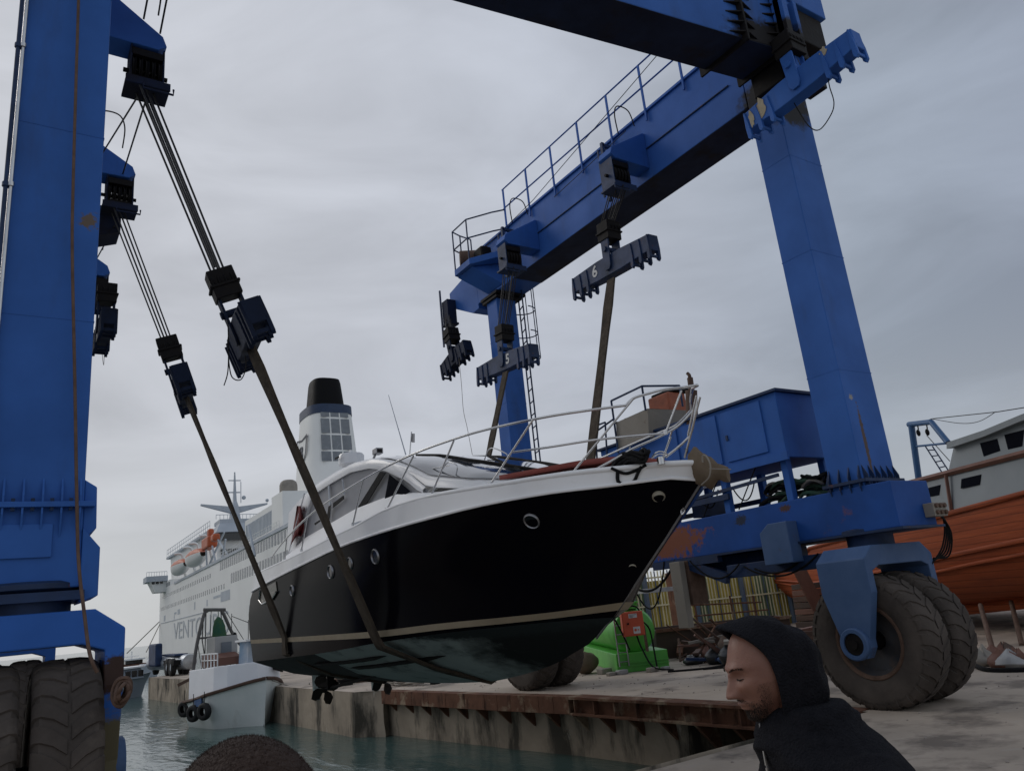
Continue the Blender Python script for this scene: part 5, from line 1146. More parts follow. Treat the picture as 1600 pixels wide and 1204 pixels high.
m.build('rubbing_strake', WOODB, th_, smooth=60)
m = MB()
for s_ in (1, -1): m.loft([[tp(r[0][0] - .0, s_ * (r[0][1] + .012), z) for z in (-.14, .06)] for r in rows])
m.build('waterline_stripe', mat('dark_blue_antifoul', (.01, .02, .045), None, 4, .6), th_)
m = MB()  # raised white wheelhouse block following the sheer
pl = [(.75, 0), (1.3, .95), (2.2, 1.22), (6.2, 1.2), (6.2, -1.2), (2.2, -1.22), (1.3, -.95)]
def shz(a): t = a / Lh; return 1.42 - .95 * t + .35 * t * t
m.loft([[tp(a, b, shz(a) - .05) for a, b in pl], [tp(a + .1, b * .97, 1.95 - .02 * a) for a, b in pl]], True, True)
bw_ = m.build('white_bulwark', mat('bulwark_white_paint', (.84, .85, .88), (.78, .79, .82), 1.5, .5), TRW, bevel=.02)
m = MB(); m.hexa([tp(1.6, .15, 1.9), tp(1.6, -.9, 1.9), tp(3.0, -.9, 1.9), tp(3.0, .15, 1.9), tp(1.7, .1, 2.6), tp(1.7, -.85, 2.6), tp(3, -.85, 2.6), tp(3, .1, 2.6)]); wh = m.build('wheelhouse', mat('light_blue_wheelhouse', (.10, .22, .36), (.4, .42, .44), 1.5, .5), TRW, bevel=.02)
m = MB(); m.hexa([tp(1.45, .25, 2.6), tp(1.45, -1, 2.6), tp(3.1, -1, 2.6), tp(3.1, .25, 2.6), tp(1.45, .25, 2.67), tp(1.45, -1, 2.67), tp(3.1, -1, 2.67), tp(3.1, .25, 2.67)]); m.build('roof', GEL, wh)
for b in (-.02, -.36, -.7):
    m = MB(); m.hexa([tp(1.60, b, 2.08), tp(1.60, b - .26, 2.08), tp(1.66, b - .26, 2.08), tp(1.66, b, 2.08), tp(1.66, b, 2.5), tp(1.66, b - .26, 2.5), tp(1.72, b - .26, 2.5), tp(1.72, b, 2.5)]); m.build('window', SHIPWIN, wh)
m = MB(); m.hexa([tp(4.6, .62, 1.9), tp(4.6, -.22, 1.9), tp(6, -.22, 1.9), tp(6, .62, 1.9), tp(4.6, .62, 2.85), tp(4.6, -.22, 2.85), tp(6, -.22, 2.85), tp(6, .62, 2.85)]); w2 = m.build('deck_cabin', mat('grey_white_cabin', (.38, .38, .37), (.33, .33, .32), 2, .6), TRW, bevel=.02)
m = MB(); m.hexa([tp(4.54, .40, 2.3), tp(4.54, .02, 2.3), tp(4.6, .02, 2.3), tp(4.6, .40, 2.3), tp(4.54, .40, 2.65), tp(4.54, .02, 2.65), tp(4.6, .02, 2.65), tp(4.6, .40, 2.65)]); m.build('window', SHIPWIN, w2)
m = MB(); m.hexa([tp(3.6, 1.1, 1.9), tp(3.6, -.1, 1.9), tp(4.5, -.1, 1.9), tp(4.5, 1.1, 1.9), tp(3.6, 1.1, 2.15), tp(3.6, -.1, 2.15), tp(4.5, -.1, 2.3), tp(4.5, 1.1, 2.3)]); m.build('hatch_cover', WOODR, TRW)
# white rail on the port side
m = MB(); pr = [tp(a, 1.15, 1.9) for a in (1.9, 2.4, 2.9, 3.4, 3.9, 4.4)]
for p in pr: m.tube([p, p + V(0, 0, .42)], .022, 6)
m.tube([p + V(0, 0, .42) for p in pr], .025, 6); m.tube([p + V(0, 0, .22) for p in pr], .018, 6); m.build('side_rail', GEL, TRW, smooth=60)
# gantry with net: placed on its stern
gy = tp(6.1, 0, 0); 
def gp(u, v): return Pn(u, v, tp(6.2, 0, 2), hd)
m = MB(); m.tube(sm([gp(300, 1062), gp(307, 1010), gp(318, 962), gp(323, 954)]), .06, 8); m.tube(sm([gp(346, 954), gp(351, 962), gp(365, 992), gp(383, 1015)]), .06, 8); m.tube([gp(318, 952), gp(352, 952)], .06, 8); m.tube([gp(308, 997), gp(368, 991)], .04, 6)
m.tube([gp(322, 955), gp(319, 1062)], .02, 6); m.tube([gp(318, 960), gp(316, 1000), gp(322, 1040)], .02, 6); m.build('gantry', mat('grey_gantry_steel', (.13, .125, .12), (.08, .075, .07), 4, .6), TRW, smooth=60)
m = MB()
for a_, b_ in (((352, 953), (389, 1012)), ((345, 953), (352, 1040)), ((330, 953), (326, 1050)), ((308, 997), (316, 1055)), ((366, 992), (360, 1040)), ((362, 1015), (362, 958)), ((388, 1030), (388, 968)), ((362, 962), (388, 972)), ((395, 1030), (395, 985))): m.tube([gp(*a_), gp(*b_)], .013, 5)
m.build('rigging', ROPE, TRW, smooth=60)
m = MB(); m.sph(gp(366, 991), .09, 10, 8); m.build('float', BLACKC, TRW, smooth=60)
m = MB(); m.tube([gp(341, 955), gp(341, 963)], .015); rows = []
for i, (v, wd) in enumerate(((963, .03), (968, .13), (978, .2), (990, .24), (1000, .24))):
    c = gp(341 + i * .4, v); rows.append([c + V(wd * math.cos(t) * (1 + .15 * math.sin(5 * t + i)), wd * .8 * math.sin(t) * (1 + .15 * math.cos(4 * t)), 0) for t in [2 * math.pi * j / 14 for j in range(14)]])
m.loft(rows, True, True); nn_ = m.build('hanging_net', mat('green_fishing_net', (.015, .085, .055), (.05, .10, .04), 6, .95, .6, 40), None, smooth=60); tag(nn_, 'bunched green fishing net hanging from the trawler gantry', 'fishing net')
m = MB(); m.tube(sm([tp(.2, 0, 1.45), tp(-1, -1.2, .9), V(8.6, 25.5, GZ + .05)]), .018, 6); tag(m.build('mooring_rope', BEIGE, None, smooth=60), 'pale slack rope from the trawler bow to the quay', 'rope')
for i, (u, v, lab) in enumerate(((288, 1107, 'black tyre fender at the trawler stern, leftmost of three'), (302, 1114, 'black tyre fender at the trawler stern, middle and lowest of three'), (319, 1111, 'black tyre fender under the blue patch of the trawler side'))):
    c = Pn(u, v, tp(4.5, 1.45, 0), -sd_) if i else Pn(u, v, tp(6.2, 1.2, 0), hd)
    t_ = thing('tyre_fender', c, lab, 'tyre fender', 'tyre fenders on the trawler')
    m = MB(); m.lathe(c, sd_ + hd * .4, [(.12, -.08), (.2, -.10), (.26, -.06), (.27, 0), (.26, .06), (.2, .10), (.12, .08)], 20); m.build('tyre', RUBBERB, t_, smooth=60)
    m = MB(); m.tube([c + V(0, 0, .2), c + V(0, 0, .6)], .012, 6); m.build('lashing', BLACKC, t_)
m = MB(); m.hexa([tp(3.2, 1.37, .75), tp(4.3, 1.37, .7), tp(4.3, 1.41, .7), tp(3.2, 1.41, .75), tp(3.2, 1.37, 1.0), tp(4.3, 1.37, .98), tp(4.3, 1.41, .98), tp(3.2, 1.41, 1.0)]); m.build('blue_patch', BLUEW, th_)
m = MB(); m.hexa([tp(.9, -.62, 1.62), tp(.9, -.95, 1.5), tp(1.1, -.95, 1.5), tp(1.1, -.62, 1.62), tp(.9, -.62, 2.0), tp(.9, -.95, 2.0), tp(1.1, -.95, 2.), tp(1.1, -.62, 2.)]); m.build('bollard_box', BLACKG, TRW)

# ================================================================ cabin boat, tanker, far boats
c0 = Pz(212, 1090, WZ)
CB = thing('cabin_boat', c0, 'pale blue cabin boat with three square windows behind the left hoist wheel', 'boat')
m = MB(); x0, x1 = Py(170, 1050, c0.y).x, Py(230, 1050, c0.y).x; zt = Py(200, 1062, c0.y).z
rows = []
for i in range(9):
    t = i / 8; x = x1 + .4 - (x1 - x0 + 2.2) * t; hb = 1.3 * min(1, t * 2.5) ** .6; z = zt + .25 * (1 - t)
    rows.append([V(x, c0.y + 1.3 - hb, z), V(x - .3 * (1 - t), c0.y + 1.3 - hb * .85, (z + WZ) / 2), V(x - .5 * (1 - t), c0.y + 1.3 - hb * .6, WZ - .1)])
PB = mat('pale_blue_boat_paint', (.33, .37, .42), (.27, .31, .36), 1, .5)
m.loft(rows); m.loft([[V(p.x, 2 * (c0.y + 1.3) - p.y, p.z) for p in r] for r in rows]); m.loft([[r[0], V(r[0].x, 2 * (c0.y + 1.3) - r[0].y, r[0].z)] for r in rows]); m.build('hull', PB, CB, smooth=50)
za, zb_ = zt + .02, Py(200, 1045, c0.y).z
m = MB(); m.hexa([(x0 - 1, c0.y + .2, za), (x1 - .1, c0.y + .2, za), (x1 - .1, c0.y + 2.4, za), (x0 - 1, c0.y + 2.4, za), (x0 - 1, c0.y + .3, zb_), (x1 - .3, c0.y + .3, zb_), (x1 - .3, c0.y + 2.3, zb_), (x0 - 1, c0.y + 2.3, zb_)]); cb2 = m.build('cabin', PB, CB, bevel=.03)
m = MB(); m.bx(x0 - 1.1, x1 - .1, c0.y + .1, c0.y + 2.5, zb_, zb_ + .1); m.build('roof', GEL, cb2, bevel=.02)
for u0, u1 in ((196, 204), (206, 214), (216, 224)):
    a = Py(u0, 1050, c0.y + .22); b = Py(u1, 1050, c0.y + .22); m = MB(); m.bx(a.x, b.x, c0.y + .17, c0.y + .24, za + .12, zb_ - .12); m.build('window', DGLASS, cb2)
fy = 90.
for nm, lab, u0, u1, v0, v1, mm in (('fishing_boat', 'distant fishing boat with dark wheelhouse beyond the cabin boat', 196, 224, 1029, 1050, WOODR), ('motor_boat', 'tiny grey boat in the distance left of the tanker lorry', 224, 246, 1040, 1052, SHIPG)):
    a = Py(u0, v1, fy); b = Py(u1, v0, fy); t_ = thing(nm, (a.x, fy, WZ), lab, 'boat')
    m = MB(); m.loft([[V(a.x - .6, fy, a.z + .7), V(b.x + .4, fy, a.z + .7), V(b.x + .4, fy + 3, a.z + .7), V(a.x - .6, fy + 3, a.z + .7)][::1], [V(a.x, fy + .3, WZ - .1), V(b.x, fy + .3, WZ - .1), V(b.x, fy + 2.7, WZ - .1), V(a.x, fy + 2.7, WZ - .1)]], True, True); m.build('hull', mm, t_)
    m = MB(); m.bx(a.x, b.x, fy + .3, fy + 2.5, a.z + .71, b.z); cc = m.build('wheelhouse', DGLASS if nm == 'fishing_boat' else SHIPG, t_, bevel=.05)
    m = MB(); m.bx(a.x - .2, b.x + .2, fy + .1, fy + 2.7, b.z, b.z + .15); m.build('roof', GEL, cc)
    m = MB(); p = Py((u0 + u1) / 2 - 4, v0 - 12, fy + 1); m.tube([V(p.x, p.y, b.z), p], .07, 6); m.tube([p - V(.7, 0, .5), p + V(.7, 0, -.5)], .05, 6); m.build('mast', SHIPW, t_)
    fy -= 8
# tanker lorry
tk = Pz(290, 1054, GZ); ty = tk.y
TK = thing('tanker_lorry', tk, 'grey tanker lorry with silver tanks parked at the end of the quay', 'tanker lorry')
hz = Py(290, 1034, ty).z
k_ = (Py(300, 1034, ty) - Py(290, 1034, ty)).x / 10  # metres per photo pixel
STEEL = mat('tank_steel', (.40, .43, .47), (.33, .36, .40), 2, .35, metal=.5)
TANKE = mat('tank_end_paint', (.42, .42, .41), (.2, .2, .2), 2, .5)
c = Py(287, 1034, ty); r = 12.2 * k_
m = MB(); m.lathe(c + V(.3, 0, 0), (-.12, .99, 0), [(.01, -.12), (r * .6, -.10), (r * .95, -.03), (r, .05), (r, 6.5), (.01, 6.6)], 28); tn = m.build('tank', STEEL, TK, smooth=40)
m = MB(); m.lathe(c + V(.3, 0, 0), (-.12, .99, 0), [(.01, -.135), (r * .6, -.115), (r * .93, -.045)], 28); m.build('tank_end', TANKE, tn, smooth=40)
m = MB(); m.bx(c.x - r * .8, c.x + r * .9, c.y + .8, c.y + 6.4, c.z + r * .9, c.z + r * 1.12); m.build('walkway', BLUED, TK)
m = MB(); m.bx(c.x - r * 1.2, c.x + r * .9, c.y + .2, c.y + 7.5, GZ + .55, GZ + .8); m.build('chassis', BLACKG, TK)
m = MB(); m.bx(c.x - r * 2.1, c.x - r * 1.15, c.y + 3.6, c.y + 6, GZ + .5, GZ + 1.75); m.build('cab', BLUED, TK, bevel=.1)
for x in (c.x - r * 1.0, c.x + r * .75):
    for y in (c.y + .9, c.y + 2.1, c.y + 6):
        m = MB(); m.lathe((x, y, GZ + .45), (1, 0, 0), [(.2, -.12), (.4, -.14), (.45, -.1), (.45, .1), (.4, .14), (.2, .12)], 18); wl_ = m.build('wheel', RUBBERB, TK, smooth=50)
        m = MB(); m.cyl((x - .1, y, GZ + .45), (x + .1, y, GZ + .45), .2, n=14); m.build('rim', SHIPG, wl_)
# junk pile beside the lorry
JP = thing('scrap_pile', Pz(315, 1064, GZ), 'heap of brown scrap and planks on the quay behind the trawler', 'scrap pile')
random.seed(5); jc = Pz(322, 1064, GZ)
for k in range(14):
    m = MB(); p = jc + V(random.uniform(-.3, 1.6), random.uniform(-1, 2), random.uniform(.05, .45)); d = V(random.uniform(-1, 1), random.uniform(-.5, .5), random.uniform(-.3, .3)).normalized() * random.uniform(.25, .7)
    m.bar(p - d, p + d, random.uniform(.06, .3), random.uniform(.04, .15)); m.build('plank', random.choice([WOODB, WOODR, BROWNR, RUSTM]), JP)
m = MB(); pm = Py(295, 1060, 38); m.tube([V(7.75, 38, WZ - .3), V(7.7, 38, GZ + .2)], .12, 8); o = m.build('fender_pile', BEIGE, None, smooth=60); tag(o, 'pale vertical timber pile against the quay wall beyond the trawler', 'pile')
# things lying on the quay edge under the yacht
for nm, lab, u, v, sc_ in (('mooring_bollard', 'black mooring bollard with rope on the quay edge under the yacht stern', 540, 1070, 1.), ('mooring_bollard', 'small low black bollard on the quay beneath the yacht', 680, 1068, .6)):
    p = Pz(u, v, GZ); t_ = thing(nm, p, lab, 'bollard', 'bollards on the quay')
    m = MB(); m.lathe(p, (0, 0, 1), [(.22 * sc_, 0), (.22 * sc_, .05), (.15 * sc_, .08), (.14 * sc_, .32 * sc_), (.24 * sc_, .38 * sc_), (.24 * sc_, .45 * sc_), (.01, .5 * sc_)], 18); m.build('post', BLACKG, t_, smooth=45)
    if sc_ == 1.:
        for k in range(3):
            m = MB(); m.tube([p + V((.2 + .02 * k) * math.cos(t), (.2 + .02 * k) * math.sin(t), .12 + .06 * k + .02 * math.sin(t)) for t in [2 * math.pi * i / 16 for i in range(17)]], .035, 6); m.build('rope_turn', BEIGE if k == 2 else BLACKC, t_, smooth=60)
for k, (u, v, w_) in enumerate(((545, 1064, 26), (625, 1068, 28), (642, 1064, 18))):
    p = Pz(u, v, GZ + .02); m = MB(); random.seed(40 + k)
    for j in range(5):
        ph = random.random() * 6; a_ = random.uniform(.5, 1.2) * w_ / 26
        m.tube([p + V(.22 * math.sin(t * 2 + ph) + random.uniform(-.02, .02), a_ * math.cos(t + ph * .3), .03 + .025 * j + .02 * math.sin(3 * t)) for t in [math.pi * 2 * i / 22 for i in range(20)]], .025, 5)
    tag(m.build('rope_heap', [BROWNR, BEIGE, WOODR][k], None, smooth=60), ['brown rope heap on the quay under the yacht stern', 'pale tangled rope heap at the quay corner', 'small reddish rope heap right of the quay corner'][k], 'rope')
# ================================================================ YARD ON THE RIGHT
# green tank: long horizontal cylinder in a tray, end towards the camera
y0 = 13.7
a = Pz(966, 1052, GZ); b = Pz(1052, 1045, GZ)
ux = V(.87, -.49, 0); W_ = 1.22; ux.normalize(); uy = V(-ux.y, ux.x, 0)
if uy.y < 0: uy = -uy
TG = thing('fuel_tank', a, 'bright green horizontal fuel tank in its tray beside the steel fence', 'fuel tank')
def gpt(s, d, z): return a + ux * s + uy * d + V(0, 0, z)
GL = 6.2
m = MB(); m.hexa([gpt(0, 0, 0), gpt(W_, 0, 0), gpt(W_, GL, 0), gpt(0, GL, 0), gpt(0, 0, .42), gpt(W_, 0, .42), gpt(W_, GL, .42), gpt(0, GL, .42)]); m.build('tray', GREEN, TG, bevel=.015)
m = MB()
for z in (.13, .2): m.hexa([gpt(-.01, -.03, z), gpt(W_ + .01, -.03, z), gpt(W_ + .01, -.003, z), gpt(-.01, -.003, z), gpt(-.01, -.03, z + .02), gpt(W_ + .01, -.03, z + .02), gpt(W_ + .01, -.003, z + .02), gpt(-.01, -.003, z + .02)])
m.build('tray_rib', GREEN, TG)
rT = W_ * .425; cT = gpt(W_ * .45, .25, .42 + rT * .92)
m = MB(); m.lathe(cT, uy, [(.01, -.10), (rT * .5, -.08), (rT * .9, -.02), (rT, .06), (rT, GL - .5), (.01, GL - .4)], 44); tnk = m.build('tank_shell', GREEN, TG, smooth=35)
m = MB(); m.lathe(cT + V(0, 0, rT * .96), (0, 0, 1), [(.16, 0), (.16, .12), (.2, .12), (.2, .16), (.01, .16)], 20); m.build('manhole', GREEN, tnk, smooth=35)
# ladder
m = MB()
for s in (W_ * .04, W_ * .22): m.tube([gpt(s, -.06, .15), gpt(s, -.06, 1.35)], .018, 6)
for k in range(6): m.tube([gpt(W_ * .04, -.06, .25 + k * .2), gpt(W_ * .22, -.06, .25 + k * .2)], .014, 6)
m.build('ladder', DCHR, TG, smooth=60)
m = MB(); m.hexa([gpt(W_ * .15, -.35, .80), gpt(W_ * .56, -.35, .80), gpt(W_ * .56, -.12, .80), gpt(W_ * .15, -.12, .80), gpt(W_ * .15, -.35, 1.34), gpt(W_ * .56, -.35, 1.34), gpt(W_ * .56, -.12, 1.34), gpt(W_ * .15, -.12, 1.34)])
# orange cabinet
cbx = m.build('pump_cabinet', REDBOX, None, bevel=.012); tag(cbx, 'orange red metal pump cabinet mounted on the end of the green tank', 'cabinet')
m = MB(); m.hexa([gpt(W_ * .165, -.365, .815), gpt(W_ * .545, -.365, .815), gpt(W_ * .545, -.351, .815), gpt(W_ * .165, -.351, .815), gpt(W_ * .165, -.365, 1.325), gpt(W_ * .545, -.365, 1.325), gpt(W_ * .545, -.351, 1.325), gpt(W_ * .165, -.351, 1.325)]); dr = m.build('cabinet_door', REDBOX, cbx, bevel=.006)
def pl(s0, s1, z0, z1, mm, nm, parent, d=-.372):
    m = MB(); m.hexa([gpt(s0, d, z0), gpt(s1, d, z0), gpt(s1, d + .006, z0), gpt(s0, d + .006, z0), gpt(s0, d, z1), gpt(s1, d, z1), gpt(s1, d + .006, z1), gpt(s0, d + .006, z1)]); return m.build(nm, mm, parent)
pl(W_ * .28, W_ * .44, 1.20, 1.29, SIGNW, 'warning_label', dr); lb2 = pl(W_ * .34, W_ * .47, .85, 1.0, SIGNW, 'pictogram_label', dr)
m = MB(); m.cyl(gpt(W_ * .38, -.374, .93), gpt(W_ * .38, -.378, .93), .03, n=14); m.cyl(gpt(W_ * .435, -.374, .93), gpt(W_ * .435, -.378, .93), .025, n=3); m.build('pictogram', REDBOX, lb2)
for k in range(3): pl(W_ * .295, W_ * (.425 - .03 * k), 1.265 - k * .025, 1.273 - k * .025, BLACKG, 'printed_line', dr, -.375)
m = MB(); m.cyl(gpt(W_ * .25, -.37, 1.08), gpt(W_ * .25, -.40, 1.08), .022, n=12); m.build('lock', BLACKG, dr)
for i, pts in enumerate(([gpt(W_ * .40, -.3, .80), gpt(W_ * .46, -.35, .5), gpt(W_ * .60, -.5, .1), gpt(W_ * .9, -.8, .03)], [gpt(W_ * .56, -.2, 1.1), gpt(W_ * .68, -.2, .9), gpt(W_ * .70, -.25, .4), gpt(W_ * .68, -.4, .03)], [gpt(W_ * .1, -.1, 1.35), gpt(W_ * .3, -.2, 1.46), gpt(W_ * .5, -.15, 1.42), gpt(W_ * .56, -.2, 1.2)], [gpt(-.1, -.3, 1.5), gpt(.15, -.3, .9), gpt(.3, -.2, .5)])):
    m = MB(); m.tube(sm(pts), .02, 6); m.build('fuel_hose', BLACKC, TG, smooth=60)
cord([gpt(W_ * .75, -1.0, .02), gpt(W_ + .6, -1.2, .02), gpt(W_ + 1.6, -.7, .02), gpt(W_ + 2.6, -1.0, .02), gpt(W_ + 1.4, -1.5, .02), gpt(W_ + .4, -1.3, .02)], 'black hose lying on the ground right of the green tank', .025, BLACKC, 'ground_hose', 'hose')
m = MB(); m.bar(gpt(W_ * .60, -.1, .42), gpt(W_ * .59, -.1, 1.0), .05, .05); m.build('support_post', BROWNR, TG)
# beige sack / tarpaulin bundle left of tank
p = Pz(918, 1052, GZ); m = MB(); rows = []
for i in range(9):
    s_ = i / 8; rows.append([p + V(.75 * (s_ - .5) + .05 * math.cos(t), .28 * math.sin(math.pi * (.1 + .8 * s_)) * math.cos(t) * (1 + .2 * mnoise.noise(V(s_ * 4, t, 0))), .26 + .26 * math.sin(math.pi * (.12 + .8 * s_)) * math.sin(t) * (1 + .25 * mnoise.noise(V(s_ * 4, 5, t)))) for t in [2 * math.pi * j / 12 for j in range(12)]])
m.loft(rows, True, True); tag(m.build('cloth_bundle', TARPB, None, smooth=60), 'beige cloth bundle slumped between the far hoist tyres and the green tank', 'bundle')
for i, (u, v) in enumerate(((955, 1055), (972, 1053), (945, 1052), (1040, 1046), (1020, 1049), (1085, 1030))):
    p = Pz(u, v, GZ); m = MB(); r = .07 + .02 * (i % 3); m.bx(p.x - r * 1.4, p.x + r * 1.4, p.y - r, p.y + r, GZ, GZ + r * 1.1); tag(m.build('rubble_block', TANKE if i % 2 else BEIGE, None, bevel=.02), 'pale concrete lump lying along the foot of the green tank tray', 'rubble', 'rubble lumps by the tank')
# ---- steel fence with yellow and green sheeting
FA, FB = Pz(940, 1008, GZ), Pz(1330, 962, GZ)
FA = V(FA.x, FA.y, GZ)
fd = (FB - FA); FL = fd.length; fd.normalize(); fn_ = V(-fd.y, fd.x, 0)
print('fence', FA, FB, FL)
def fu(u, v=950):  # distance along fence for an image column
    p = Pn(u, v, FA, V(fd.y, -fd.x, 0)); return (p - FA).dot(fd), p.z
FN = thing('steel_fence', FA, 'tall yellow and green steel picket fence behind the green tank', 'fence')
FH = fu(1040, 893)[1] - GZ
YEL = mat('yellow_sheet', (.55, .42, .06), (.42, .33, .07), 1.5, .6, spots=((.12, .10, .06), 2, .6, .15, .6)); GRN = mat('olive_green_sheet', (.17, .24, .11), (.13, .18, .10), 1.5, .6); BLU = mat('blue_grey_post_paint', (.05, .09, .17), (.10, .12, .14), 2, .6)
PALE = mat('pale_picket_paint', (.66, .60, .36), (.5, .46, .32), 4, .6)
random.seed(9)
nb = 14
u0 = 985; s = 0.0
edges = [fu(985)[0] + (fu(1330)[0] - fu(985)[0]) * k / nb for k in range(-2, nb + 1)]
for k in range(len(edges) - 1):
    sa, sb = edges[k], edges[k + 1]
    mm = [YEL, YEL, GRN, YEL][k % 4]
    m = MB(); m.prism([FA + fd * sa, FA + fd * (sb - .02), FA + fd * (sb - .02) + V(0, 0, FH * .88), FA + fd * sa + V(0, 0, FH * .88)], fn_ * .02); pn = m.build('sheet_panel', mm, FN)
    n_ = 5
    for j in range(n_):
        q = FA + fd * (sa + (sb - sa) * (j + .5) / n_) - fn_ * .06; m = MB(); m.bar(q, q + V(0, 0, FH * 1.03), .045, .03); m.build('picket', PALE if (j + k) % 3 else BLU, FN) if k * n_ + j < 95 else None
for k in range(0, len(edges), 3):
    q = FA + fd * edges[k] - fn_ * .14; m = MB(); m.bar(q, q + V(0, 0, FH * 1.04), .13, .13); m.build('fence_post', BLU, FN)
for h in (.12, .5, .93):
    m = MB(); m.bar(FA + fd * edges[0] - fn_ * .09 + V(0, 0, FH * h), FA + fd * edges[-1] - fn_ * .09 + V(0, 0, FH * h), .04, .06); m.build('fence_rail', PALE, FN)
# grey gate post with lamp arm
q = Pz(1068, 1003, GZ) ; q = V(*q); zt = Py(1062, 893, q.y).z
PO = thing('gate_post', q, 'pair of grey rusty steel gate posts with a horizontal arm', 'gate post')
for dx, mm in ((-.12, RUSTM), (.22, TANKE)):
    m = MB(); m.bar(q + V(dx, 0, 0), V(q.x + dx, q.y, zt), .3, .25); m.build('post', mm, PO, bevel=.01)
m = MB(); m.bar(Py(1000, 924, q.y - .3), Py(1075, 917, q.y - .3), .25, .14); m.build('arm', TANKE, PO, bevel=.01)
# low brown skip, car behind, scrap rods
q0, q1 = Pz(1030, 1030, GZ), Pz(1150, 1018, GZ)
SK = thing('steel_skip', q0, 'low brown rusty steel skip in front of the yellow fence', 'skip')
hh = Py(1090, 976, (q0.y + q1.y) / 2).z - GZ
dS = (q1 - q0).normalized(); nS = V(-dS.y, dS.x, 0)
BRW = mat('brown_skip_paint', (.085, .058, .045), (.06, .04, .032), 2, .85, .2, 10, spots=(RUST, 3, .6, .1, .7))
for (pa, pb_, t0) in ((q0, q1 + dS * 1.5, 0),):
    m = MB(); m.prism([pa + nS * .0, pb_, pb_ + V(0, 0, hh * .96) - nS * .15, pa + V(0, 0, hh * .93) - nS * .15], nS * .05); m.build('side_panel', BRW, SK, bevel=.01)
    m = MB(); m.prism([pa + nS * 1.4, pb_ + nS * 1.4, pb_ + nS * 1.4 + V(0, 0, hh), pa + nS * 1.4 + V(0, 0, hh)], nS * .05); m.build('side_panel', BRW, SK, bevel=.01)
    m = MB(); m.bar(pa + V(0, 0, hh * .95) - nS * .17, pb_ + V(0, 0, hh * .98) - nS * .17, .08, .08); m.build('rim_bar', RUSTM, SK)
    for s_ in (.0, 1.):
        c1 = lerp(pa, pb_, s_); m = MB(); m.prism([c1 + nS * .05, c1 + nS * 1.4, c1 + nS * 1.4 + V(0, 0, hh), c1 + nS * .05 + V(0, 0, hh * .95)], dS * .05); m.build('end_panel', BRW, SK)
cp = Py(1088, 978, (q0.y + q1.y) / 2 + 2.6)
CAR = thing('parked_car', (cp.x, cp.y, GZ), 'pale blue car parked between the skip and the yellow fence', 'car')
m = MB(); prof = [(-2.1, .35), (-2.1, .75), (-1.7, .9), (-1.0, .98), (-.45, 1.38), (.7, 1.42), (1.35, 1.05), (2.0, .95), (2.1, .6), (2.1, .35)]
PC = mat('pale_blue_car_paint', (.30, .36, .42), None, 2, .25, coat=.6)
k0 = (cp.z - GZ) / 1.42 * 1.02
m.loft([[V(cp.x + x, cp.y + w * (1 if z < 1 else .82), GZ + z * k0) for x, z in prof] for w in (-.8, -.75, .75, .8)], True, True); m.build('body', PC, CAR, smooth=40, bevel=.03)
m = MB(); m.prism([(cp.x - .85, cp.y - .8, GZ + 1.0 * k0), (cp.x - .42, cp.y - .66, GZ + 1.33 * k0), (cp.x + .66, cp.y - .66, GZ + 1.36 * k0), (cp.x + 1.15, cp.y - .8, GZ + 1.05 * k0)], (0, .01, 0)); m.build('side_window', DGLASS, CAR)
for x in (-1.35, 1.35):
    for w in (-.78, .78): m = MB(); m.lathe((cp.x + x, cp.y + w, GZ + .31), (0, 1, 0), [(.15, -.09), (.28, -.1), (.31, 0), (.28, .1), (.15, .09)], 18); m.build('wheel', RUBBERB, CAR, smooth=50)
# scrap rods and rails
random.seed(21)
RD = thing('scrap_heap', (q0 + q1) / 2, 'heap of rusty rods, black bags and boards in front of the skip', 'scrap heap')
for k in range(16):
    p = Pz(random.uniform(1040, 1190), random.uniform(1022, 1036), GZ); tp_ = Py(random.uniform(1040, 1200), random.uniform(960, 1000), p.y + random.uniform(0, .6)); m = MB(); m.tube([p, tp_], random.choice([.015, .022, .03]), 5); m.build('rusty_rod', random.choice([RUSTM, BROWNR]), RD)
for (x0_, v0_, x1_, v1_) in ((1080, 945, 1190, 940), (1085, 962, 1200, 952), (1045, 1008, 1120, 988)):
    pA = Py(x0_, v0_, q0.y - .2); pB_ = Py(x1_, v1_, q0.y - .2); m = MB(); m.tube([pA, pB_], .025, 6); m.build('horizontal_rail', RUSTM, RD)
for x_ in (1083, 1140, 1176):
    pA = Py(x_, 930, q0.y - .2); m = MB(); m.tube([pA, V(pA.x, pA.y, GZ)], .03, 6); m.build('upright_post', RUSTM, RD)
BAG = mat('black_bin_bag', (.015, .016, .018), (.03, .035, .04), 6, .4, .8, 8)
for k, (u, v, w, h, mm) in enumerate(((1085, 1037, .30, .20, BAG), (1122, 1036, .34, .36, BAG), (1146, 1038, .34, .45, BAG), (1108, 1034, .18, .35, ORANGE), (1140, 1036, .3, .25, BLUEW), (1160, 1030, .6, .75, BRW))):
    p = Pz(u, v, GZ); m = MB(); rows = []
    for i in range(7):
        t = i / 6; rr = math.sin(math.pi * (.25 + .7 * t)); rows.append([p + V(w * rr * math.cos(a_) * (1 + .25 * mnoise.noise(V(k * 3, t * 3, math.cos(a_)))), w * .7 * rr * math.sin(a_), h * t * (1 + .1 * math.sin(3 * a_))) for a_ in [2 * math.pi * j / 12 for j in range(12)]])
    m.loft(rows, True, True); m.build('rubbish_bag' if mm is BAG else 'discarded_cloth', mm if mm is not ORANGE else WOODR, RD, smooth=50)
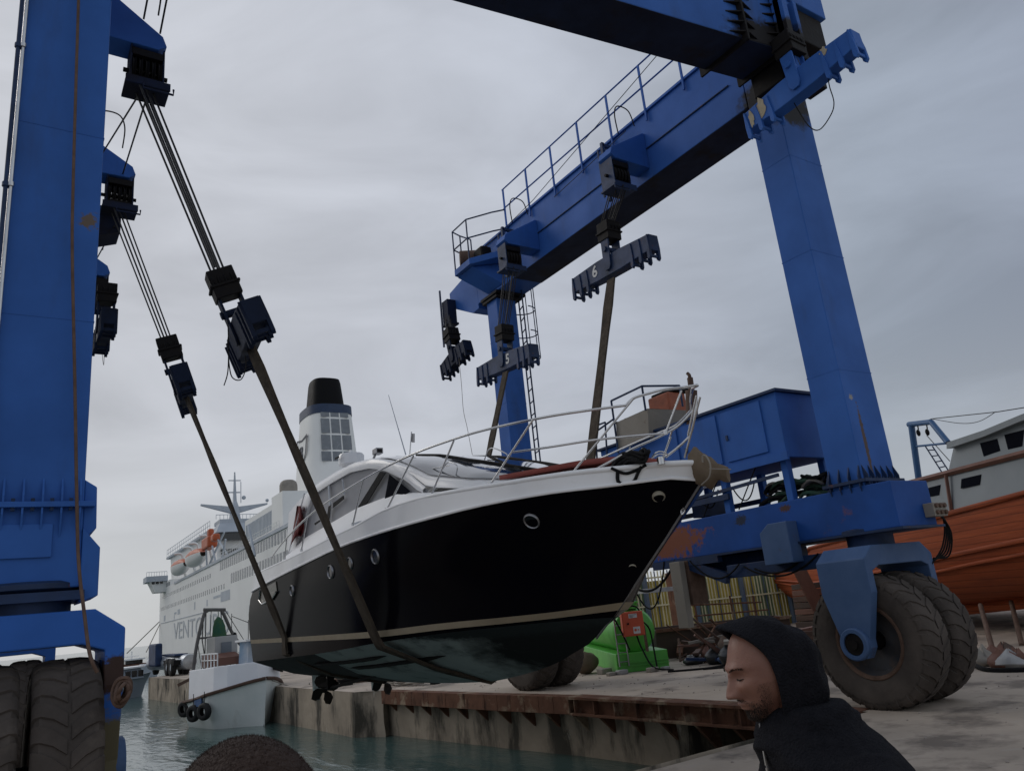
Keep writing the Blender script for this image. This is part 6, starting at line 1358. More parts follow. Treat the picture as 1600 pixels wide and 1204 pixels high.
for k in range(12):
    p = Pz(random.uniform(1062, 1185), random.uniform(1026, 1040), GZ); d = V(random.uniform(-1, 1), random.uniform(-1, 1), random.uniform(-.1, .25)).normalized() * random.uniform(.2, .7); m = MB(); q_ = p + V(0, 0, random.uniform(.1, .5)); m.bar(q_ - d, q_ + d, random.uniform(.05, .22), random.uniform(.03, .08)); m.build('scrap_board', random.choice([WOODB, WOODR, RUSTM, BLUED, BEIGE]), RD)
# small rack of white pickets behind hood (low fence right of the man)
for k in range(2):
    pass
# ---- wooden boat on the hard
BY = 19.0
def bpx(u, v, dy=0): return Py(u, v, BY + dy)
WBT = thing('wooden_fishing_boat', (22, 13, GZ), 'big orange wooden fishing boat with grey wheelhouse propped ashore behind the hoist', 'fishing boat')
# near side curves in photo pixels, on a vertical plane tilted away at the bow
bwp = Py(1197, 903, 22.2); dirB = V(-.5, -.86, 0).normalized(); nB = V(-dirB.y, dirB.x, 0)
def bb_(u, v, off=0.): return Pn(u, v, bwp + nB * off, nB)
us = [1197, 1225, 1245, 1265, 1300, 1350, 1410, 1470, 1530, 1600, 1680, 1740]
def curve(pts): return lambda u: interp(u, [p[0] for p in pts], [p[1] for p in pts])
top = curve([(1197, 901), (1235, 884), (1265, 856), (1330, 838), (1410, 822), (1470, 805), (1600, 770), (1850, 702)])
wal = curve([(1197, 905), (1260, 910), (1300, 908), (1410, 885), (1480, 868), (1600, 843), (1850, 790)])
wal2 = curve([(1200, 907), (1260, 918), (1300, 925), (1410, 905), (1530, 878), (1600, 865), (1850, 815)])
bil = curve([(1200, 908), (1240, 930), (1290, 948), (1350, 950), (1410, 940), (1500, 925), (1600, 912), (1850, 880)])
kel = curve([(1203, 909), (1235, 935), (1290, 950), (1350, 963), (1410, 958), (1500, 948), (1600, 937), (1850, 915)])
off = curve([(1197, 0.), (1260, -.5), (1350, -.95), (1500, -1.2), (1850, -1.2)])
m = MB(); sections = []
for u in us + []:
    sections.append([bb_(u, top(u), off(u)), bb_(u, wal(u), off(u) * .98), bb_(u, wal2(u), off(u) * .92), bb_(u, bil(u), off(u) * .6), bb_(u, kel(u), .2)])
m.loft(sections); 
CENB = 1.9
m.loft([[V(p) + nB * (2 * (CENB - (p - bwp).dot(nB)) if True else 0) for p in s_] for s_ in sections]); m.loft([[s_[0], V(s_[0]) + nB * 2 * (CENB - (s_[0] - bwp).dot(nB))] for s_ in sections])
wh_ = m.build('hull', WOODO, WBT, smooth=50)
for cv_, oo, r_ in ((wal, .98, .055), (wal2, .92, .045), (top, 1.0, .06)):
    m = MB(); m.tube([bb_(u, cv_(u), off(u) * oo - .03) for u in us], r_, 6); m.build('rubbing_strake', WOODO, wh_, smooth=60)
m = MB(); m.tube([bb_(u, kel(u) + 4, .1) for u in us[4:]], .14, 4); m.build('keel', WOODO, wh_)
# grey bulwark + wheelhouse
ust = curve([(1410, 757), (1480, 739), (1600, 708), (1850, 650)])
m = MB(); U2 = [1412, 1440, 1480, 1540, 1600, 1680, 1740]
rows = [[bb_(u, top(u) - 1, off(u) + .02), bb_(u, ust(u), off(u) + .12)] for u in U2]; m.loft(rows); fr = [rows[0][0], rows[0][1], rows[0][1] + nB * 3.4, rows[0][0] + nB * 3.4]; m.add(fr, [(0, 1, 2, 3)]); m.loft([[r[1], r[1] + nB * 3.4] for r in rows])
bk = m.build('grey_bulwark', GREYP, WBT, solid=.03)
m = MB(); m.tube([bb_(u, ust(u), off(u) + .06) for u in U2], .07, 4); m.tube([bb_(1478, 742, off(1478) + .0), bb_(1487, 801, off(1487) - .02)], .045, 4); m.build('wooden_capping', WOODR, bk)
rt = curve([(1480, 700), (1540, 680), (1600, 655), (1850, 570)])
m = MB(); U3 = [1483, 1540, 1600, 1680, 1740]
r2 = [[bb_(u, ust(u) - 3, off(u) + .25), bb_(u + (8 if u == 1483 else 0), rt(u), off(u) + .3)] for u in U3]; m.loft(r2); m.loft([[r[1], r[1] + nB * 3] for r in r2]); m.add([r2[0][0], r2[0][1], r2[0][1] + nB * 3, r2[0][0] + nB * 3], [(0, 1, 2, 3)])
hs = m.build('wheelhouse', GREYP, WBT, solid=.03)
m = MB(); m.loft([[bb_(u - 4, rt(u) - 8, off(u) + .1), bb_(u - 4, rt(u) + 2, off(u) + .1), bb_(u - 4, rt(u) + 2, off(u) + .1) + nB * 3.3, bb_(u - 4, rt(u) - 8, off(u) + .1) + nB * 3.3] for u in U3], True, True); m.build('roof', GREYP, hs)
for q_ in ([(1531, 692), (1558, 685), (1563, 704), (1537, 713)], [(1569, 679), (1600, 671), (1597, 697), (1575, 702)]):
    m = MB(); m.prism([bb_(u, v, off(u) + .255 + .055 * (ust(u) - v) / max(1, ust(u) - rt(u)) - .03) for u, v in q_], nB * .02); m.build('window', MATS['black_side_glass'], hs)
for q_ in ([(1442, 764), (1469, 757), (1467, 773), (1441, 778)], [(1502, 748), (1532, 741), (1530, 757), (1501, 763)]):
    m = MB(); m.prism([bb_(u, v, off(u) + .02 + .1 * (top(u) - v) / (top(u) - ust(u)) - .03) for u, v in q_], nB * .02); m.build('window', MATS['black_side_glass'], bk)
# blue gantry on the boat
GT = mat('bright_blue_tube', (.03, .11, .25), (.02, .08, .2), 4, .45)
gq = lambda u, v, o=.8: bb_(u, v, o)
m = MB(); m.tube([gq(1436, 752), gq(1424, 664)], .09, 10); m.tube([gq(1420, 663), gq(1455, 659), gq(1481, 691)], .08, 8); m.tube([gq(1432, 697), gq(1481, 692)], .035, 6); m.build('gantry_frame', GT, WBT, smooth=50)
m = MB()
for a_, b_ in (((1446, 697), (1472, 738)), ((1457, 697), (1482, 735))): m.tube([gq(*a_, 1.), gq(*b_, 1.)], .02, 6)
for t in (.15, .38, .6, .82): m.tube([lerp(gq(1446, 697, 1.), gq(1472, 738, 1.), t), lerp(gq(1457, 697, 1.), gq(1482, 735, 1.), t)], .018, 6)
m.build('ladder', BLUED, WBT)
for u, v in ((1435, 674), (1449, 673)):
    m = MB(); m.tube([gq(u - 1, v - 9), gq(u, v - 3)], .02, 6); m.sph(gq(u, v + 2), (.08, .05, .1), 10, 8); m.build('hanging_pulley', BLACKG, WBT, smooth=60)
m = MB(); m.tube([gq(1440, 660), gq(1456, 654), gq(1560, 643), gq(1690, 622)], .012, 5); m.tube(sm([gq(1456, 654), gq(1500, 661), gq(1530, 658), gq(1556, 643)]), .009, 5); m.tube([gq(1448, 680), gq(1484, 720)], .012, 5); m.build('rigging_wire', ROPE, WBT)
# props and trestles under the boat
PRP = [((1568, 1012), (1532, 945)), ((1595, 1005), (1578, 940)), ((1290, 992), (1268, 930))]
for k, (a_, b_) in enumerate((((1552, 1018), (1532, 945)), ((1597, 1008), (1580, 940)))):
    m = MB(); p = Pz(*a_, GZ); q_ = Py(b_[0], b_[1], p.y + 1.2); m.tube([p, q_], .05, 8); tag(m.build('hull_prop', BROWNR, None, smooth=60), ['rusty steel prop leaning under the orange hull right of the hoist tyres', 'rusty steel prop under the orange hull at the right edge of the photo'][k], 'prop', 'props under the wooden boat')
TRS = thing('timber_cribbing', Pz(1285, 990, GZ), 'stacked faded timber blocks left of the near right hoist wheel', 'cribbing')
p = Pz(1283, 998, GZ); random.seed(8)
for k in range(9):
    z = GZ + .02 + k * .17; w = .5 - .02 * k; m = MB(); m.bx(p.x - w + .05 * random.random(), p.x + w, p.y - .3 + .08 * random.random(), p.y + .4, z, z + .15); m.build('timber_block', [WOODB, WOODR, BRW][k % 3], TRS, bevel=.01)
m = MB(); m.bar(p + V(-.2, -.35, .6), p + V(-.85, -.35, 2.0), .5, .05, (0, 1, 0)); m.build('leaning_board', WOODR, TRS)
q_ = Pz(1540, 1020, GZ); PIL = thing('timber_stack', q_, 'dark boards and beams stacked under the orange hull at the right', 'timber stack')
for k in range(14):
    m = MB(); x = q_.x + random.uniform(-1.2, 6); y = q_.y + random.uniform(1.6, 5.5); z = GZ + random.uniform(.1, .9); d = V(random.uniform(.7, 1), random.uniform(-.5, .5), random.uniform(-.12, .12)).normalized() * random.uniform(.6, 1.8)
    m.bar(V(x, y, z) - d, V(x, y, z) + d, random.uniform(.1, .3), random.uniform(.06, .2)); m.build('timber_beam', random.choice([WOODB, WOODR, BRW]), PIL)
for k in range(10):
    p = Pz(random.uniform(1525, 1600), random.uniform(1026, 1042), GZ); m = MB(); w = random.uniform(.1, .3)
    rows = []
    for i in range(5):
        t = i / 4; rr = math.sin(math.pi * (.3 + .65 * t)); rows.append([p + V(w * rr * math.cos(a_) * (1 + .3 * mnoise.noise(V(k, t, math.cos(a_)))), w * rr * math.sin(a_), .22 * t * (1 + .3 * math.sin(2 * a_ + k))) for a_ in [2 * math.pi * j / 9 for j in range(9)]])
    m.loft(rows, True, True); m.build('crumpled_sack', random.choice([BEIGE, TANKE, WOODR, BRW]), PIL, smooth=50)
cord([Pz(1525, 1040, GZ + .03), Pz(1545, 1046, GZ + .03), Pz(1600, 1046, GZ + .03), Pz(1700, 1040, GZ + .03)], 'dark hose along the ground right of the hoist tyres', .04, BLACKC, 'ground_hose', 'hose')
# ================================================================ PEOPLE
def skinned(name, verts, edges, radii, m, parent, sub=2, root=0):
    org = wpos(parent) if parent else V(0, 0, 0)
    me = bpy.data.meshes.new(name); me.from_pydata([tuple(V(p) - org) for p in verts], edges, []); o = bpy.data.objects.new(name, me); col.objects.link(o)
    if parent: o.parent = parent
    md = o.modifiers.new('skin', 'SKIN'); me.skin_vertices  # layer made with the modifier
    for i, r in enumerate(radii): me.skin_vertices[0].data[i].radius = (r, r) if not isinstance(r, tuple) else r
    me.skin_vertices[0].data[root].use_root = True
    s_ = o.modifiers.new('sub', 'SUBSURF'); s_.levels = sub; s_.render_levels = sub; md.use_smooth_shade = True
    me.materials.append(m); return o
SKIN = bpy.data.materials.new('skin'); SKIN.use_nodes = True
def skinmat(m, c1, c2):
    b = m.node_tree.nodes['Principled BSDF']; t = m.node_tree; ns = t.nodes.new('ShaderNodeTexNoise'); ns.inputs['Scale'].default_value = 28; ns.inputs['Detail'].default_value = 6
    tcn = t.nodes.new('ShaderNodeTexCoord'); t.links.new(tcn.outputs['Object'], ns.inputs[0])
    mx_ = t.nodes.new('ShaderNodeMix'); mx_.data_type = 'RGBA'; mx_.inputs[6].default_value = (*c1, 1); mx_.inputs[7].default_value = (*c2, 1); t.links.new(ns.outputs[0], mx_.inputs[0])
    b.inputs['Roughness'].default_value = .5; b.inputs['Subsurface Weight'].default_value = .12; b.inputs['Subsurface Radius'].default_value = (.01, .004, .002); b.inputs['Subsurface Scale'].default_value = .4
    bp = t.nodes.new('ShaderNodeBump'); bp.inputs['Strength'].default_value = .25; bp.inputs['Distance'].default_value = .003; n2 = t.nodes.new('ShaderNodeTexNoise'); n2.inputs['Scale'].default_value = 140; t.links.new(tcn.outputs['Object'], n2.inputs[0]); t.links.new(n2.outputs[0], bp.inputs['Height']); t.links.new(bp.outputs[0], b.inputs['Normal'])
    return mx_, b
mxs, bs_ = skinmat(SKIN, (.245, .118, .080), (.150, .062, .043)); SKIN.node_tree.links.new(mxs.outputs[2], bs_.inputs['Base Color'])
HOOD = mat('dark_navy_fleece', (.0085, .009, .0125), (.014, .014, .018), 45, .97, .7, 160, spec=.12, spots=((.03, .03, .033), 90, .62, .1, .5))
BEARD = mat('stubble_hair', (.035, .022, .015), (.02, .013, .01), 60, .9, .6, 200)
HAIRB = mat('short_brown_hair', (.044, .026, .019), (.030, .018, .014), 12, .8, .5, 200, spec=.25)
# ---- man in hood
hc = Py(1196, 1042, 1.42)           # head centre
fwd = V(-.875, .43, -.22).normalized(); rgt = fwd.cross(V(0, 0, 1)).normalized(); upv = rgt.cross(fwd)  # rgt = the person's right (+x-ish)
roll = .0
PM = thing('person', (hc.x + .05, hc.y, GZ), 'man in a dark zipped hoodie with the hood up looking down to the left', 'person')
def hp3(f, r, u): return hc + fwd * f + rgt * r + upv * u
# head as a displaced ellipsoid
def gauss(d2, s): return math.exp(-d2 / (2 * s * s))
def head_mesh():
    nu, nv = 96, 80; rows = []
    for i in range(nv + 1):
        ph = math.pi * i / nv; row = []
        for j in range(nu):
            th = 2 * math.pi * j / nu
            d = V(math.sin(ph) * math.cos(th), math.sin(ph) * math.sin(th), math.cos(ph))  # x fwd, y side, z up
            x, y, z = d.x * .098, d.y * .074, d.z * .118
            # skull back
            if x < 0: x *= 1.03; y *= 1.04
            # lower face narrows; jaw forward
            if z < 0:
                k = -z / .118; y *= 1 - .30 * k * k; x = x * (1 - .22 * k * k) + .026 * k * (1 if d.x > -.2 else .2)
            fx = max(0, d.x)
            def add(cy, cz, sy, sz, amt, yy=y, zz=z):
                return amt * math.exp(-((abs(yy) - cy) ** 2) / (2 * sy * sy) - ((zz - cz) ** 2) / (2 * sz * sz)) * (fx ** .5)
            # forehead flat, brow ridge
            x += add(.022, .026, .020, .008, .0095)
            x += add(.0, .06, .04, .02, -.004)
            # eye sockets
            x += add(.028, .006, .013, .010, -.017)
            x += add(.031, .003, .009, .006, .0085)    # eyeball/lids
            x += add(.031, .0105, .012, .0022, .003)  # upper lid crease
            # nose: ridge growing down
            nz = (0.018 - z) / .056
            if 0 <= nz <= 1.0: x += (.006 + .025 * nz ** 1.15) * math.exp(-(y * y) / (2 * (.0065 + .0045 * nz) ** 2)) * fx ** .5
            elif nz > 1: x += .031 * math.exp(-((nz - 1) * .056) ** 2 / (2 * .0042 ** 2)) * math.exp(-(y * y) / (2 * .011 ** 2)) * fx ** .5
            x += add(.0145, -.034, .005, .0055, .013); x += add(.010, -.041, .0035, .002, -.006)   # nostril wings
            # cheeks
            x += add(.044, -.018, .014, .014, .008); x += add(.027, -.045, .0045, .014, -.006); x += add(.048, -.055, .014, .02, -.005)
            # mouth
            x += add(.0, -.060, .024, .0045, .012); x += add(.0, -.071, .020, .005, .0125); x += add(.0, -.0655, .026, .0018, -.009); x += add(.0, -.049, .005, .006, -.003)
            x += add(.0, -.083, .02, .006, -.006)
            # chin
            x += add(.0, -.101, .018, .013, .018)
            row.append(hp3(x, -y * 1.0, z))
        rows.append(row)
    return rows
m = MB(); m.loft(head_mesh(), True)
# neck + torso + limbs: one continuous body via skin below, head joined visually inside the neck
hd_ = m
nk0 = hp3(-.03, 0, -.085)
base = V(hc.x + .10, hc.y - .02, 0)
bf = V(fwd.x, fwd.y, 0).normalized(); br_ = V(rgt.x, rgt.y, 0).normalized()
def bp3(f, r, z): return V(hc.x, hc.y, 0) - bf * .07 + bf * f + br_ * r + V(0, 0, z)
zt = hc.z
rowsN = []
for k, (f, z, rx, ry) in enumerate(((.035, -.07, .055, .055), (.02, -.11, .056, .058), (.0, -.16, .062, .068), (-.03, -.21, .09, .12), (-.03, -.26, .10, .18), (-.03, -.36, .115, .195), (-.02, -.5, .105, .17), (-.02, -.62, .10, .155), (-.02, -.72, .11, .17), (-.02, -.80, .10, .165))):
    rowsN.append([bp3(f + rx * math.cos(t), ry * math.sin(t), zt + z) for t in [2 * math.pi * i / 28 for i in range(28)]])
m.loft(rowsN, True, True)
def limb(mb, pts, rad, n=16): mb.tube(sm(pts, 5), [interp(i / (len(sm(pts, 5)) - 1) * (len(pts) - 1), list(range(len(pts))), rad) for i in range(len(sm(pts, 5)))], n)
for s_ in (-1, 1):
    limb(m, [bp3(-.03, s_ * .17, zt - .25), bp3(-.03, s_ * .205, zt - .33), bp3(-.04, s_ * .23, zt - .55), bp3(.05, s_ * .22, zt - .78)], [.06, .055, .045, .03])
    limb(m, [bp3(0, s_ * .09, zt - .76), bp3(.02, s_ * .10, zt - 1.1), bp3(-.01, s_ * .10, GZ + .1)], [.09, .065, .045])
    limb(m, [bp3(-.04, s_ * .10, GZ + .05), bp3(.14, s_ * .11, GZ + .04)], [.04, .03])
def to_skin(mb):
    o = mb.build('body', SKIN, PM, smooth=180)
    rm = o.modifiers.new('one_surface', 'REMESH'); rm.mode = 'VOXEL'; rm.voxel_size = .0032; rm.use_smooth_shade = True
    return o
body = to_skin(m)
# hands with five fingers
for s_ in (-1, 1):
    w = bp3(.05, s_ * .22, zt - .78); vs = [w, w + V(0, 0, -.04), w + V(0, 0, -.08)]; ed = [(0, 1), (1, 2)]; rd = [(.026, .026), (.036, .02), (.036, .018)]
    for q in range(4):
        o_ = bf * ((q - 1.5) * .02); L_ = [.068, .078, .074, .058][q]; k = len(vs)
        vs += [w + V(0, 0, -.09) + o_ * 1.05, w + V(0, 0, -.09 - L_ * .5) + o_ * 1.1 - br_ * s_ * .008, w + V(0, 0, -.09 - L_) + o_ * 1.1 - br_ * s_ * .028]; ed += [(2, k), (k, k + 1), (k + 1, k + 2)]; rd += [(.0095,) * 2, (.009,) * 2, (.0075,) * 2]
    k = len(vs); vs += [w + V(0, 0, -.035) + bf * .04, w + V(0, 0, -.075) + bf * .055, w + V(0, 0, -.105) + bf * .05]; ed += [(1, k), (k, k + 1), (k + 1, k + 2)]; rd += [(.012,) * 2, (.0105,) * 2, (.008,) * 2]
    skinned('hand', vs, ed, rd, SKIN, PM, 2, 0)
# eyes (closed, looking down): lid line + brow hairs, stubble
m = MB(); m.tube([hp3(x, y, z) for y, z, x in ((-.015, .003, .0885), (-.023, .0008, .0918), (-.031, .0002, .0898), (-.040, .0015, .0815))], [.0008, .0020, .0020, .0008], 5); m.build('eyelash_line', BEARD, body)
for s_ in (-1, 1):
    m = MB(); random.seed(4)
    for k in range(90):
        t = random.random(); y = .012 + .036 * t; z = .0235 + .004 * math.sin(t * 3) + random.uniform(-.0025, .0025); xs = .1005 - 3.5 * (y - .01) ** 2 * 4
        # find surface roughly from ellipsoid
        xe = .098 * math.sqrt(max(0, 1 - (y / .074) ** 2 - (z / .118) ** 2)) + .0065
        p = hp3(xe, -s_ * y * -1 * -1, z); m.tube([p, p + rgt * (s_ * -.006) * -1 * -1 + upv * .0015 + fwd * .001], [.0009, .0003], 3)
    m.build('eyebrow', BEARD, body)
m = MB(); random.seed(12); n_ = 0
while n_ < 14000:
    z = random.uniform(-.115, -.02); a_ = random.uniform(-1.75, 1.75)
    k = max(0, -z / .118)
    y = math.sin(a_) * .074 * math.sqrt(max(0, 1 - (z / .118) ** 2)) * (1 - .30 * k * k); 
    dens = max(0, min(1, (-z - .055) / .03)) * (.35 + .65 * abs(math.sin(a_))) + max(0, min(1, (abs(a_) - .9) / .3)) * .9 + (.25 if (-.058 < z < -.046 and abs(y) < .025) else 0)
    if random.random() > dens * .8: n_ += .2; continue
    x = math.cos(a_) * .098 * math.sqrt(max(0, 1 - (z / .118) ** 2)) * (1 - .22 * k * k) + .026 * k + .003 + .017 * math.exp(-(y * y) / (2 * .018 ** 2) - (z + .101) ** 2 / (2 * .012 ** 2)) * 1.1
    nrm = V(math.cos(a_), 0, 0) ; p = hp3(x, -y, z); d = (fwd * math.cos(a_) - rgt * math.sin(a_) * 1. + upv * -.5).normalized()
    m.add([p - rgt * .0007 - d * .002, p + upv * .0008 - d * .002, p + d * random.uniform(.002, .0045)], [(0, 1, 2)]); n_ += 1
m.build('stubble', BEARD, body)
# hood: shell round the head, open at the face
m = MB(); rows = []
nu, nv = 40, 30
# parametrise from opening rim to the back pole
def hood_pt(t, a, inn=0):
    # a: angle round the opening (0 top, +-pi bottom); t 0 rim .. 1 back of the head
    ca, sa = math.cos(a), math.sin(a)
    rimf = .062 - .0 * ca + (-.030 if ca < 0 else .030) * abs(ca) ** 1.5
    rim = V(rimf + .0, sa * .088, .0 + (ca * .130 if ca > 0 else ca * .168))
    rim.x = .083 * max(0, ca) ** 2 + .010 * (1 - abs(ca)) + .030 * max(0, -ca) ** 1.5 + .008
    c = V(-.045, 0, -.02)
    ang = t * math.pi / 2
    bx = -.150; rr = math.cos(ang) ** .75
    out = 1 + .22 * math.sin(min(1, t * 2.2) * math.pi / 2)
    p = V(rim.x + (bx - rim.x) * math.sin(ang) ** 1.15, rim.y * rr * out, (rim.z * rr * (1 + .10 * math.sin(min(1, t * 2) * math.pi / 2) * (1 if ca > 0 else 1.1))) + (-.045) * (1 - rr))
    n = mnoise.noise(V(p.x * 14, p.y * 14, p.z * 9 + 4)) * .013 * min(1, t * 4) + mnoise.noise(V(p.x * 30, p.y * 30, p.z * 18)) * .006 * min(1, t * 4)
    n += (.5 - abs(mnoise.noise(V(p.x * 9 + 3, p.y * 7, p.z * 14 + p.x * 10)))) ** 2 * .035 * min(1, t * 3) - .004
    if abs(a) < .12: n += .0022 * (1 - abs(a) / .12)
    p += V(p.x, p.y, p.z).normalized() * (n - inn)
    return hp3(p.x, -p.y, p.z + .005)
rows = []
for t, inn in [(.06, .016), (.02, .014), (0, .006), (0, .0), (.03, -.003)] + [(.06 + .94 * i / 24, 0) for i in range(25)]:
    rows.append([hood_pt(t, -math.pi + 2 * math.pi * j / 48, inn) for j in range(48)])
m.loft(rows, True)
hoodo = m.build('hood', HOOD, PM, smooth=180); sb = hoodo.modifiers.new('sub', 'SUBSURF'); sb.levels = 1; sb.render_levels = 1
# hoodie torso (wraps the shoulders, neck funnel joined with the hood)
m = MB(); rows = []
for f, z, rx, ry, pw in ((-.012, -.092, .098, .094, 1), (-.012, -.118, .112, .108, 1), (-.018, -.15, .124, .124, 1), (-.03, -.18, .138, .152, 1), (-.045, -.212, .146, .190, .9), (-.06, -.25, .150, .218, .85), (-.055, -.30, .158, .238, .8), (-.05, -.38, .160, .245, .8), (-.04, -.50, .150, .225, .85), (-.035, -.62, .142, .205, .9), (-.03, -.74, .148, .21, .9), (-.03, -.80, .145, .205, .9)):
    r = []
    for i in range(48):
        t = 2 * math.pi * i / 48; c, s = math.cos(t), math.sin(t)
        n = (.5 - abs(mnoise.noise(V(t * 1.1 + z * 4, z * 9, 5)))) ** 2 * .05 + mnoise.noise(V(t * 1.5, z * 10, 2)) * .014 + mnoise.noise(V(c * 5, s * 5 + 8, z * 22)) * .010
        r.append(bp3(f + (rx + n) * math.copysign(abs(c) ** pw, c), (ry + n) * math.copysign(abs(s) ** pw, s), zt + z))
    rows.append(r)
m.loft(rows, True, True)
for s_ in (-1, 1):
    P0 = sm([bp3(-.055, s_ * .15, zt - .265), bp3(-.055, s_ * .215, zt - .305), bp3(-.06, s_ * .265, zt - .42), bp3(-.055, s_ * .29, zt - .56), bp3(.0, s_ * .265, zt - .70), bp3(.05, s_ * .225, zt - .78)], 6)
    rad = [interp(i / (len(P0) - 1) * 5, [0, 1, 2, 3, 4, 5], [.085, .092, .085, .072, .058, .042]) * (1 + .07 * math.sin(i * 1.3)) for i in range(len(P0))]
    m.tube(P0, rad, 20)
for k in range(4):
    zc_ = -.125 - k * .022; m.tube([bp3(-.012 - .004 * k + (.110 + .012 * k) * math.cos(t), (.106 + .014 * k) * math.sin(t), zt + zc_ + .012 * math.sin(t * 2 + k) + .008 * math.cos(t * 3 + 2 * k)) for t in [2 * math.pi * i / 30 for i in range(31)]], .009, 8)
ho = m.build('hoodie', HOOD, PM, smooth=180)
rm = ho.modifiers.new('one_surface', 'REMESH'); rm.mode = 'VOXEL'; rm.voxel_size = .008; rm.use_smooth_shade = True
sm_ = ho.modifiers.new('smooth', 'SMOOTH'); sm_.iterations = 4
m = MB(); m.tube([bp3(.108, .006, zt - .13), bp3(.111, .006, zt - .18), bp3(.108, .006, zt - .25), bp3(.108, .006, zt - .38), bp3(.11, .006, zt - .6)], .004, 6); m.build('zip', DCHR, PM, smooth=60)
m = MB()
for a_, b_ in ((-.19, -.225), (-.23, -.255)): m.tube([bp3(.115, -.004, zt + a_), bp3(.115, -.004, zt + b_)], .0035, 6)
m.build('zip_pull', CHROME, PM)
m = MB()
for s_ in (-1, 1): limb(m, [bp3(-.01, s_ * .085, zt - .74), bp3(.02, s_ * .10, zt - 1.08), bp3(-.01, s_ * .10, GZ + .07)], [.115, .085, .065])
m.build('trousers', mat('dark_trousers', (.02, .022, .03), None, 10, .9), PM, smooth=60)
for s_ in (-1, 1):
    m = MB(); limb(m, [bp3(-.07, s_ * .10, GZ + .05), bp3(.02, s_ * .105, GZ + .06), bp3(.17, s_ * .11, GZ + .035)], [.045, .052, .035]); m.build('shoe', BLACKG, PM, smooth=60)
# ---- second person, only the crown of a close-cropped head in view
h2 = Py(385, 1240, .84) + V(0, 0, -.055)
h2 = Py(381, 1400, .725)
P2 = thing('person', (h2.x, h2.y, GZ), 'person with close cropped brown hair, only the crown showing at the bottom edge', 'person')
m = MB(); m.sph(h2, (.077, .098, .118), 40, 30)
rowsN = []
for k, (f, z, rx, ry) in enumerate(((-.02, -.07, .058, .058), (-.03, -.14, .06, .062), (-.03, -.19, .11, .08), (-.03, -.25, .20, .11), (-.03, -.36, .21, .13), (-.02, -.6, .17, .12), (-.02, -.8, .18, .12))): rowsN.append([h2 + V(rx * math.cos(t), f + ry * math.sin(t), z) for t in [2 * math.pi * i / 24 for i in range(24)]])
m.loft(rowsN, True, True)
for s_ in (-1, 1):
    limb(m, [h2 + V(s_ * .18, -.03, -.26), h2 + V(s_ * .22, -.03, -.5), h2 + V(s_ * .2, .05, -.75)], [.06, .045, .03]); limb(m, [h2 + V(s_ * .09, 0, -.75), h2 + V(s_ * .1, .02, -1.1), V(h2.x + s_ * .1, h2.y, GZ + .05)], [.09, .065, .045]); limb(m, [V(h2.x + s_ * .1, h2.y - .04, GZ + .04), V(h2.x + s_ * .1, h2.y + .15, GZ + .035)], [.04, .03])
b2 = m.build('body', SKIN, P2, smooth=180); rm = b2.modifiers.new('one_surface', 'REMESH'); rm.mode = 'VOXEL'; rm.voxel_size = .006; rm.use_smooth_shade = True
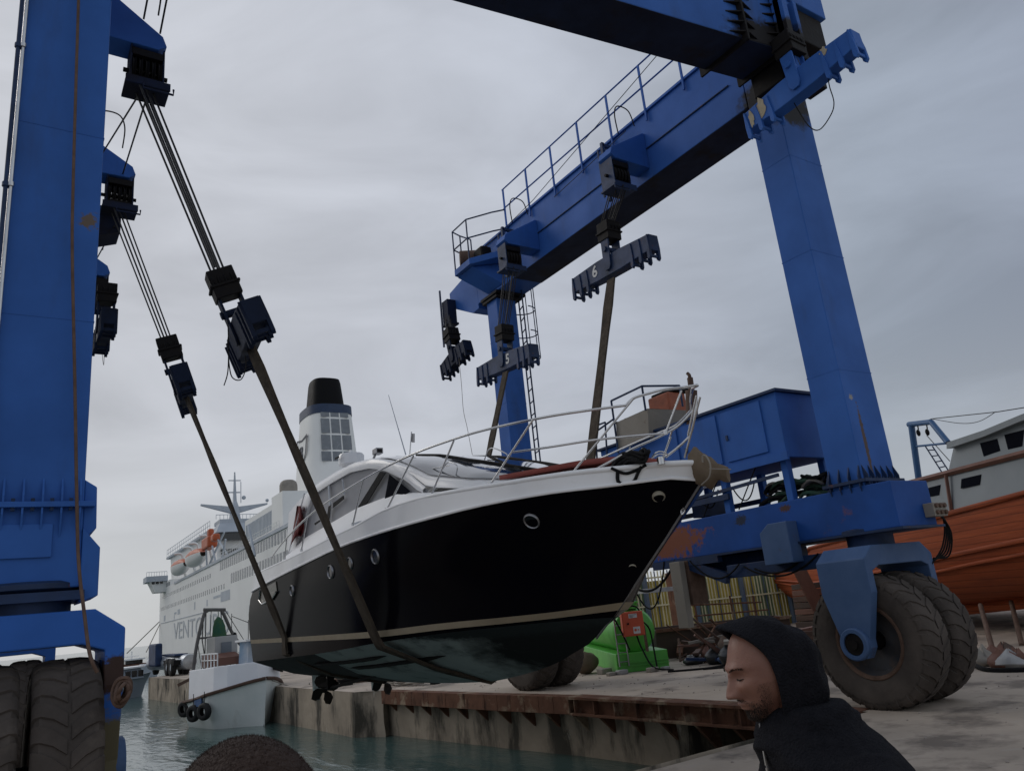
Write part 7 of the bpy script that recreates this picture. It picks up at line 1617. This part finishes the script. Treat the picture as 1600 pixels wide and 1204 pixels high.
for s_ in (-1, 1):
    w = h2 + V(s_ * .2, .05, -.75); vs = [w, w + V(0, 0, -.04), w + V(0, 0, -.08)]; ed = [(0, 1), (1, 2)]; rd = [(.026,) * 2, (.034, .02), (.034, .018)]
    for q in range(4):
        o_ = V(0, (q - 1.5) * .02, 0); L_ = [.068, .078, .074, .058][q]; k = len(vs); vs += [w + V(0, 0, -.09) + o_, w + V(0, 0, -.09 - L_ * .5) + o_ * 1.1, w + V(-s_ * .02, 0, -.09 - L_) + o_ * 1.1]; ed += [(2, k), (k, k + 1), (k + 1, k + 2)]; rd += [(.0095,) * 2, (.009,) * 2, (.0075,) * 2]
    k = len(vs); vs += [w + V(0, .04, -.035), w + V(0, .055, -.075), w + V(0, .05, -.105)]; ed += [(1, k), (k, k + 1), (k + 1, k + 2)]; rd += [(.012,) * 2, (.0105,) * 2, (.008,) * 2]
    skinned('hand', vs, ed, rd, SKIN, P2, 2, 0)
m = MB(); rows = []
for k, (f, z, rx, ry) in enumerate(((-.03, -.155, .07, .07), (-.03, -.19, .12, .09), (-.03, -.25, .215, .12), (-.03, -.36, .23, .145), (-.02, -.6, .19, .14), (-.02, -.8, .2, .14))): rows.append([h2 + V(rx * math.cos(t), f + ry * math.sin(t), z) for t in [2 * math.pi * i / 24 for i in range(24)]])
m.loft(rows, True)
for s_ in (-1, 1): limb(m, [h2 + V(s_ * .17, -.03, -.27), h2 + V(s_ * .235, -.03, -.5), h2 + V(s_ * .21, .05, -.74)], [.08, .062, .045])
m.build('jacket', HOOD, P2, smooth=60)
m = MB()
for s_ in (-1, 1): limb(m, [h2 + V(s_ * .09, 0, -.74), h2 + V(s_ * .1, .02, -1.08), V(h2.x + s_ * .1, h2.y, GZ + .06)], [.115, .085, .065])
m.build('trousers', mat('dark_trousers', (.02, .022, .03), None, 10, .9), P2, smooth=60)
m = MB(); random.seed(2)
for i in range(36000):
    a_ = random.uniform(0, 2 * math.pi); cz = random.uniform(-.15, 1); sz = math.sqrt(1 - cz * cz); d = V(sz * math.cos(a_), sz * math.sin(a_), cz)
    p = h2 + V(d.x * .077, d.y * .098, d.z * .118); t = d.cross(V(random.uniform(-1, 1), random.uniform(-1, 1), random.uniform(-1, 1))).normalized() * .00035
    m.add([p - t, p + t, p + d * random.uniform(.0022, .0036) + V(random.uniform(-.5, .5), random.uniform(-.2, 1.4), random.uniform(-.6, .3)) * .0016], [(0, 1, 2)])
m.build('hair', HAIRB, P2)
m = MB()
rows = []
for i in range(14):
    ph = math.pi * .62 * i / 13; rows.append([h2 + V(math.sin(ph) * math.cos(t) * .0785, math.sin(ph) * math.sin(t) * .0995, math.cos(ph) * .1195) for t in [2 * math.pi * j / 32 for j in range(32)]])
m.loft(rows, True); m.build('scalp_hair', HAIRB, P2, smooth=180)
